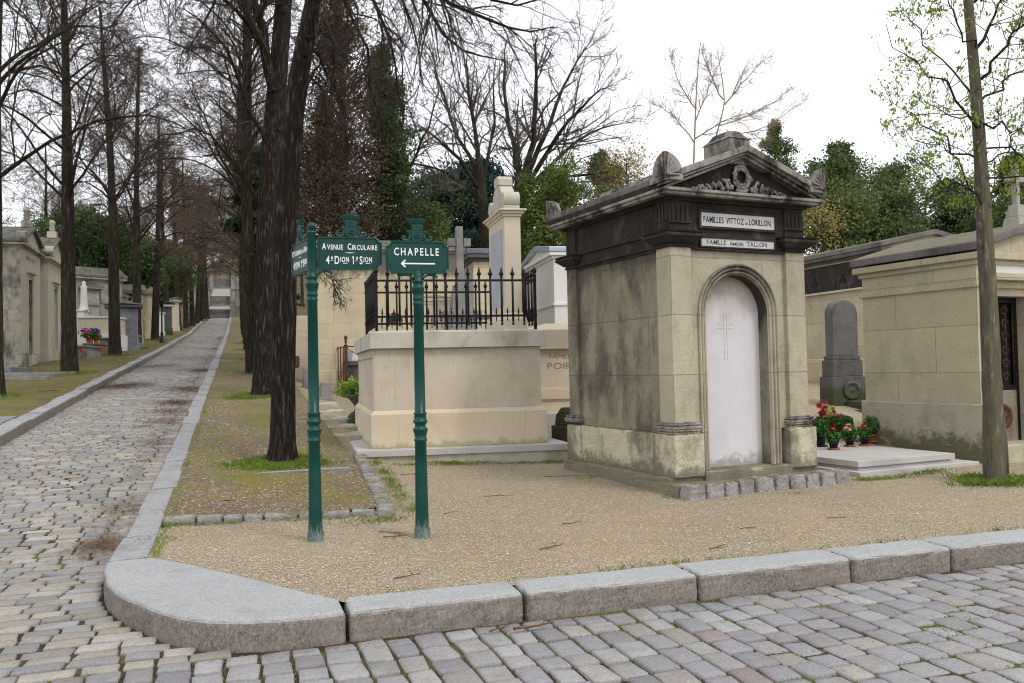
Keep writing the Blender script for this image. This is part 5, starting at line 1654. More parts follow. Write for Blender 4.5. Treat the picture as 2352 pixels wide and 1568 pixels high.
def tubes(P, Rd, sides):
    """P (B,n,3) polylines, Rd (B,n) radii -> V, F"""
    B, n, _ = P.shape
    t = np.empty_like(P)
    t[:, 1:-1] = P[:, 2:] - P[:, :-2]; t[:, 0] = P[:, 1] - P[:, 0]; t[:, -1] = P[:, -1] - P[:, -2]
    t = unit(t)
    ref = np.zeros((B, 1, 3)); ref[..., 0] = .31; ref[..., 1] = .95; ref[..., 2] = .05
    horiz = np.abs((t.mean(1, keepdims=True) * ref).sum(-1, keepdims=True)) > .9
    ref = np.where(horiz, np.array([1., 0, .2]), ref)
    u = unit(np.cross(t, ref)); w = np.cross(t, u)
    a = 2 * np.pi * np.arange(sides) / sides
    V = P[:, :, None] + Rd[:, :, None, None] * (u[:, :, None] * np.cos(a)[None, None, :, None] + w[:, :, None] * np.sin(a)[None, None, :, None])
    i = np.arange(n - 1)[:, None] * sides; k = np.arange(sides)[None]; k2 = (k + 1) % sides
    f = np.stack([i + k, i + k2, i + sides + k2, i + sides + k], -1).reshape(-1, 4)
    Fc = (f[None] + (np.arange(B) * n * sides)[:, None, None]).reshape(-1, 4)
    return V.reshape(-1, 3), Fc


def join(parts):
    Vs, Fs, o = [], [], 0
    for V, Fc in parts:
        Vs.append(V); Fs.append(Fc + o); o += len(V)
    return np.concatenate(Vs), np.concatenate(Fs)


def grow(r, start, dirn, length, rad, nseg, wander, bias, taper=.35):
    """vectorised branches. bias: (up at the base, up at the tip)"""
    B = len(start)
    P = np.empty((B, nseg + 1, 3)); P[:, 0] = start
    d = unit(dirn); st = length[:, None] / nseg
    for i in range(nseg):
        t = i / max(1, nseg - 1)
        d = unit(d + r.normal(0, wander, (B, 3)) + np.array([0, 0, 1.]) * (bias[0] * (1 - t) + bias[1] * t))
        P[:, i + 1] = P[:, i] + d * st
    Rd = rad[:, None] * (1 - (1 - taper) * np.linspace(0, 1, nseg + 1)[None])
    return P, Rd


def children(r, P, Rd, length, K, f0, f1, ang, angv, lr, lv, rr, minr, lenfall=.45):
    B, n, _ = P.shape
    f = r.uniform(f0, f1, (B, K))
    x = f * (n - 1); i = np.minimum(x.astype(int), n - 2); fr = (x - i)[..., None]
    bi = np.arange(B)[:, None]
    pos = P[bi, i] * (1 - fr) + P[bi, i + 1] * fr
    tan = unit(P[bi, i + 1] - P[bi, i])
    rad = Rd[bi, i] * (1 - fr[..., 0]) + Rd[bi, i + 1] * fr[..., 0]
    rnd = unit(r.normal(0, 1, (B, K, 3)))
    perp = unit(rnd - tan * (rnd * tan).sum(-1, keepdims=True))
    a = np.radians(ang + r.normal(0, angv, (B, K)))[..., None]
    d = tan * np.cos(a) + perp * np.sin(a)
    L = length[:, None] * lr * (1 - lenfall * f) * (1 + r.uniform(-lv, lv, (B, K)))
    rc = np.maximum(minr, np.minimum(rad * .85, rad * rr))
    return pos.reshape(-1, 3), d.reshape(-1, 3), L.ravel(), rc.ravel()


def crown_parts(r, P1, R1, L1, levels):
    """levels: dicts K,f0,f1,ang,lr,rr,minr,nseg,wander,bias,sides"""
    parts = []; P, Rd, L = P1, R1, L1
    last = P1
    for lv in levels:
        s, d, L2, rc = children(r, P, Rd, L, lv['K'], lv.get('f0', .2), lv.get('f1', 1), lv['ang'], lv.get('angv', 10), lv['lr'], lv.get('lv', .35), lv['rr'], lv['minr'], lv.get('fall', .45))
        P, Rd = grow(r, s, d, L2, rc, lv['nseg'], lv['wander'], lv['bias'], lv.get('taper', .45))
        L = L2
        parts.append(tubes(P, Rd, lv.get('sides', 3)))
        last = P
    return parts, last


def leaves(r, pts, npp, spread, size, aspect=1.6, droop=0.0):
    """quads scattered round points"""
    pts = np.repeat(pts, npp, 0)
    n = len(pts)
    c = pts + r.normal(0, spread, (n, 3))
    a = unit(r.normal(0, 1, (n, 3)) + np.array([0, 0, -droop]))
    b_ = unit(np.cross(a, r.normal(0, 1, (n, 3))))
    s = size * r.uniform(.6, 1.3, (n, 1))
    a = a * s * aspect / 2; b_ = b_ * s / 2
    V = np.stack([c - a, c + b_ * .9 - a * .1, c + a, c - b_ * .9 - a * .1], 1)
    Fc = np.arange(n * 4).reshape(n, 4)
    return V.reshape(-1, 3), Fc


def trunk_mesh(pts, rads, sides=14, flare=1.0, seed=0, rough=.06):
    """ridged trunk with root flare; pts list of (x,y,z)"""
    pts = np.array(pts, float); rads = np.array(rads, float)
    n = len(pts); m_ = max(n * 5, 30)
    tt = np.linspace(0, n - 1, m_)
    # smooth interpolation (Catmull-like via cubic on numpy)
    C = np.stack([np.interp(tt, np.arange(n), pts[:, k]) for k in range(3)], -1)
    ker = np.array([.25, .5, .25])
    for _ in range(4):
        Cp = np.pad(C, ((1, 1), (0, 0)), 'edge'); C2 = Cp[:-2] * .25 + Cp[1:-1] * .5 + Cp[2:] * .25; C2[0] = C[0]; C2[-1] = C[-1]; C = C2
    Rr = np.interp(tt, np.arange(n), rads)
    r = np.random.default_rng(seed)
    a = 2 * np.pi * np.arange(sides) / sides
    ph = r.uniform(0, 6.28, 6)
    h = C[:, 2] - C[0, 2]
    fl = np.exp(-np.maximum(h, 0) / .22) * .75 * flare
    V = []
    for i in range(m_):
        lob = rough * np.sin(a * 3 + ph[0] + .2 * h[i]) + rough * .7 * np.sin(a * 5 + ph[1] - .3 * h[i]) + rough * .5 * np.sin(a * 2 + ph[2] + h[i] * .8) + rough * .35 * r.normal(0, 1, sides)
        roots = fl[i] * (.45 + .55 * np.abs(np.sin(a * 2.5 + ph[3])))
        rr_ = Rr[i] * (1 + lob + roots)
        V.append(np.stack([C[i, 0] + rr_ * np.cos(a), C[i, 1] + rr_ * np.sin(a), np.full(sides, C[i, 2])], -1))
    V = np.array(V).reshape(-1, 3)
    i = np.arange(m_ - 1)[:, None] * sides; k = np.arange(sides)[None]; k2 = (k + 1) % sides
    Fc = np.stack([i + k, i + k2, i + sides + k2, i + sides + k], -1).reshape(-1, 4)
    return V, Fc, C, Rr


def pathat(C, Rr, z):
    """point on trunk centreline at height z (array)"""
    zz = C[:, 2]
    return np.stack([np.interp(z, zz, C[:, k]) for k in range(3)], -1), np.interp(z, zz, Rr)


def lime(name, seed, H, r0, nlimb, zlo, Llimb, twigmat, dense=1.0, minr=.006, lean=(0, 0), barkm='bark_far', K=(9, 6, 4), up=.30, reach=1.0, parent=None):
    """upright avenue tree: straight trunk, arching limbs, fine twigs. Built at the origin"""
    r = np.random.default_rng(seed)
    pts = [(lean[0] * t + .10 * math.sin(seed + t * 5), lean[1] * t + .08 * math.cos(seed * 2 + t * 4), H * t) for t in np.linspace(0, 1, 8)]
    pts = [(x - pts[0][0], y - pts[0][1], z - .3) for x, y, z in pts]
    rad = [r0 * (1 - .80 * t) for t in np.linspace(0, 1, 8)]
    V, Fc, C, Rr = trunk_mesh(pts, rad, 12, 1.2, seed)
    e = empty(name, (0, 0, 0))
    np_mesh('trunk', V, Fc, M[barkm], e, smooth=True)
    z = np.sort(r.uniform(zlo, H * .97, nlimb))
    pos, rd = pathat(C, Rr, z)
    az = np.arange(nlimb) * 2.4 + r.normal(0, .4, nlimb)
    el = np.radians(r.uniform(35, 62, nlimb))
    d = np.stack([np.cos(az) * np.cos(el), np.sin(az) * np.cos(el), np.sin(el)], -1)
    L = Llimb * (1 - .55 * (z - zlo) / (H - zlo)) * r.uniform(.7, 1.2, nlimb)
    rc = np.clip(rd * .30, .016, .048)
    P, Rd = grow(r, pos, d, L, rc, 9, .12, (-.03, -.26), .22)
    lv_, lf_ = tubes(P, Rd, 6); np_mesh('limbs', lv_, lf_, M['bark_far'], e, smooth=True)
    parts = []
    pp, last = crown_parts(r, P, Rd, L, [
        dict(K=K[0], f0=.12, ang=42, lr=.50, rr=.45, minr=minr * 1.5, nseg=6, wander=.18, bias=(.10, -.14), sides=4, angv=16),
        dict(K=K[1], f0=.1, ang=45, lr=.55, rr=.55, minr=minr * 1.15, nseg=4, wander=.2, bias=(.04, -.08), sides=3),
        dict(K=K[2], f0=.15, ang=45, lr=.55, rr=.6, minr=minr * .8, nseg=3, wander=.22, bias=(.03, .02), sides=3)])
    parts += pp
    V, Fc = join(parts)
    np_mesh('crown', V, Fc, M[twigmat], e)
    return e


# two big near trunks, drawn from the photo's outline -------------------------------------------------
def near_tree(base, path, widths, d0, dd_, limbs, label, seed, zlim, group, bm='bark', crown=True, sides=22):
    """path: photo points up the trunk, widths in photo px, depth varying d0 -> d0+dd_"""
    n = len(path)
    pts, rad = [], []
    for i, ((px, py), w) in enumerate(zip(path, widths)):
        d = d0 + dd_ * i / (n - 1)
        p = at(px, py, d); pts.append(tuple(p)); rad.append(w * d / 1941 / 2)
    pts[0] = (pts[0][0], pts[0][1], pts[0][2] - .12)
    V, Fc, C, Rr = trunk_mesh(pts, rad, sides, 1.5, seed, .06)
    e = empty('lime_tree', tuple(base)); tag(e, label, 'tree', group)
    off = np.array(base)
    np_mesh('trunk', V - off, Fc, M[bm], e, smooth=True)
    return e, C, Rr, off


r = np.random.default_rng(11)
bA = T(648, 1062)
eA, CA, RA, offA = near_tree(bA, [(648, 1068), (649, 1000), (649, 800), (651, 600), (658, 430), (671, 280), (688, 160), (712, 40), (733, -60), (760, -220), (790, -420)],
    [54, 53, 54, 55, 52, 46, 44, 40, 37, 32, 25], depth(bA), .2, None, 'nearest trunk with furrowed dark bark, standing right behind the left signpost', 3, 0, None)
bB = T(600, 908)
eB, CB, RB, offB = near_tree(bB, [(600, 912), (603, 860), (606, 700), (613, 500), (622, 340), (636, 200), (645, 80), (655, -60), (665, -250), (670, -450)],
    [38, 38, 40, 42, 43, 42, 40, 36, 30, 22], depth(bB), .3, None, 'thick dark trunk just behind and left of the nearest trunk, forked high up', 5, 0, None)


def limb_paths(defs, d):
    out = []
    for pts_, r0_, r1_ in defs:
        P = np.array([tuple(at(px, py, d + dz)) for px, py, dz in pts_])
        n = 9; t = np.linspace(0, len(P) - 1, n)
        P = np.stack([np.interp(t, np.arange(len(P)), P[:, k]) for k in range(3)], -1)
        for _ in range(2): P[1:-1] = P[:-2] * .25 + P[1:-1] * .5 + P[2:] * .25
        out.append((P, np.linspace(r0_, r1_, n)))
    return out


def crown_from_limbs(r, limbs, levels, sides=7):
    parts = []
    P = np.stack([p for p, _ in limbs]); Rd = np.stack([q_ for _, q_ in limbs])
    P[:, 1:-1] += r.normal(0, .04, P[:, 1:-1].shape)
    L = np.linalg.norm(np.diff(P, axis=1), axis=2).sum(1)
    global LIMBS
    LIMBS = tubes(P, Rd, sides)
    pp, last = crown_parts(r, P, Rd, L, levels)
    return pp, last


dA = depth(bA)
limbsA = limb_paths([
    ([(735, -60, 0), (830, -120, .2), (950, -60, .5), (1050, 10, .8), (1130, 60, 1), (1210, 78, 1.1), (1272, 62, 1.2)], .05, .008),
    ([(760, -200, 0), (870, -180, .4), (960, -40, .8), (1000, 90, 1.0), (1080, 130, 1.2), (1160, 140, 1.3)], .045, .008),
    ([(730, -60, 0), (800, -80, .4), (860, 0, .7), (890, 90, .9), (905, 180, 1), (930, 260, 1.1)], .04, .006),
    ([(720, -10, 0), (770, -60, -.4), (800, 0, -.6), (830, 110, -.7), (850, 220, -.7), (870, 330, -.7)], .035, .006),
    ([(705, 90, 0), (740, 60, .5), (765, 120, .7), (780, 220, .8), (800, 330, .9)], .028, .005),
    ([(700, 130, 0), (730, 120, .4), (760, 190, .6), (790, 300, .7), (815, 400, .7)], .022, .005),
    ([(770, -260, 0), (900, -260, 1.2), (1010, -100, 1.8), (1100, 20, 2.2), (1220, 20, 2.6), (1330, -30, 2.8)], .045, .008),
    ([(780, -330, 0), (880, -300, -1), (960, -160, -1.6), (1010, 0, -1.8), (1040, 120, -1.8)], .035, .006),
    ([(650, 640, 0), (700, 610, .3), (735, 600, .5), (760, 640, .6), (780, 690, .6)], .012, .004),
    ([(740, -90, 0), (650, -160, -.5), (560, -80, -.9), (480, 20, -1.2), (430, 120, -1.4)], .04, .006),
    ([(690, 190, 0), (720, 170, .3), (745, 230, .5), (750, 330, .5), (765, 420, .5)], .018, .005),
    ([(733, -60, 0), (790, -160, -.4), (860, -140, -.7), (920, -30, -.9), (955, 70, -1.), (970, 200, -1.)], .035, .006)], dA)
parts, last = crown_from_limbs(r, limbsA, [
    dict(K=16, f0=.12, ang=38, lr=.36, rr=.5, minr=.0055, nseg=6, wander=.16, bias=(-.08, -.14), sides=4),
    dict(K=8, f0=.1, ang=42, lr=.5, rr=.55, minr=.0036, nseg=4, wander=.2, bias=(-.03, -.05), sides=3),
    dict(K=4, f0=.2, ang=45, lr=.5, rr=.6, minr=.0025, nseg=3, wander=.22, bias=(.05, .1), sides=3)])
V, Fc = join(parts)
np_mesh('crown', V - offA, Fc, M['twig'], eA); np_mesh('limbs', LIMBS[0] - offA, LIMBS[1], M['bark'], eA, smooth=True)

dB = depth(bB)
limbsB = limb_paths([
    ([(630, 210, 0), (618, 150, -.2), (600, 60, -.3), (585, -20, -.4), (560, -120, -.5), (530, -220, -.5)], .14, .05),
    ([(612, 330, 0), (580, 280, -.3), (550, 200, -.6), (520, 110, -1), (480, 50, -1.6), (420, 20, -2.2)], .06, .012),
    ([(602, 480, 0), (560, 400, -.5), (510, 320, -1), (450, 290, -1.5), (390, 300, -2), (340, 330, -2.4)], .045, .008),
    ([(603, 640, 0), (570, 560, -.4), (530, 530, -.8), (490, 540, -1), (450, 570, -1.2)], .02, .006),
    ([(595, 100, -.3), (550, 20, -1), (480, -40, -1.8), (390, -30, -2.4), (300, 20, -3)], .06, .01),
    ([(650, 30, 0), (700, -60, .5), (780, -110, 1), (870, -60, 1.6), (950, 40, 2)], .05, .008),
    ([(640, 300, 0), (700, 200, .8), (740, 130, 1.2), (790, 110, 1.6), (850, 160, 2)], .04, .008),
    ([(560, -120, -.5), (470, -160, -1.2), (380, -90, -2), (280, 20, -2.6), (230, 120, -3)], .05, .008),
    ([(660, -100, 0), (760, -200, .6), (880, -160, 1.2), (980, -20, 1.8), (1040, 100, 2.2)], .05, .008)], dB)
parts, last = crown_from_limbs(r, limbsB, [
    dict(K=14, f0=.12, ang=42, lr=.40, rr=.5, minr=.009, nseg=6, wander=.16, bias=(.02, -.1), sides=4),
    dict(K=8, f0=.1, ang=44, lr=.5, rr=.55, minr=.0055, nseg=4, wander=.2, bias=(0, -.04), sides=3),
    dict(K=5, f0=.2, ang=45, lr=.5, rr=.6, minr=.0040, nseg=3, wander=.22, bias=(.05, .05), sides=3)])
V, Fc = join(parts)
np_mesh('crown', V - offB, Fc, M['twig'], eB); np_mesh('limbs', LIMBS[0] - offB, LIMBS[1], M['bark'], eB, smooth=True)

# avenue rows: three variants, copied -----------------------------------------------------------------
variants = [lime('lime_tree', 21, 15.5, .26, 32, 4.6, 5.0, 'twig', minr=.0060, lean=(.5, .1), K=(9, 7, 5)),
            lime('lime_tree', 22, 16.5, .25, 32, 5.0, 5.2, 'twig_mid', minr=.0065, lean=(-.2, .4), K=(9, 7, 5)),
            lime('lime_tree', 23, 15.0, .26, 30, 4.4, 4.8, 'twig_brown', minr=.0080, lean=(.2, -.3), K=(9, 7, 4)),
            lime('lime_tree', 24, 16.0, .25, 28, 4.4, 4.8, 'twig_brown', minr=.0090, lean=(.1, .3), K=(8, 7, 4))]
used = set()
def put(variant, X, Y, rz_, sc, label, group, name=None, cat='tree'):
    src = variants[variant]
    if variant in used: o_ = copy_tree(src)
    else: o_ = src; used.add(variant)
    o_.location = (X, Y, hh(X, Y) - .05); o_.rotation_euler = (0, 0, rz_); o_.scale = (sc, sc, sc)
    tag(o_, label, cat, group)
    return o_
ordn = ['first', 'second', 'third', 'fourth', 'fifth', 'sixth', 'seventh', 'eighth', 'ninth', 'tenth', 'eleventh', 'twelfth', 'thirteenth', 'fourteenth']
GL = 'bare lime trees in a row left of the avenue'; GR = 'bare lime trees in a row right of the avenue'
leftpos = [(-20, 908, 20.1, 1.1), (160, 855, None, .98), (263, 815, None, 1.02), (314, 798, None, 1.0), (355, 782, None, 1), (387, 767, None, 1), (411, 760, None, 1), (428, 755, None, 1), (441, 749, None, 1), (452, 744, None, 1), (462, 739, None, 1), (470, 735, None, 1), (477, 731, None, 1)]
nm = ['dark trunk cut by the left edge of the photo, left of the avenue', 'first full trunk from the left, thick and dark beside the two nearest mausoleums']
for i, (px, py, d, s) in enumerate(leftpos):
    p_ = T(px, py)
    lab = nm[i] if i < 2 else '%s trunk from the left edge in the row left of the avenue' % ordn[i]
    put((0, 1, 0, 1, 2, 3, 2, 3, 2, 3, 2, 3, 2)[i], p_.x, p_.y, (0.4, 2.0, 3.3, 5.1, .9, 2.2, 4, 1, 3, 5, 0.4, 2.2, 4.4)[i], s, lab, GL)
rightpos = [(1.45, 20.0), (1.6, 28.0), (1.5, 36.5), (1.55, 45), (1.5, 54), (1.5, 63), (1.5, 72), (1.5, 82), (1.5, 92), (1.5, 101)]
for i, (X, Y) in enumerate(rightpos):
    put((1, 0, 3, 2, 3, 2, 3, 2, 3, 2)[i], X, Y, 1.3 * i, .98, '%s trunk behind the two big near trunks, right of the avenue' % ordn[i], GR)

# bare trees on the wooded slope behind the tombs, either side of the avenue
rb = np.random.default_rng(77)
GB = 'bare trees on the wooded slope far behind'
for i, (X, Y) in enumerate([(-13, 36), (-17, 47), (-22, 40), (-12, 58), (-20, 62), (-30, 55), (-14, 78), (-24, 82), (-9, 92), (-16, 104), (-7, 118), (-12, 132), (-5, 150), (-22, 120), (-1.5, 172), (3, 160), (-34, 76), (-40, 95), (-19, 33), (-25, 44), (-30, 38), (-14, 49),
                            (6, 48), (9, 62), (5.5, 78), (12, 85), (7, 100), (5, 120), (4, 138), (10, 118), (16, 70)]):
    put(2 + i % 2, X, Y, rb.uniform(0, 6.28), rb.uniform(.85, 1.1), 'bare brown-twigged tree in the wood on the slope behind the tombs', GB)
for v_ in range(4):
    assert v_ in used

# wide spreading bare trees behind the stele ---------------------------------------------------------
def spreading(name, base, d, trunk, widths, limbs, label, mat='twig_grey', minr=.012, K=(9, 7, 5), ang=34, wz=.14, bias=(.05, .03), bm='bark_far', seed=1, group=None, lr=.42):
    r = np.random.default_rng(seed)
    pts = [tuple(at(px, py, d)) for px, py in trunk]; rad = [w * d / 1941 / 2 for w in widths]
    V, Fc, C, Rr = trunk_mesh(pts, rad, 10, .3, seed)
    e = empty(name, pts[0]); tag(e, label, 'tree', group)
    off = np.array(pts[0])
    np_mesh('trunk', V - off, Fc, M[bm], e, smooth=True)
    lp = limb_paths([([(x, y, (i_ * dz_)) for i_, (x, y) in enumerate(p_)], r0_ * d / 1941 * .72, r1_ * d / 1941 * .72) for p_, r0_, r1_, dz_ in limbs], d)
    parts, last = crown_from_limbs(r, lp, [
        dict(K=K[0], f0=.12, f1=1, ang=ang, lr=lr, rr=.5, minr=minr * 1.4, nseg=6, wander=wz, bias=bias, sides=4),
        dict(K=K[1], f0=.1, ang=ang + 4, lr=.5, rr=.55, minr=minr, nseg=4, wander=wz * 1.3, bias=(.03, .03), sides=3),
        dict(K=K[2], f0=.15, ang=ang + 6, lr=.5, rr=.6, minr=minr * .75, nseg=3, wander=wz * 1.5, bias=(.03, .05), sides=3)], 6)
    V, Fc = join(parts)
    np_mesh('crown', V - off, Fc, M[mat], e); np_mesh('limbs', LIMBS[0] - off, LIMBS[1], M[bm], e, smooth=True)
    return e, last
spreading('bare_tree', None, 38, [(1190, 640), (1195, 520), (1198, 430), (1200, 395)], [46, 36, 34, 26], [
    ([(1200, 420), (1180, 340), (1160, 240), (1150, 150), (1165, 90)], 10, 1.5, .6),
    ([(1200, 420), (1225, 330), (1235, 220), (1225, 130), (1235, 80)], 11, 1.5, -.4),
    ([(1200, 430), (1240, 340), (1275, 240), (1310, 160), (1345, 110)], 10, 1.5, .5),
    ([(1200, 440), (1260, 350), (1310, 270), (1360, 220), (1400, 200)], 9, 1.2, -.5),
    ([(1200, 450), (1260, 380), (1330, 320), (1385, 290), (1430, 285)], 8, 1.2, .7),
    ([(1205, 470), (1260, 430), (1310, 400), (1360, 395), (1400, 420)], 7, 1.2, -.9),
    ([(1205, 500), (1250, 480), (1300, 462), (1350, 470), (1390, 480)], 7, 1.2, .8),
    ([(1200, 430), (1185, 400), (1175, 350), (1190, 300), (1180, 250)], 6, 1, 1)],
    'big bare tree fanning out over the stele, branches reaching right', seed=4, K=(13, 9, 5), bm='bark_far', minr=.010)
spreading('bare_tree', None, 33, [(1128, 640), (1118, 540), (1105, 440), (1098, 380)], [36, 30, 26, 22], [
    ([(1103, 420), (1098, 350), (1085, 260), (1070, 180), (1075, 110)], 10, 1.5, .5),
    ([(1105, 440), (1120, 360), (1140, 290), (1130, 200), (1140, 130)], 7, 1.2, .5),
    ([(1105, 440), (1060, 370), (1000, 310), (960, 290), (930, 320)], 7, 1.2, -.5),
    ([(1108, 470), (1060, 420), (1000, 380), (950, 370), (900, 400)], 7, 1.2, .6),
    ([(1110, 480), (1060, 450), (1000, 440), (950, 460), (920, 500)], 6, 1.2, -.6),
    ([(1100, 400), (1050, 320), (1010, 220), (1000, 140), (980, 90)], 7, 1.2, .8),
    ([(1110, 500), (1150, 440), (1185, 410), (1200, 380), (1190, 330)], 6, 1.2, -.4)],
    'bare tree with low spreading branches left of the stele', seed=9, K=(13, 9, 5), minr=.009)
spreading('bare_tree', None, 30, [(905, 600), (912, 520), (925, 440), (935, 380)], [24, 20, 17, 14], [
    ([(930, 410), (925, 320), (930, 230), (920, 150), (930, 90)], 6, 1, .4), ([(930, 410), (960, 350), (985, 290), (1000, 240), (1005, 190)], 5, 1, -.4), ([(920, 450), (890, 390), (870, 340), (860, 290), (850, 240)], 5, 1, .5), ([(915, 500), (950, 460), (990, 440), (1020, 430), (1040, 440)], 4, 1, .5)],
    'slender mossy bare tree between the dark conifer and the stele', seed=14, K=(10, 7, 5), minr=.010)
# pale thin birches behind the mausoleum roof
for k_, (tr, wd, lm, lab, sd_) in enumerate((
    ([(1592, 420), (1596, 300), (1600, 200), (1606, 120), (1610, 95)], [4.5, 4, 3, 2.5, 1.5], [([(1597, 280), (1620, 230), (1640, 180), (1655, 130)], 2.5, .6, .5), ([(1598, 250), (1570, 210), (1550, 170), (1540, 130)], 2.5, .6, -.5), ([(1595, 330), (1560, 280), (1530, 250), (1500, 240)], 2.5, .6, .5), ([(1595, 320), (1640, 290), (1680, 270), (1720, 262)], 2.5, .6, -.5)], 'thin pale young tree rising behind the mausoleum roof, left one', 31),
    ([(1620, 420), (1640, 330), (1665, 240), (1660, 190), (1650, 130)], [4.5, 4, 3, 2.5, 1.5], [([(1665, 240), (1700, 200), (1730, 160), (1760, 130)], 3, .6, .5), ([(1650, 290), (1700, 270), (1760, 250), (1820, 200)], 2.5, .6, .5), ([(1640, 330), (1700, 310), (1770, 290), (1840, 240)], 2.5, .6, -.5), ([(1662, 230), (1640, 190), (1625, 150), (1610, 120)], 2.5, .6, -.5)], 'thin pale forked young tree behind the mausoleum ridge, leaning right', 33))):
    spreading('young_tree', None, 42, tr, wd, lm, lab, mat='twig_light', minr=.0050, K=(18, 9, 5), ang=32, bm='twig_light', seed=sd_, lr=.35)


# bushes, conifers ------------------------------------------------------------------------------------
def conifer(name, px, pbase, ptop, d, wpx, mats, label, seed, n=2600, clump=9, size=.16, spread=.16, shape='cone', droop=.25, trunkw=.16, group=None, irr=.35):
    r = np.random.default_rng(seed)
    b0 = at(px, pbase, d); t0 = at(px, ptop, d)
    H = t0.z - b0.z; W = wpx * d / 1941 / 2
    e = empty(name, tuple(b0)); tag(e, label, 'tree' if shape != 'bush' else 'shrub', group)
    V, Fc, C, Rr = trunk_mesh([(0, 0, -1.5), (0, 0, H * .3), (.03, 0, H * .7), (0, 0, H * .96)], [trunkw, trunkw * .8, trunkw * .4, .02], 8, .3, seed)
    np_mesh('trunk', V, Fc, M['bark_far'], e, smooth=True)
    # boughs
    nb_ = int(n ** .5 * 2.2)
    z = r.uniform(.03, .97, nb_) * H
    t = z / H
    if shape == 'cone': R_ = W * (1 - t) ** .75
    elif shape == 'column': R_ = W * np.clip(1.25 - t, .15, 1) ** .6 * np.where(t > .85, .6, 1)
    elif shape == 'bush': R_ = W * np.sqrt(np.clip(1 - (2 * t - .75) ** 2 / 1.6, .1, 1))
    else: R_ = W * np.sqrt(np.clip(t * 2.2, .1, 1)) * (1 - t * .55)
    az = r.uniform(0, 6.28, nb_)
    lob = 1 + irr * np.sin(az * 3 + z * 1.7) * r.uniform(.3, 1, nb_) + r.normal(0, irr * .35, nb_)
    R_ = R_ * np.clip(lob, .35, 1.5) * (1 + .22 * np.sin(z * 2.1 + seed)) * np.where(r.random(nb_) > .86, 1.3, 1)
    pos = np.stack([0 * z, 0 * z, z], -1)
    up = {'cone': .12, 'column': .9, 'bush': .5, 'layer': .0}[shape]
    dv = np.stack([np.cos(az), np.sin(az), np.full(nb_, up) + r.normal(0, .12, nb_)], -1)
    P, Rd = grow(r, pos, dv, R_, np.full(nb_, trunkw * .22), 6, .09, (0, -.05), .3)
    parts = [tubes(P, Rd, 3)]
    s, d2, L2, rc = children(r, P, Rd, R_, 7, .25, 1, 50, 10, .38, .3, .5, .006)
    P2, R2 = grow(r, s, d2, L2, rc, 3, .12, (0, -.03), .4)
    parts.append(tubes(P2, R2, 3))
    Vb, Fb = join(parts)
    np_mesh('branches', Vb, Fb, M['twig'], e)
    c = np.concatenate([P2[:, 1:].reshape(-1, 3), P[:, 2:].reshape(-1, 3)])
    if shape == 'layer': sp = np.array([spread, spread, spread * .3])
    else: sp = np.array([spread] * 3)
    Vl, Fl = leaves(r, c, clump, sp, size, 1.8, droop)
    np_mesh('foliage', Vl, Fl, M[mats], e)
    return e


# brown larch-like tree and dark yew behind the left signpost
conifer('larch_tree', 790, 640, -30, 25.5, 260, 'brownleaf', 'tall rusty-brown conifer behind the nearest trunk and the signposts', 41, 6000, 7, .045, .17, 'column', .3, .2, irr=.7)
conifer('yew_tree', 885, 600, 90, 27.5, 190, 'yew', 'tall dark green conifer right of the rusty-brown one', 42, 3800, 10, .058, .16, 'cone', .5, .2, irr=1.0)
conifer('larch_tree', 745, 640, 200, 24.5, 170, 'brownleaf', 'smaller rusty-brown conifer low behind the nearest trunk', 43, 2600, 6, .04, .16, 'cone', .4, .16, irr=.7)
conifer('cedar_tree', 1075, 640, 375, 42, 360, 'cedar', 'broad blue-green cedar behind the bare trees, flat layered boughs', 44, 3600, 14, .11, .30, 'layer', .1, .3, irr=.4)
conifer('evergreen_shrub', 965, 640, 480, 31, 120, 'shrub', 'yellow-green bush behind the CHAPELLE board', 45, 1200, 16, .075, .14, 'bush', .1, .08)
conifer('evergreen_shrub', 1270, 620, 415, 36, 175, 'shrub', 'bright green bushy tree between the stele and the big mausoleum', 46, 1500, 13, .080, .16, 'bush', .1, .1, irr=.9)
conifer('spruce_tree', 1385, 480, 350, 46, 120, 'evergreen', 'pointed olive-green conifer left of the big roof corner ornament', 47, 800, 8, .075, .13, 'cone', .2, .1, irr=1.1)
conifer('spruce_tree', 1782, 440, 280, 44, 90, 'evergreen', 'slim pointed green conifer right of the ridge block', 48, 700, 8, .075, .12, 'cone', .2, .1, irr=1.2)
conifer('evergreen_tree', 1935, 640, 330, 34, 250, 'evergreen', 'dense green tree right of the big mausoleum roof', 49, 2100, 10, .080, .15, 'cone', .1, .14, irr=1.1)
conifer('evergreen_tree', 2040, 640, 395, 38, 230, 'evergreen', 'second dense green tree, lower and further right', 50, 1700, 10, .080, .15, 'bush', .1, .14, irr=1.2)
conifer('evergreen_tree', 2190, 640, 420, 36, 210, 'yew', 'dark evergreen just left of the right-hand trunk', 51, 1600, 10, .080, .15, 'cone', .1, .14, irr=1.1)
conifer('evergreen_tree', 2330, 640, 370, 33, 200, 'evergreen', 'dark evergreen behind the roof cross at the right edge', 52, 1600, 10, .080, .15, 'bush', .1, .14, irr=1.1)
conifer('evergreen_tree', 1985, 640, 470, 32, 260, 'evergreen', 'low dense evergreen filling in between the mausoleum roof and the right trunk', 55, 2200, 13, .085, .18, 'bush', .1, .14, irr=.6)
conifer('budding_shrub', 1890, 640, 480, 26, 150, 'budleaf', 'twiggy shrub with yellow buds behind the mausoleum right corner', 53, 160, 2, .045, .2, 'bush', .1, .07)
conifer('budding_shrub', 1440, 460, 360, 36, 140, 'budleaf', 'twiggy bush with yellow buds above the mausoleum left roof edge', 54, 500, 2, .06, .2, 'bush', .1, .07)
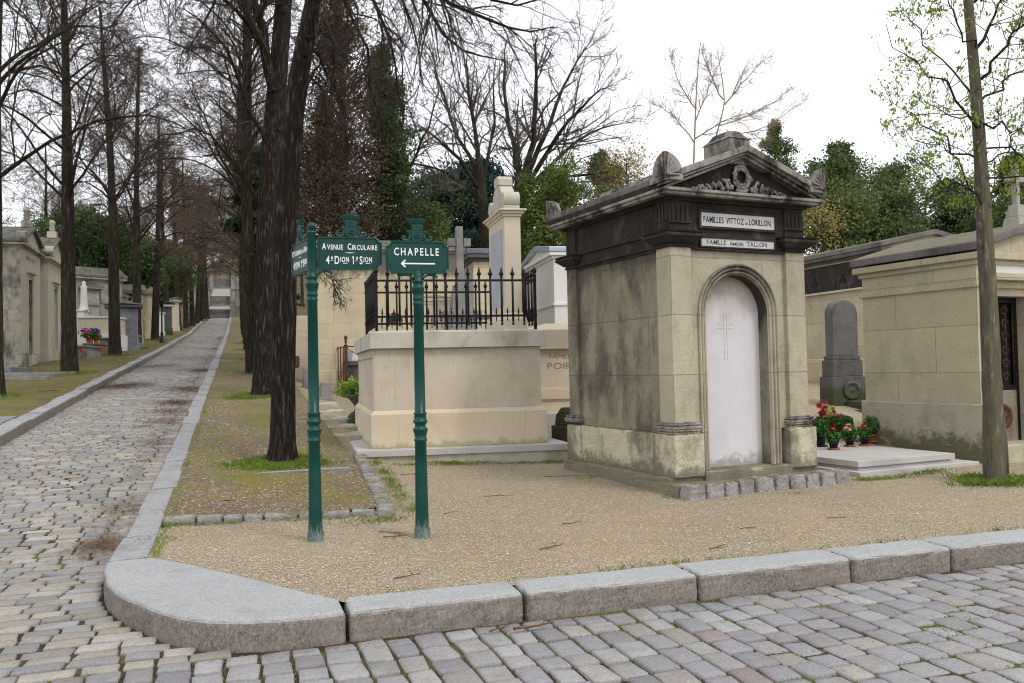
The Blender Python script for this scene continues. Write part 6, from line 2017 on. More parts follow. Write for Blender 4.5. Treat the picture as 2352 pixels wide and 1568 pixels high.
# ivy-green bushes among the tombs on the left
for k_, (px, pb_, pt_, d_, w_, m_, lab) in enumerate(((215, 670, 520, 50, 150, 'leaf_dark', 'dark glossy evergreen bush above the left tombs'), (165, 640, 500, 56, 120, 'evergreen', 'green bush left of the first full trunk on the left'), (300, 690, 560, 62, 110, 'leaf_dark', 'dark evergreen bush above the mossy-roofed mausoleum'), (395, 700, 590, 80, 80, 'evergreen', 'green bush between distant trunks left of the avenue'), (372, 690, 560, 90, 70, 'evergreen', 'second green bush between distant trunks left of the avenue'))):
    conifer('evergreen_shrub', px, pb_, pt_, d_, w_, m_, lab, 60 + k_, 2000, 14, .13, .28, 'bush', .1, .12, irr=.5)
# dark fir bough tree just left of the near trunks
conifer('fir_tree', 610, 700, 330, 34, 210, 'yew', 'dark fir whose boughs poke out left of the near trunks', 71, 900, 10, .14, .14, 'layer', .4, .2, irr=.6)

# right-hand young chestnut with fresh leaves -----------------------------------------------------------
r = np.random.default_rng(23)
bC = T(2285, 1105); dC = depth(bC)
pathC = [(2285, 1112), (2284, 1050), (2277, 850), (2268, 640), (2258, 480), (2250, 330), (2240, 190), (2228, 60), (2218, -60), (2205, -220)]
wC = [47, 45, 39, 35, 31, 26, 24, 21, 18, 12]
pts = [tuple(at(px, py, dC)) for px, py in pathC]; rad = [w * dC / 1941 / 2 for w in wC]
pts[0] = (pts[0][0], pts[0][1], -.15)
V, Fc, CC, RC = trunk_mesh(pts, rad, 18, .28, 8, .065)
eC = empty('chestnut_tree', tuple(bC)); tag(eC, 'young tree with pale trunk and fresh yellow-green leaves at the right edge', 'tree')
offC = np.array(bC)
np_mesh('trunk', V - offC, Fc, M['bark_pale'], eC, smooth=True)
# burrs with moss on the trunk
M['moss'] = stone('mossy_burr', (.10, .09, .065), (.15, .14, .10), (.05, .045, .03), .5, top=(.09, .10, .02), scale=4, bumpk=2)
for px, py, s_ in ((2250, 520, .05), (2245, 440, .05), (2266, 405, .05), (2250, 560, .045), (2272, 470, .045), (2262, 350, .035), (2268, 740, .03), (2288, 900, .03)):
    p_ = at(px, py, dC - .05); p_ = p_ - Vector(bC)
    B = MB(); B.lathe([(-s_ * 1.3, s_ * .2), (-s_ * .6, s_ * .6), (0, s_ * .8), (s_ * .4, s_ * .7), (s_, s_ * .2)], tuple(p_), 9, sy=.8); B.build('burr', M['moss'], eC)
# a dead split limb stump running down the right side
B = MB(); B.tube([tuple(at(2302, 1085, dC) - Vector(bC)), tuple(at(2300, 1000, dC) - Vector(bC)), tuple(at(2292, 900, dC) - Vector(bC)), tuple(at(2288, 800, dC) - Vector(bC))], [.07, .06, .035, .01], 8); B.build('split_root', M['bark_pale'], eC)
LC = [([(2252, 370, 0), (2200, 340, .3), (2150, 300, .5), (2100, 260, .6), (2040, 230, .7)], .020, .004),
      ([(2248, 300, 0), (2210, 260, -.3), (2180, 200, -.5), (2140, 160, -.6), (2090, 140, -.7), (2035, 55, -.8)], .022, .004),
      ([(2245, 240, 0), (2200, 200, .2), (2150, 130, .4), (2110, 70, .5), (2080, 20, .6)], .020, .004),
      ([(2256, 450, 0), (2210, 430, .3), (2160, 410, .5), (2110, 370, .6), (2075, 290, .7)], .016, .004),
      ([(2240, 130, 0), (2210, 70, -.2), (2180, 20, -.3), (2150, -50, -.4)], .018, .005),
      ([(2258, 480, 0), (2230, 430, -.3), (2190, 330, -.4), (2130, 330, -.5), (2080, 300, -.6)], .014, .004),
      ([(2236, 120, 0), (2270, 60, .2), (2300, 10, .3), (2340, -60, .4)], .03, .008),
      ([(2242, 190, 0), (2290, 120, -.2), (2340, 60, -.3), (2400, 0, -.4)], .028, .008),
      ([(2246, 240, 0), (2300, 200, .4), (2350, 160, .6), (2420, 120, .8)], .022, .006),
      ([(2250, 300, 0), (2300, 290, -.4), (2350, 300, -.6), (2420, 330, -.8)], .020, .006),
      ([(2252, 340, 0), (2310, 330, .3), (2360, 380, .5), (2420, 400, .7)], .018, .006),
      ([(2256, 420, 0), (2310, 400, .4), (2360, 420, .6), (2410, 430, .6)], .018, .006),
      ([(2254, 380, 0), (2300, 350, .8), (2340, 280, 1.2), (2390, 240, 1.5)], .016, .006),
      ([(2247, 270, 0), (2205, 280, .8), (2165, 250, 1.1), (2120, 240, 1.3), (2100, 200, 1.4)], .014, .004),
      ([(2230, 40, 0), (2265, -30, .2), (2300, -80, .3)], .02, .01)]
limbsC = limb_paths([(p_, a_ * .72, b_ * .8) for p_, a_, b_ in LC], dC)
parts, last = crown_from_limbs(r, limbsC, [
    dict(K=15, f0=.12, ang=48, lr=.30, rr=.5, minr=.004, nseg=4, wander=.16, bias=(-.03, .12), sides=3),
    dict(K=4, f0=.3, ang=45, lr=.5, rr=.6, minr=.003, nseg=3, wander=.2, bias=(.0, .15), sides=3)])
V, Fc = join(parts); np_mesh('crown', V - offC, Fc, M['twig'], eC); np_mesh('limbs', LIMBS[0] - offC, LIMBS[1], M['bark_far'], eC, smooth=True)
tips = np.concatenate([last[:, -1], last[:, -2][::3]])
Vl, Fl = leaves(r, tips, 4, .022, .023, 2.2, 1.4)
np_mesh('leaves', Vl - offC, Fl, M['spring'], eC)


# ------------------------------------------------------------------ flowers in pots
def bush_leaves(seed, n, rx, rz_, z0, size):
    r = np.random.default_rng(seed)
    c = unit(r.normal(0, 1, (n, 3))) * r.uniform(.35, 1, (n, 1)) ** .5 * np.array([rx, rx, rz_]) + np.array([0, 0, z0])
    return leaves(r, c, 1, .005, size, 1.7, -.3)


def petals(seed, n, rx, rz_, z0, size, k=6):
    """flower heads: k petals round a centre, facing outward/up"""
    r = np.random.default_rng(seed)
    dv = unit(r.normal(0, 1, (n, 3)) + np.array([0, 0, .9])); dv[:, 2] = np.abs(dv[:, 2])
    c = dv * np.array([rx, rx, rz_]) + np.array([0, 0, z0])
    Vs = []
    u = unit(np.cross(dv, r.normal(0, 1, (n, 3)))); w = np.cross(dv, u)
    for layer, (sc, lift) in enumerate(((1, .25), (.62, .6))):
        for j in range(k):
            a = 2 * np.pi * (j + .5 * layer) / k
            rad = (u * np.cos(a) + w * np.sin(a)); tg = (-u * np.sin(a) + w * np.cos(a))
            s = size * sc
            Vs.append(np.stack([c, c + rad * s * .6 + tg * s * .36 + dv * s * lift * .5, c + rad * s + dv * s * lift, c + rad * s * .6 - tg * s * .36 + dv * s * lift * .5], 1))
    V = np.concatenate(Vs, 0)
    return V.reshape(-1, 3), np.arange(len(V) * 4).reshape(-1, 4)


def potted(q, rp, hp, potmat, dish, bush, heads, label, seed, stone_=False):
    e = empty('potted_plant', q); tag(e, label, 'potted plant')
    b = MB(); b.lathe([(.012, rp * .72), (hp, rp), (hp, rp * 1.1), (hp + .02, rp * 1.1), (hp + .02, rp * .95), (hp, rp * .85)], (0, 0, 0), 18); b.build('pot', M[potmat], e)
    if dish:
        b = MB(); b.lathe([(0, rp * 1.15), (.005, rp * 1.2), (.022, rp * 1.35), (.024, rp * 1.28), (.012, rp * 1.1)], (0, 0, 0), 20); b.build('saucer', M[dish], e)
    n, rx, rz_, z0, sz = bush
    V, Fc = bush_leaves(seed, n, rx, rz_, hp + z0, sz); np_mesh('leaves', V, Fc, M['leaf_pot'], e)
    if heads:
        n, rx, rz_, z0, sz, mt = heads
        V, Fc = petals(seed + 1, n, rx, rz_, hp + z0, sz); np_mesh('flowers', V, Fc, M[mt], e)
    return e


def slabpt(px, py):
    d = ray(px, py); t = (SLABZ + .001 - CAM.z) / d.z
    return CAM + d * t
potted(slabpt(1884, 1024), .085, .15, 'blackpot', 'blackpot', (300, .12, .12, .13, .040), None, 'bushy green plant in a black pot nearest the mausoleum corner', 101)
potted(slabpt(1915, 1031), .065, .09, 'blackpot', 'terracotta', (240, .10, .09, .09, .045), (16, .07, .07, .14, .028, 'red'), 'red flowering pot in a terracotta saucer, front one beside the stone chip', 103)
potted(slabpt(1952, 1024), .065, .09, 'blackpot', 'terracotta', (260, .11, .10, .10, .045), (18, .09, .09, .14, .026, 'peach'), 'peach flowering pot in the middle of the pots', 105)
potted(slabpt(1986, 1022), .065, .09, 'blackpot', 'terracotta', (240, .10, .10, .10, .045), (12, .06, .06, .15, .028, 'red'), 'small red flowering pot, rightmost in front', 107)
potted(slabpt(2004, 1014), .07, .10, 'terracotta', 'terracotta', (320, .13, .14, .15, .042), None, 'leafy green pot at the right end of the pots', 109)
potted(slabpt(1938, 1008), .08, .12, 'blackpot', 'terracotta', (360, .15, .13, .14, .045), None, 'leafy green pot behind the peach flowers', 111)
potted(slabpt(1908, 1008), .07, .12, 'blackpot', None, (260, .13, .13, .15, .045), None, 'leafy pot behind the front red flowers', 113)
for i, (px, py, sx) in enumerate(((1922, 1028, .06), (1968, 1012, .08), (1948, 1020, .035))):
    p_ = slabpt(px, py); B = MB(); rr4 = random.Random(i)
    B.lathe([(-.0, sx * .8), (sx * .3, sx), (sx * .55, sx * .8), (sx * .7, sx * .3)], (0, 0, 0), 7, sy=.6, smooth=False)
    o = B.build('stone_chip', M['slab'] if i != 1 else M['midstone'], loc=p_); tag(o, ['angular buff stone chip leaning on the front red flower pot', 'grey-brown rock beside the rightmost red flowers', 'little pale pebble under the peach flowers'][i], 'stone')
# big artificial bouquet: red, pink, white, yellow
bq = slabpt(1893, 1006)
e = empty('bouquet', bq); tag(e, 'large bouquet of red, pink, white and yellow cloth flowers beside the mausoleum corner', 'bouquet')
b = MB(); b.lathe([(0, .07), (.14, .085), (.18, .09)], (0, 0, 0), 14); b.build('vase', M['blackpot'], e)
V, Fc = bush_leaves(121, 160, .14, .20, .24, .05); np_mesh('leaves', V, Fc, M['leaf_pot'], e)
for k_, (mt, n) in enumerate((('red', 34), ('pink', 34), ('whitepetal', 40), ('yellowpetal', 24))):
    r = np.random.default_rng(130 + k_)
    c = np.stack([r.uniform(-.14, .22, n), r.uniform(-.26, -.06, n), np.zeros(n)], -1)
    c[:, 2] = .36 - c[:, 0] * .75 + r.normal(0, .075, n)
    Vs = []
    for j in range(n):
        v_, f_ = petals(200 + k_ * 20 + j, 3, .015, .015, 0, .054, 7); Vs.append(v_ + c[j])
    V = np.concatenate(Vs); np_mesh('flowers', V, np.arange(len(V)).reshape(-1, 4), M[mt], e)
# withered bouquet lying on the step
wq = T(1833, 1088); wq.z = .13
e = empty('withered_bouquet', wq); tag(e, 'withered dark red bouquet lying on the step of the big mausoleum', 'bouquet')
V, Fc = petals(151, 14, .08, .05, .05, .045, 6); np_mesh('flowers', V, Fc, M['withered'], e)
V, Fc = bush_leaves(152, 60, .10, .05, .04, .04); np_mesh('leaves', V, Fc, M['withered'], e)
wq = T(764, 888) + Vector((0, 0, .25))
e = empty('withered_bouquet', wq); tag(e, 'dead dark bouquet hanging on the left side of the rusty enclosure', 'bouquet')
V, Fc = petals(153, 14, .18, .2, .0, .09, 6); np_mesh('flowers', V, Fc, M['withered'], e)
V, Fc = bush_leaves(154, 120, .18, .24, .0, .08); np_mesh('leaves', V, Fc, M['leaf_dark'], e)
# fern in the urn: arching fronds
r = np.random.default_rng(160)
nf = 90
az = r.uniform(0, 6.28, nf); el = r.uniform(.5, 1.4, nf)
dv = np.stack([np.cos(az) * np.cos(el), np.sin(az) * np.cos(el), np.sin(el)], -1)
P, Rd = grow(r, np.tile(np.array([[-.05, 0, .55]]), (nf, 1)) + r.normal(0, .06, (nf, 3)) * np.array([1, 1, 0]), dv, r.uniform(.2, .42, nf), np.full(nf, .003), 6, .06, (.0, -.45), .5)
Vl, Fl = leaves(r, P[:, 1:].reshape(-1, 3), 7, .022, .045, 2.2, .3)
np_mesh('fern', Vl, Fl, M['leaf_fern'], un)
# flowers on the left graves
def gpot(px, py, d, mats, label, seed, s=1.0, leaf='leaf_pot'):
    q = at(px, py, d)
    e = empty('potted_plant', q); tag(e, label, 'potted plant')
    b = MB(); b.lathe([(0, .11 * s), (.16 * s, .15 * s), (.18 * s, .16 * s)], (0, 0, 0), 12); b.build('pot', M['terracotta'], e)
    V, Fc = bush_leaves(seed, 260, .30 * s, .17 * s, .28 * s, .08 * s); np_mesh('leaves', V, Fc, M[leaf], e)
    for k, mt in enumerate(mats):
        V, Fc = petals(seed + 5 + k, 16, .26 * s, .18 * s, .34 * s, .07 * s); V = V + np.array([(k - .5 * (len(mats) - 1)) * .28 * s, 0, 0]); np_mesh('flowers', V, Fc, M[mt], e)
gpot(206, 786, 37.7, ['magenta', 'purple'], 'pot of magenta and purple flowers on the reddish granite grave', 171, 1.15)
gpot(221, 786, 37.9, [], 'small green plant right of the magenta flowers', 175, .8, 'leaf_fern')
gpot(137, 770, 36, ['peach'], 'yellow-green potted plant with orange flowers beside the second mausoleum', 177, .8, 'leaf_fern')
gpot(725, 872, 24, ['yellowpetal'], 'small plant with a yellow flower just right of the left signpost shaft', 179, .55)
gpot(738, 866, 25, [], 'small green plant on the dark grave behind the signposts', 181, .6)
gpot(905, 748, 17.6, ['withered'], 'reddish-brown planter seen through the railing behind the left side', 183, .5)
q = at(190, 809, 34.8); B = MB(); B.lathe([(0, .05), (.17, .05), (.19, .03), (.2, .01)], (0, 0, 0), 10); o = B.build('votive_light', M['red'], loc=q); tag(o, 'small red votive light on the low grey grave', 'candle')

# ------------------------------------------------------------------ grass, pebbles, twigs, litter
def blades(name, seed, spots, label, h=.07, w=.006, mat='grass', maxn=None):
    """spots: list of (x, y, radius_x, radius_y, count)"""
    r = np.random.default_rng(seed)
    Vs = []
    for (x, y, rx, ry, n) in spots:
        c = np.stack([x + r.normal(0, rx, n), y + r.normal(0, ry, n)], -1)
        z = hgt(c[:, 0], c[:, 1]) - .01
        a = r.uniform(0, 6.28, n); L = h * r.uniform(.4, 1.3, n)
        lean = r.normal(0, .5, (n, 2)) * L[:, None]
        b0 = np.stack([c[:, 0] - np.cos(a) * w, c[:, 1] - np.sin(a) * w, z], -1); b1 = np.stack([c[:, 0] + np.cos(a) * w, c[:, 1] + np.sin(a) * w, z], -1)
        m_ = np.stack([c[:, 0] + lean[:, 0] * .35 + np.cos(a) * w * .6, c[:, 1] + lean[:, 1] * .35 + np.sin(a) * w * .6, z + L * .6], -1)
        tip = np.stack([c[:, 0] + lean[:, 0], c[:, 1] + lean[:, 1], z + L], -1)
        Vs.append(np.stack([b0, b1, m_, tip], 1))
    V = np.concatenate(Vs).reshape(-1, 3)
    o = np_mesh(name, V, np.arange(len(V)).reshape(-1, 4), M[mat]); tag(o, label, 'grass', kind='stuff')
    return o
sp = []
a0 = np.array([tuple(T(648, 1062))])
bx, by = bA.x, bA.y
for k in range(26):
    a_ = 2 * math.pi * k / 26
    sp.append((bx + .38 * math.cos(a_), by + .36 * math.sin(a_) - .05, .09, .09, 150))
sp.append((bx - .45, by - .1, .16, .12, 700)); sp.append((bx - .2, by - .42, .22, .08, 600)); sp.append((bx + .35, by - .3, .14, .1, 350))
for k in range(14): a_ = 2 * math.pi * k / 14; sp.append((bB.x + .45 * math.cos(a_), bB.y + .45 * math.sin(a_) - .1, .12, .12, 160))
sp.append((bB.x - .5, bB.y - .3, .22, .2, 700))
for k in range(14): a_ = 2 * math.pi * k / 14; sp.append((bC.x + .30 * math.cos(a_), bC.y + .28 * math.sin(a_), .08, .08, 90))
sp.append((bC.x - .35, bC.y - .1, .14, .08, 300)); sp.append((bC.x + .35, bC.y - .15, .18, .08, 400))
for i, (px, py, d_, s_) in enumerate(leftpos[:7]):
    p_ = T(px, py)
    for k in range(8): a_ = 2 * math.pi * k / 8; sp.append((p_.x + .5 * math.cos(a_), p_.y + .5 * math.sin(a_) - .1, .16, .16, 110))
for X, Y in rightpos[:4]:
    for k in range(8): a_ = 2 * math.pi * k / 8; sp.append((X + .5 * math.cos(a_), Y + .5 * math.sin(a_), .16, .16, 90))
blades('grass', 301, sp, 'short bright green grass round the feet of the trees', .075, .0045)
sp = []
rg = np.random.default_rng(5)
for k in range(60):       # along the foot of the box tomb slab
    t_ = k / 59; p_ = T(845 + (1330 - 845) * t_, 1068 - 10 * t_); sp.append((p_.x, p_.y - .04, .08, .05, int(45 * max(0, rg.uniform(-1.3, 1.6)))))
for k in range(50):       # along both sides of the edging
    t_ = rg.random(); p_ = pb + (pc - pb) * t_; sp.append((p_.x + .17 + .05 * rg.random(), p_.y, .05, .1, int(45 * max(0, rg.uniform(-.6, 1.4)))))
for k in range(60):
    t_ = k / 59; p_ = pa + (pb - pa) * t_; sp.append((p_.x, p_.y - .12, .05, .02, int(26 * max(0, rg.uniform(-.7, 1.3)))))
for p_, n in ((T(890, 1194), 260), (T(840, 1197), 120), (T(395, 1180), 140), (T(360, 1240), 80)):
    sp.append((p_.x, p_.y, .12, .08, n))
for y_ in np.arange(.8, 14, .12): sp.append((.32, y_, .018, .06, int(16 * max(0, rg.uniform(-1, 1.8)))))
for y_ in np.arange(-.6, .9, .06): sp.append((.33, y_, .02, .03, 9))
for (px, py, n) in ((1330, 1040, 500), (1380, 1055, 200), (1470, 1100, 60), (1360, 1095, 130), (1560, 1140, 80), (1110, 1060, 200), (1030, 1062, 400), (2010, 1100, 260), (2060, 1096, 200), (2120, 1085, 200), (1990, 1102, 240), (2150, 1080, 120), (1640, 1078, 60), (1740, 1080, 90), (1830, 1132, 60), (1310, 1000, 500), (1340, 1010, 400)):
    p_ = T(px, py); sp.append((p_.x, p_.y, .12, .05, n))
for k in range(40):
    x_ = rg.uniform(1.7, 11); sp.append((x_, -2.41, .12, .012, int(25 * rg.uniform(0, 1))))
blades('grass', 302, sp, 'thin fringe of grass along the stone edges and tomb feet', .038, .0030)
# broad weeds
B = MB()
Vw = []
r = np.random.default_rng(9)
for (px, py, s_) in ((1030, 1055, .12), (1100, 1052, .10), (1475, 1098, .14), (1345, 1062, .12), (1010, 1052, .1), (1350, 1040, .15), (1335, 1032, .16), (1365, 1040, .12)):
    p_ = T(px, py)
    n = 14
    a = r.uniform(0, 6.28, n); L = s_ * r.uniform(.6, 1.2, n); w = L * .14
    base = np.tile(np.array([[p_.x, p_.y, p_.z]]), (n, 1)); d2 = np.stack([np.cos(a), np.sin(a), 0 * a], -1); pr = np.stack([-np.sin(a), np.cos(a), 0 * a], -1)
    up = np.array([0, 0, 1.]) * (L * r.uniform(.5, 1.1, n))[:, None]
    Vw.append(np.stack([base, base + d2 * L[:, None] * .5 + pr * w[:, None] + up * .8, base + d2 * L[:, None] + up * .75, base + d2 * L[:, None] * .5 - pr * w[:, None] + up * .8], 1))
Vw = np.concatenate(Vw).reshape(-1, 3)
o = np_mesh('weeds', Vw, np.arange(len(Vw)).reshape(-1, 4), M['leaf_pot']); tag(o, 'broad-leaved weeds at the feet of the tombs', 'weeds', kind='stuff')
# moss tufts between the cobbles
def tufts(name, seed, n, xr_, yr_, zf, label, dens, h=.014):
    r = np.random.default_rng(seed)
    x = r.uniform(*xr_, n); y = r.uniform(*yr_, n)
    k = np.sin(x * 3.1 + 2 * np.sin(y * 2.3)) * np.sin(y * 4.1 + x) + r.normal(0, .5, n) > dens
    x, y = x[k], y[k]
    z = zf(x, y)
    a = r.uniform(0, 6.28, len(x)); L = h * r.uniform(.5, 1.6, len(x)); w = .004
    c = np.stack([x, y, z], -1); s = np.stack([np.cos(a), np.sin(a), 0 * a], -1) * w
    u = np.stack([r.normal(0, .5, len(x)) * L, r.normal(0, .5, len(x)) * L, L], -1)
    V = np.stack([c - s, c + s, c + u + s * .5, c + u - s * .5], 1).reshape(-1, 3)
    o = np_mesh(name, V, np.arange(len(V)).reshape(-1, 4), M['mossblade']); tag(o, label, 'moss', kind='stuff')
M['mossblade'] = leafmat('moss_tuft', (.10, .16, .01), (.20, .27, .03), transl=.2)
tufts('moss', 401, 90000, (-3.5, 9), (-5.6, -2.8), lambda X, Y: 0 * X - .180, 'green moss growing in the joints of the front road', .05, .009)
tufts('moss', 402, 36000, (-6, 0), (-2.6, 9), lambda X, Y: np.interp(Y, _gx, _gz) - .142 - .041 * np.clip(1 - Y / 3, 0, 1) + .03 * np.clip(1 - ((X + 1.3) / 1.4) ** 2, -.3, 1) * np.clip((Y - 2) / 4, 0, 1), 'green moss growing in the joints of the avenue', .3, .010)


# pebbles on the gravel
def pebbles(name, seed, n, xr_, yr_, size, zoff, label, cols, mask=None, zf=None):
    r = np.random.default_rng(seed)
    x = r.uniform(*xr_, n); y = r.uniform(*yr_, n)
    if mask is not None: k = mask(x, y); x, y = x[k], y[k]
    n = len(x)
    oct_ = np.array([[1, 0, 0], [0, 1, 0], [-1, 0, 0], [0, -1, 0], [0, 0, .55], [0, 0, -.55]])
    tri = np.array([[0, 1, 4, 4], [1, 2, 4, 4], [2, 3, 4, 4], [3, 0, 4, 4]])
    s = size * r.lognormal(0, .35, n)
    rot = r.uniform(0, 6.28, n)
    V = oct_[None] * s[:, None, None] * r.uniform(.6, 1.25, (n, 6, 3))
    c_, s_ = np.cos(rot)[:, None], np.sin(rot)[:, None]
    Vx = V[..., 0] * c_ - V[..., 1] * s_; Vy = V[..., 0] * s_ + V[..., 1] * c_
    z = (zf or hgt)(x, y)
    V = np.stack([Vx + x[:, None], Vy + y[:, None], V[..., 2] + z[:, None] + zoff], -1)
    # two quads + ... use triangles as separate mesh
    t3 = np.array([[0, 1, 4], [1, 2, 4], [2, 3, 4], [3, 0, 4]])
    Fc = (t3[None] + (np.arange(n) * 6)[:, None, None]).reshape(-1, 3)
    cols = np.array(cols)
    pc = cols[r.integers(0, len(cols), n)] * r.uniform(.75, 1.2, (n, 1))
    o = np_mesh(name, V.reshape(-1, 3), Fc, M['pebble'], colors=np.repeat(pc, 4, 0)); tag(o, label, 'gravel', kind='stuff')
M['pebble'] = attrmat('pebble_stone', .85, .2, 90, .2)
GC = [(.46, .39, .28), (.40, .33, .22), (.52, .47, .38), (.31, .24, .155), (.44, .36, .25), (.35, .28, .19), (.24, .18, .12), (.56, .53, .46)]
def ymask(x, y):
    ymin = np.where(x < 1.6, -.55 - (np.clip(x, .28, 1.6) - .28) * (1.84 / 1.29), -2.40)
    ok = (y > ymin) & ~((x < 2.5) & (y > .62))
    inch = (x - q_ch[0]) * math.cos(crz) + (y - q_ch[1]) * math.sin(crz); iny = -(x - q_ch[0]) * math.sin(crz) + (y - q_ch[1]) * math.cos(crz)
    ok &= ~((inch > -.1) & (inch < 2.12) & (iny > -.4) & (iny < 2.5))
    return ok
q_ch = (ch.location.x, ch.location.y)
pebbles('gravel', 501, 110000, (.3, 11), (-2.4, 4.5), .0045, .000, 'fine buff gravel covering the yard behind the kerb', GC, ymask)
pebbles('gravel', 502, 500, (.3, 11), (-2.4, 5.0), .008, .001, 'larger pale pebbles scattered over the yard', [(.50, .46, .39), (.46, .40, .32), (.40, .34, .25)], lambda x, y: ymask(x, y) & (np.sin(x * 1.7 + 1) * np.sin(y * 2.1 + x) > -.3))
pebbles('gravel', 503, 9000, (.35, 2.4), (.75, 12), .007, .013, 'loose pale grit on the mossy strip', GC)
pebbles('gravel', 504, 1800, (.4, 2.0), (-2.3, -.4), .006, .001, 'coarse grit gathered along the rounded kerb', [(.48, .43, .36), (.42, .36, .27)], ymask)

# fallen twigs and bits of branch
def twig(px, py, L, ang, w, label, zoff=.012, lift=0.0, onroad=False):
    q = T(px, py) if not onroad else None
    if onroad:
        d = ray(px, py); t = (-.15 - CAM.z) / d.z; q = CAM + d * t
    rr_ = random.Random(int(px * 7 + py))
    a = math.radians(ang); pts_ = []
    n = 7
    x = y = 0
    for i in range(n):
        pts_.append((x, y, w + rr_.uniform(0, .006)))
        a += rr_.uniform(-.22, .22); x += math.cos(a) * L / n; y += math.sin(a) * L / n
    B = MB(); B.tube(pts_, [w * (1 - .6 * i / n) for i in range(n)], 6)
    k = rr_.randint(2, 4); p0 = Vector(pts_[k]); a2 = a + rr_.choice((-.7, .7))
    B.tube([p0, p0 + Vector((math.cos(a2), math.sin(a2), .02)) * L * .25, p0 + Vector((math.cos(a2 + .3), math.sin(a2 + .3), .02)) * L * .42], [w * .6, w * .45, w * .25], 5)
    o = B.build('fallen_twig', M['fallen'], loc=(q.x, q.y, q.z + zoff - .01)); tag(o, label, 'twig', 'fallen twigs on the ground')
M['fallen'] = plain('fallen_twig_bark', (.13, .06, .035), .85, 0, .4, 30)
for px, py, L, an, w, lab in ((1180, 1448, .32, 12, .0085, 'thick reddish stick lying in the gutter of the front road'), ):
    twig(px, py, L, an, w, lab, onroad=True)
twig(1125, 1452, .2, 10, .006, 'short stick touching the thick reddish stick in the gutter', onroad=True)
for px, py, L, an, w, lab in ((880, 1235, .26, 6, .006, 'twig lying just right of the left signpost foot'), (870, 1222, .3, -20, .005, 'thin twig crossing near the left signpost foot'),
    (1240, 1262, .30, 22, .006, 'twig in the middle of the gravel yard'), (1120, 1295, 0.0, 0, 0, None), (905, 1330, .26, 28, .005, 'twig on the gravel near the rounded kerb'), (1290, 1205, .25, 5, .005, 'short dark twig on the gravel below the mausoleum step'),
    (1630, 1262, .25, 10, .005, 'twig on the gravel near the second kerb joint'), (1110, 1140, .4, -25, .004, 'curved thin twig right of the CHAPELLE post'), (1250, 1095, .8, -12, .004, 'long thin branch on the gravel before the box tomb'),
    (1020, 1180, .22, 30, .004, 'tiny twig right of the CHAPELLE post foot'), (920, 1090, .45, -6, .005, 'long twig beside the mossy edging'), (470, 1155, .35, 5, .007, 'twig on the mossy strip left of the near trunk'),
    (1700, 1215, .2, 14, .004, 'little twig on the open gravel right of centre'), (1900, 1190, .2, -15, .004, 'little twig on the gravel below the flat slab'), (90, 898, .6, -8, .012, 'twig on the left verge near the trunk at the edge')):
    if lab: twig(px, py, L, an, w, lab)


def litter(name, seed, spots, label, mat, size=.03, n_=400, zf=None):
    r = np.random.default_rng(seed); Ps = []
    for (x, y, rx, ry, n) in spots:
        xx = x + r.normal(0, rx, n); yy = y + r.normal(0, ry, n)
        zz = (zf or hgt)(xx, yy) + r.uniform(0, .012, n)
        a = r.uniform(0, 6.28, n); L = size * r.uniform(.4, 2.2, n)
        c = np.stack([xx, yy, zz], -1); d = np.stack([np.cos(a), np.sin(a), r.normal(0, .15, n)], -1) * L[:, None]; w = np.stack([-np.sin(a), np.cos(a), 0 * a], -1) * (size * .12)
        Ps.append(np.stack([c - d, c + w, c + d, c - w], 1))
    V = np.concatenate(Ps).reshape(-1, 3)
    o = np_mesh(name, V, np.arange(len(V)).reshape(-1, 4), M[mat]); tag(o, label, 'litter', kind='stuff')
M['litter'] = plain('brown_litter', (.19, .105, .058), .9, 0, .5, 40)
zr = lambda X, Y: np.interp(Y, _gx, _gz) - .112 - .041 * np.clip(1 - Y / 3, 0, 1) + .03 * np.clip(1 - ((X + 1.3) / 1.4) ** 2, -.3, 1) * np.clip((Y - 2) / 4, 0, 1)
sp = []
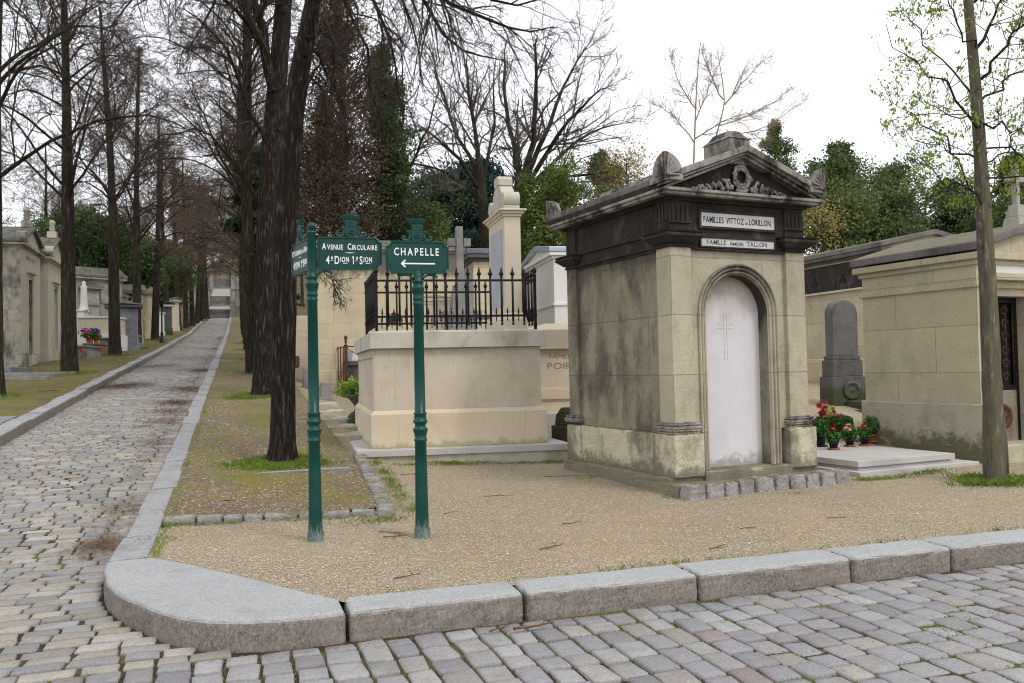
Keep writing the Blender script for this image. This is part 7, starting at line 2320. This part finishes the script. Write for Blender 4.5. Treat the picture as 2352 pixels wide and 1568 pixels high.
for y_ in np.arange(1, 60, .5): sp.append((-.22 - .1 * rg.random(), y_, .10 + .1 * rg.random(), .3, int(50 * rg.uniform(0, 2.2))))
for y_ in np.arange(12, 60, 1.2): sp.append((-2.35, y_, .18, .5, int(60 * rg.uniform(0, 2))))
for px, py, s_, n in ((405, 925, .3, 500), (275, 888, .45, 900), (455, 893, .45, 700), (345, 1020, .2, 250), (395, 945, .3, 400), (340, 1165, .2, 300), (245, 1250, .18, 500), (230, 1240, .1, 200), (480, 850, .4, 400), (370, 840, .6, 500), (330, 980, .12, 120)):
    p_ = T(px, py, -.12); sp.append((min(p_.x, -.1), p_.y, s_, s_ * 1.3, n))
sp = [(a_, b_, c_, d_, int(n_ * 2.2)) for a_, b_, c_, d_, n_ in sp]
litter('leaf_litter', 601, sp, 'brown leaf and twig litter gathered on the avenue cobbles', 'litter', .026, zf=zr)
sp = []
for px, py, s_, n in ((405, 925, .25, 500), (275, 888, .4, 800), (455, 893, .35, 600), (395, 945, .25, 300), (480, 850, .35, 500), (350, 842, .5, 500), (300, 885, .4, 500), (430, 965, .3, 300), (500, 800, .5, 400)):
    p_ = T(px, py, -.12); sp.append((min(max(p_.x, -2.4), -.25), p_.y, s_, s_ * 1.3, int(n * 2.0)))
litter('leaf_litter', 604, sp, 'drifts of brown twigs and leaves further up the avenue', 'litter', .045, zf=lambda X, Y: zr(X, Y) + .008)
sp = [(x_, -2.88, .3, .03, int(rg.uniform(0, 60))) for x_ in np.arange(1.2, 8, .4)]
litter('leaf_litter', 602, sp, 'brown litter in the gutter along the front kerb', 'litter', .014, zf=lambda X, Y: 0 * X - .165)
sp = [(rg.uniform(.5, 9), rg.uniform(-2.2, 4), .4, .4, 30) for _ in range(60)] + [(rg.uniform(.5, 2.3), rg.uniform(1, 14), .4, .6, 60) for _ in range(40)] + [(rg.uniform(-6, -3.1), rg.uniform(8, 40), .5, .9, 60) for _ in range(60)]
litter('leaf_litter', 603, sp, 'scattered brown twig bits on gravel and verges', 'litter', .017, zf=lambda X, Y: hgt(X, Y) + .01)
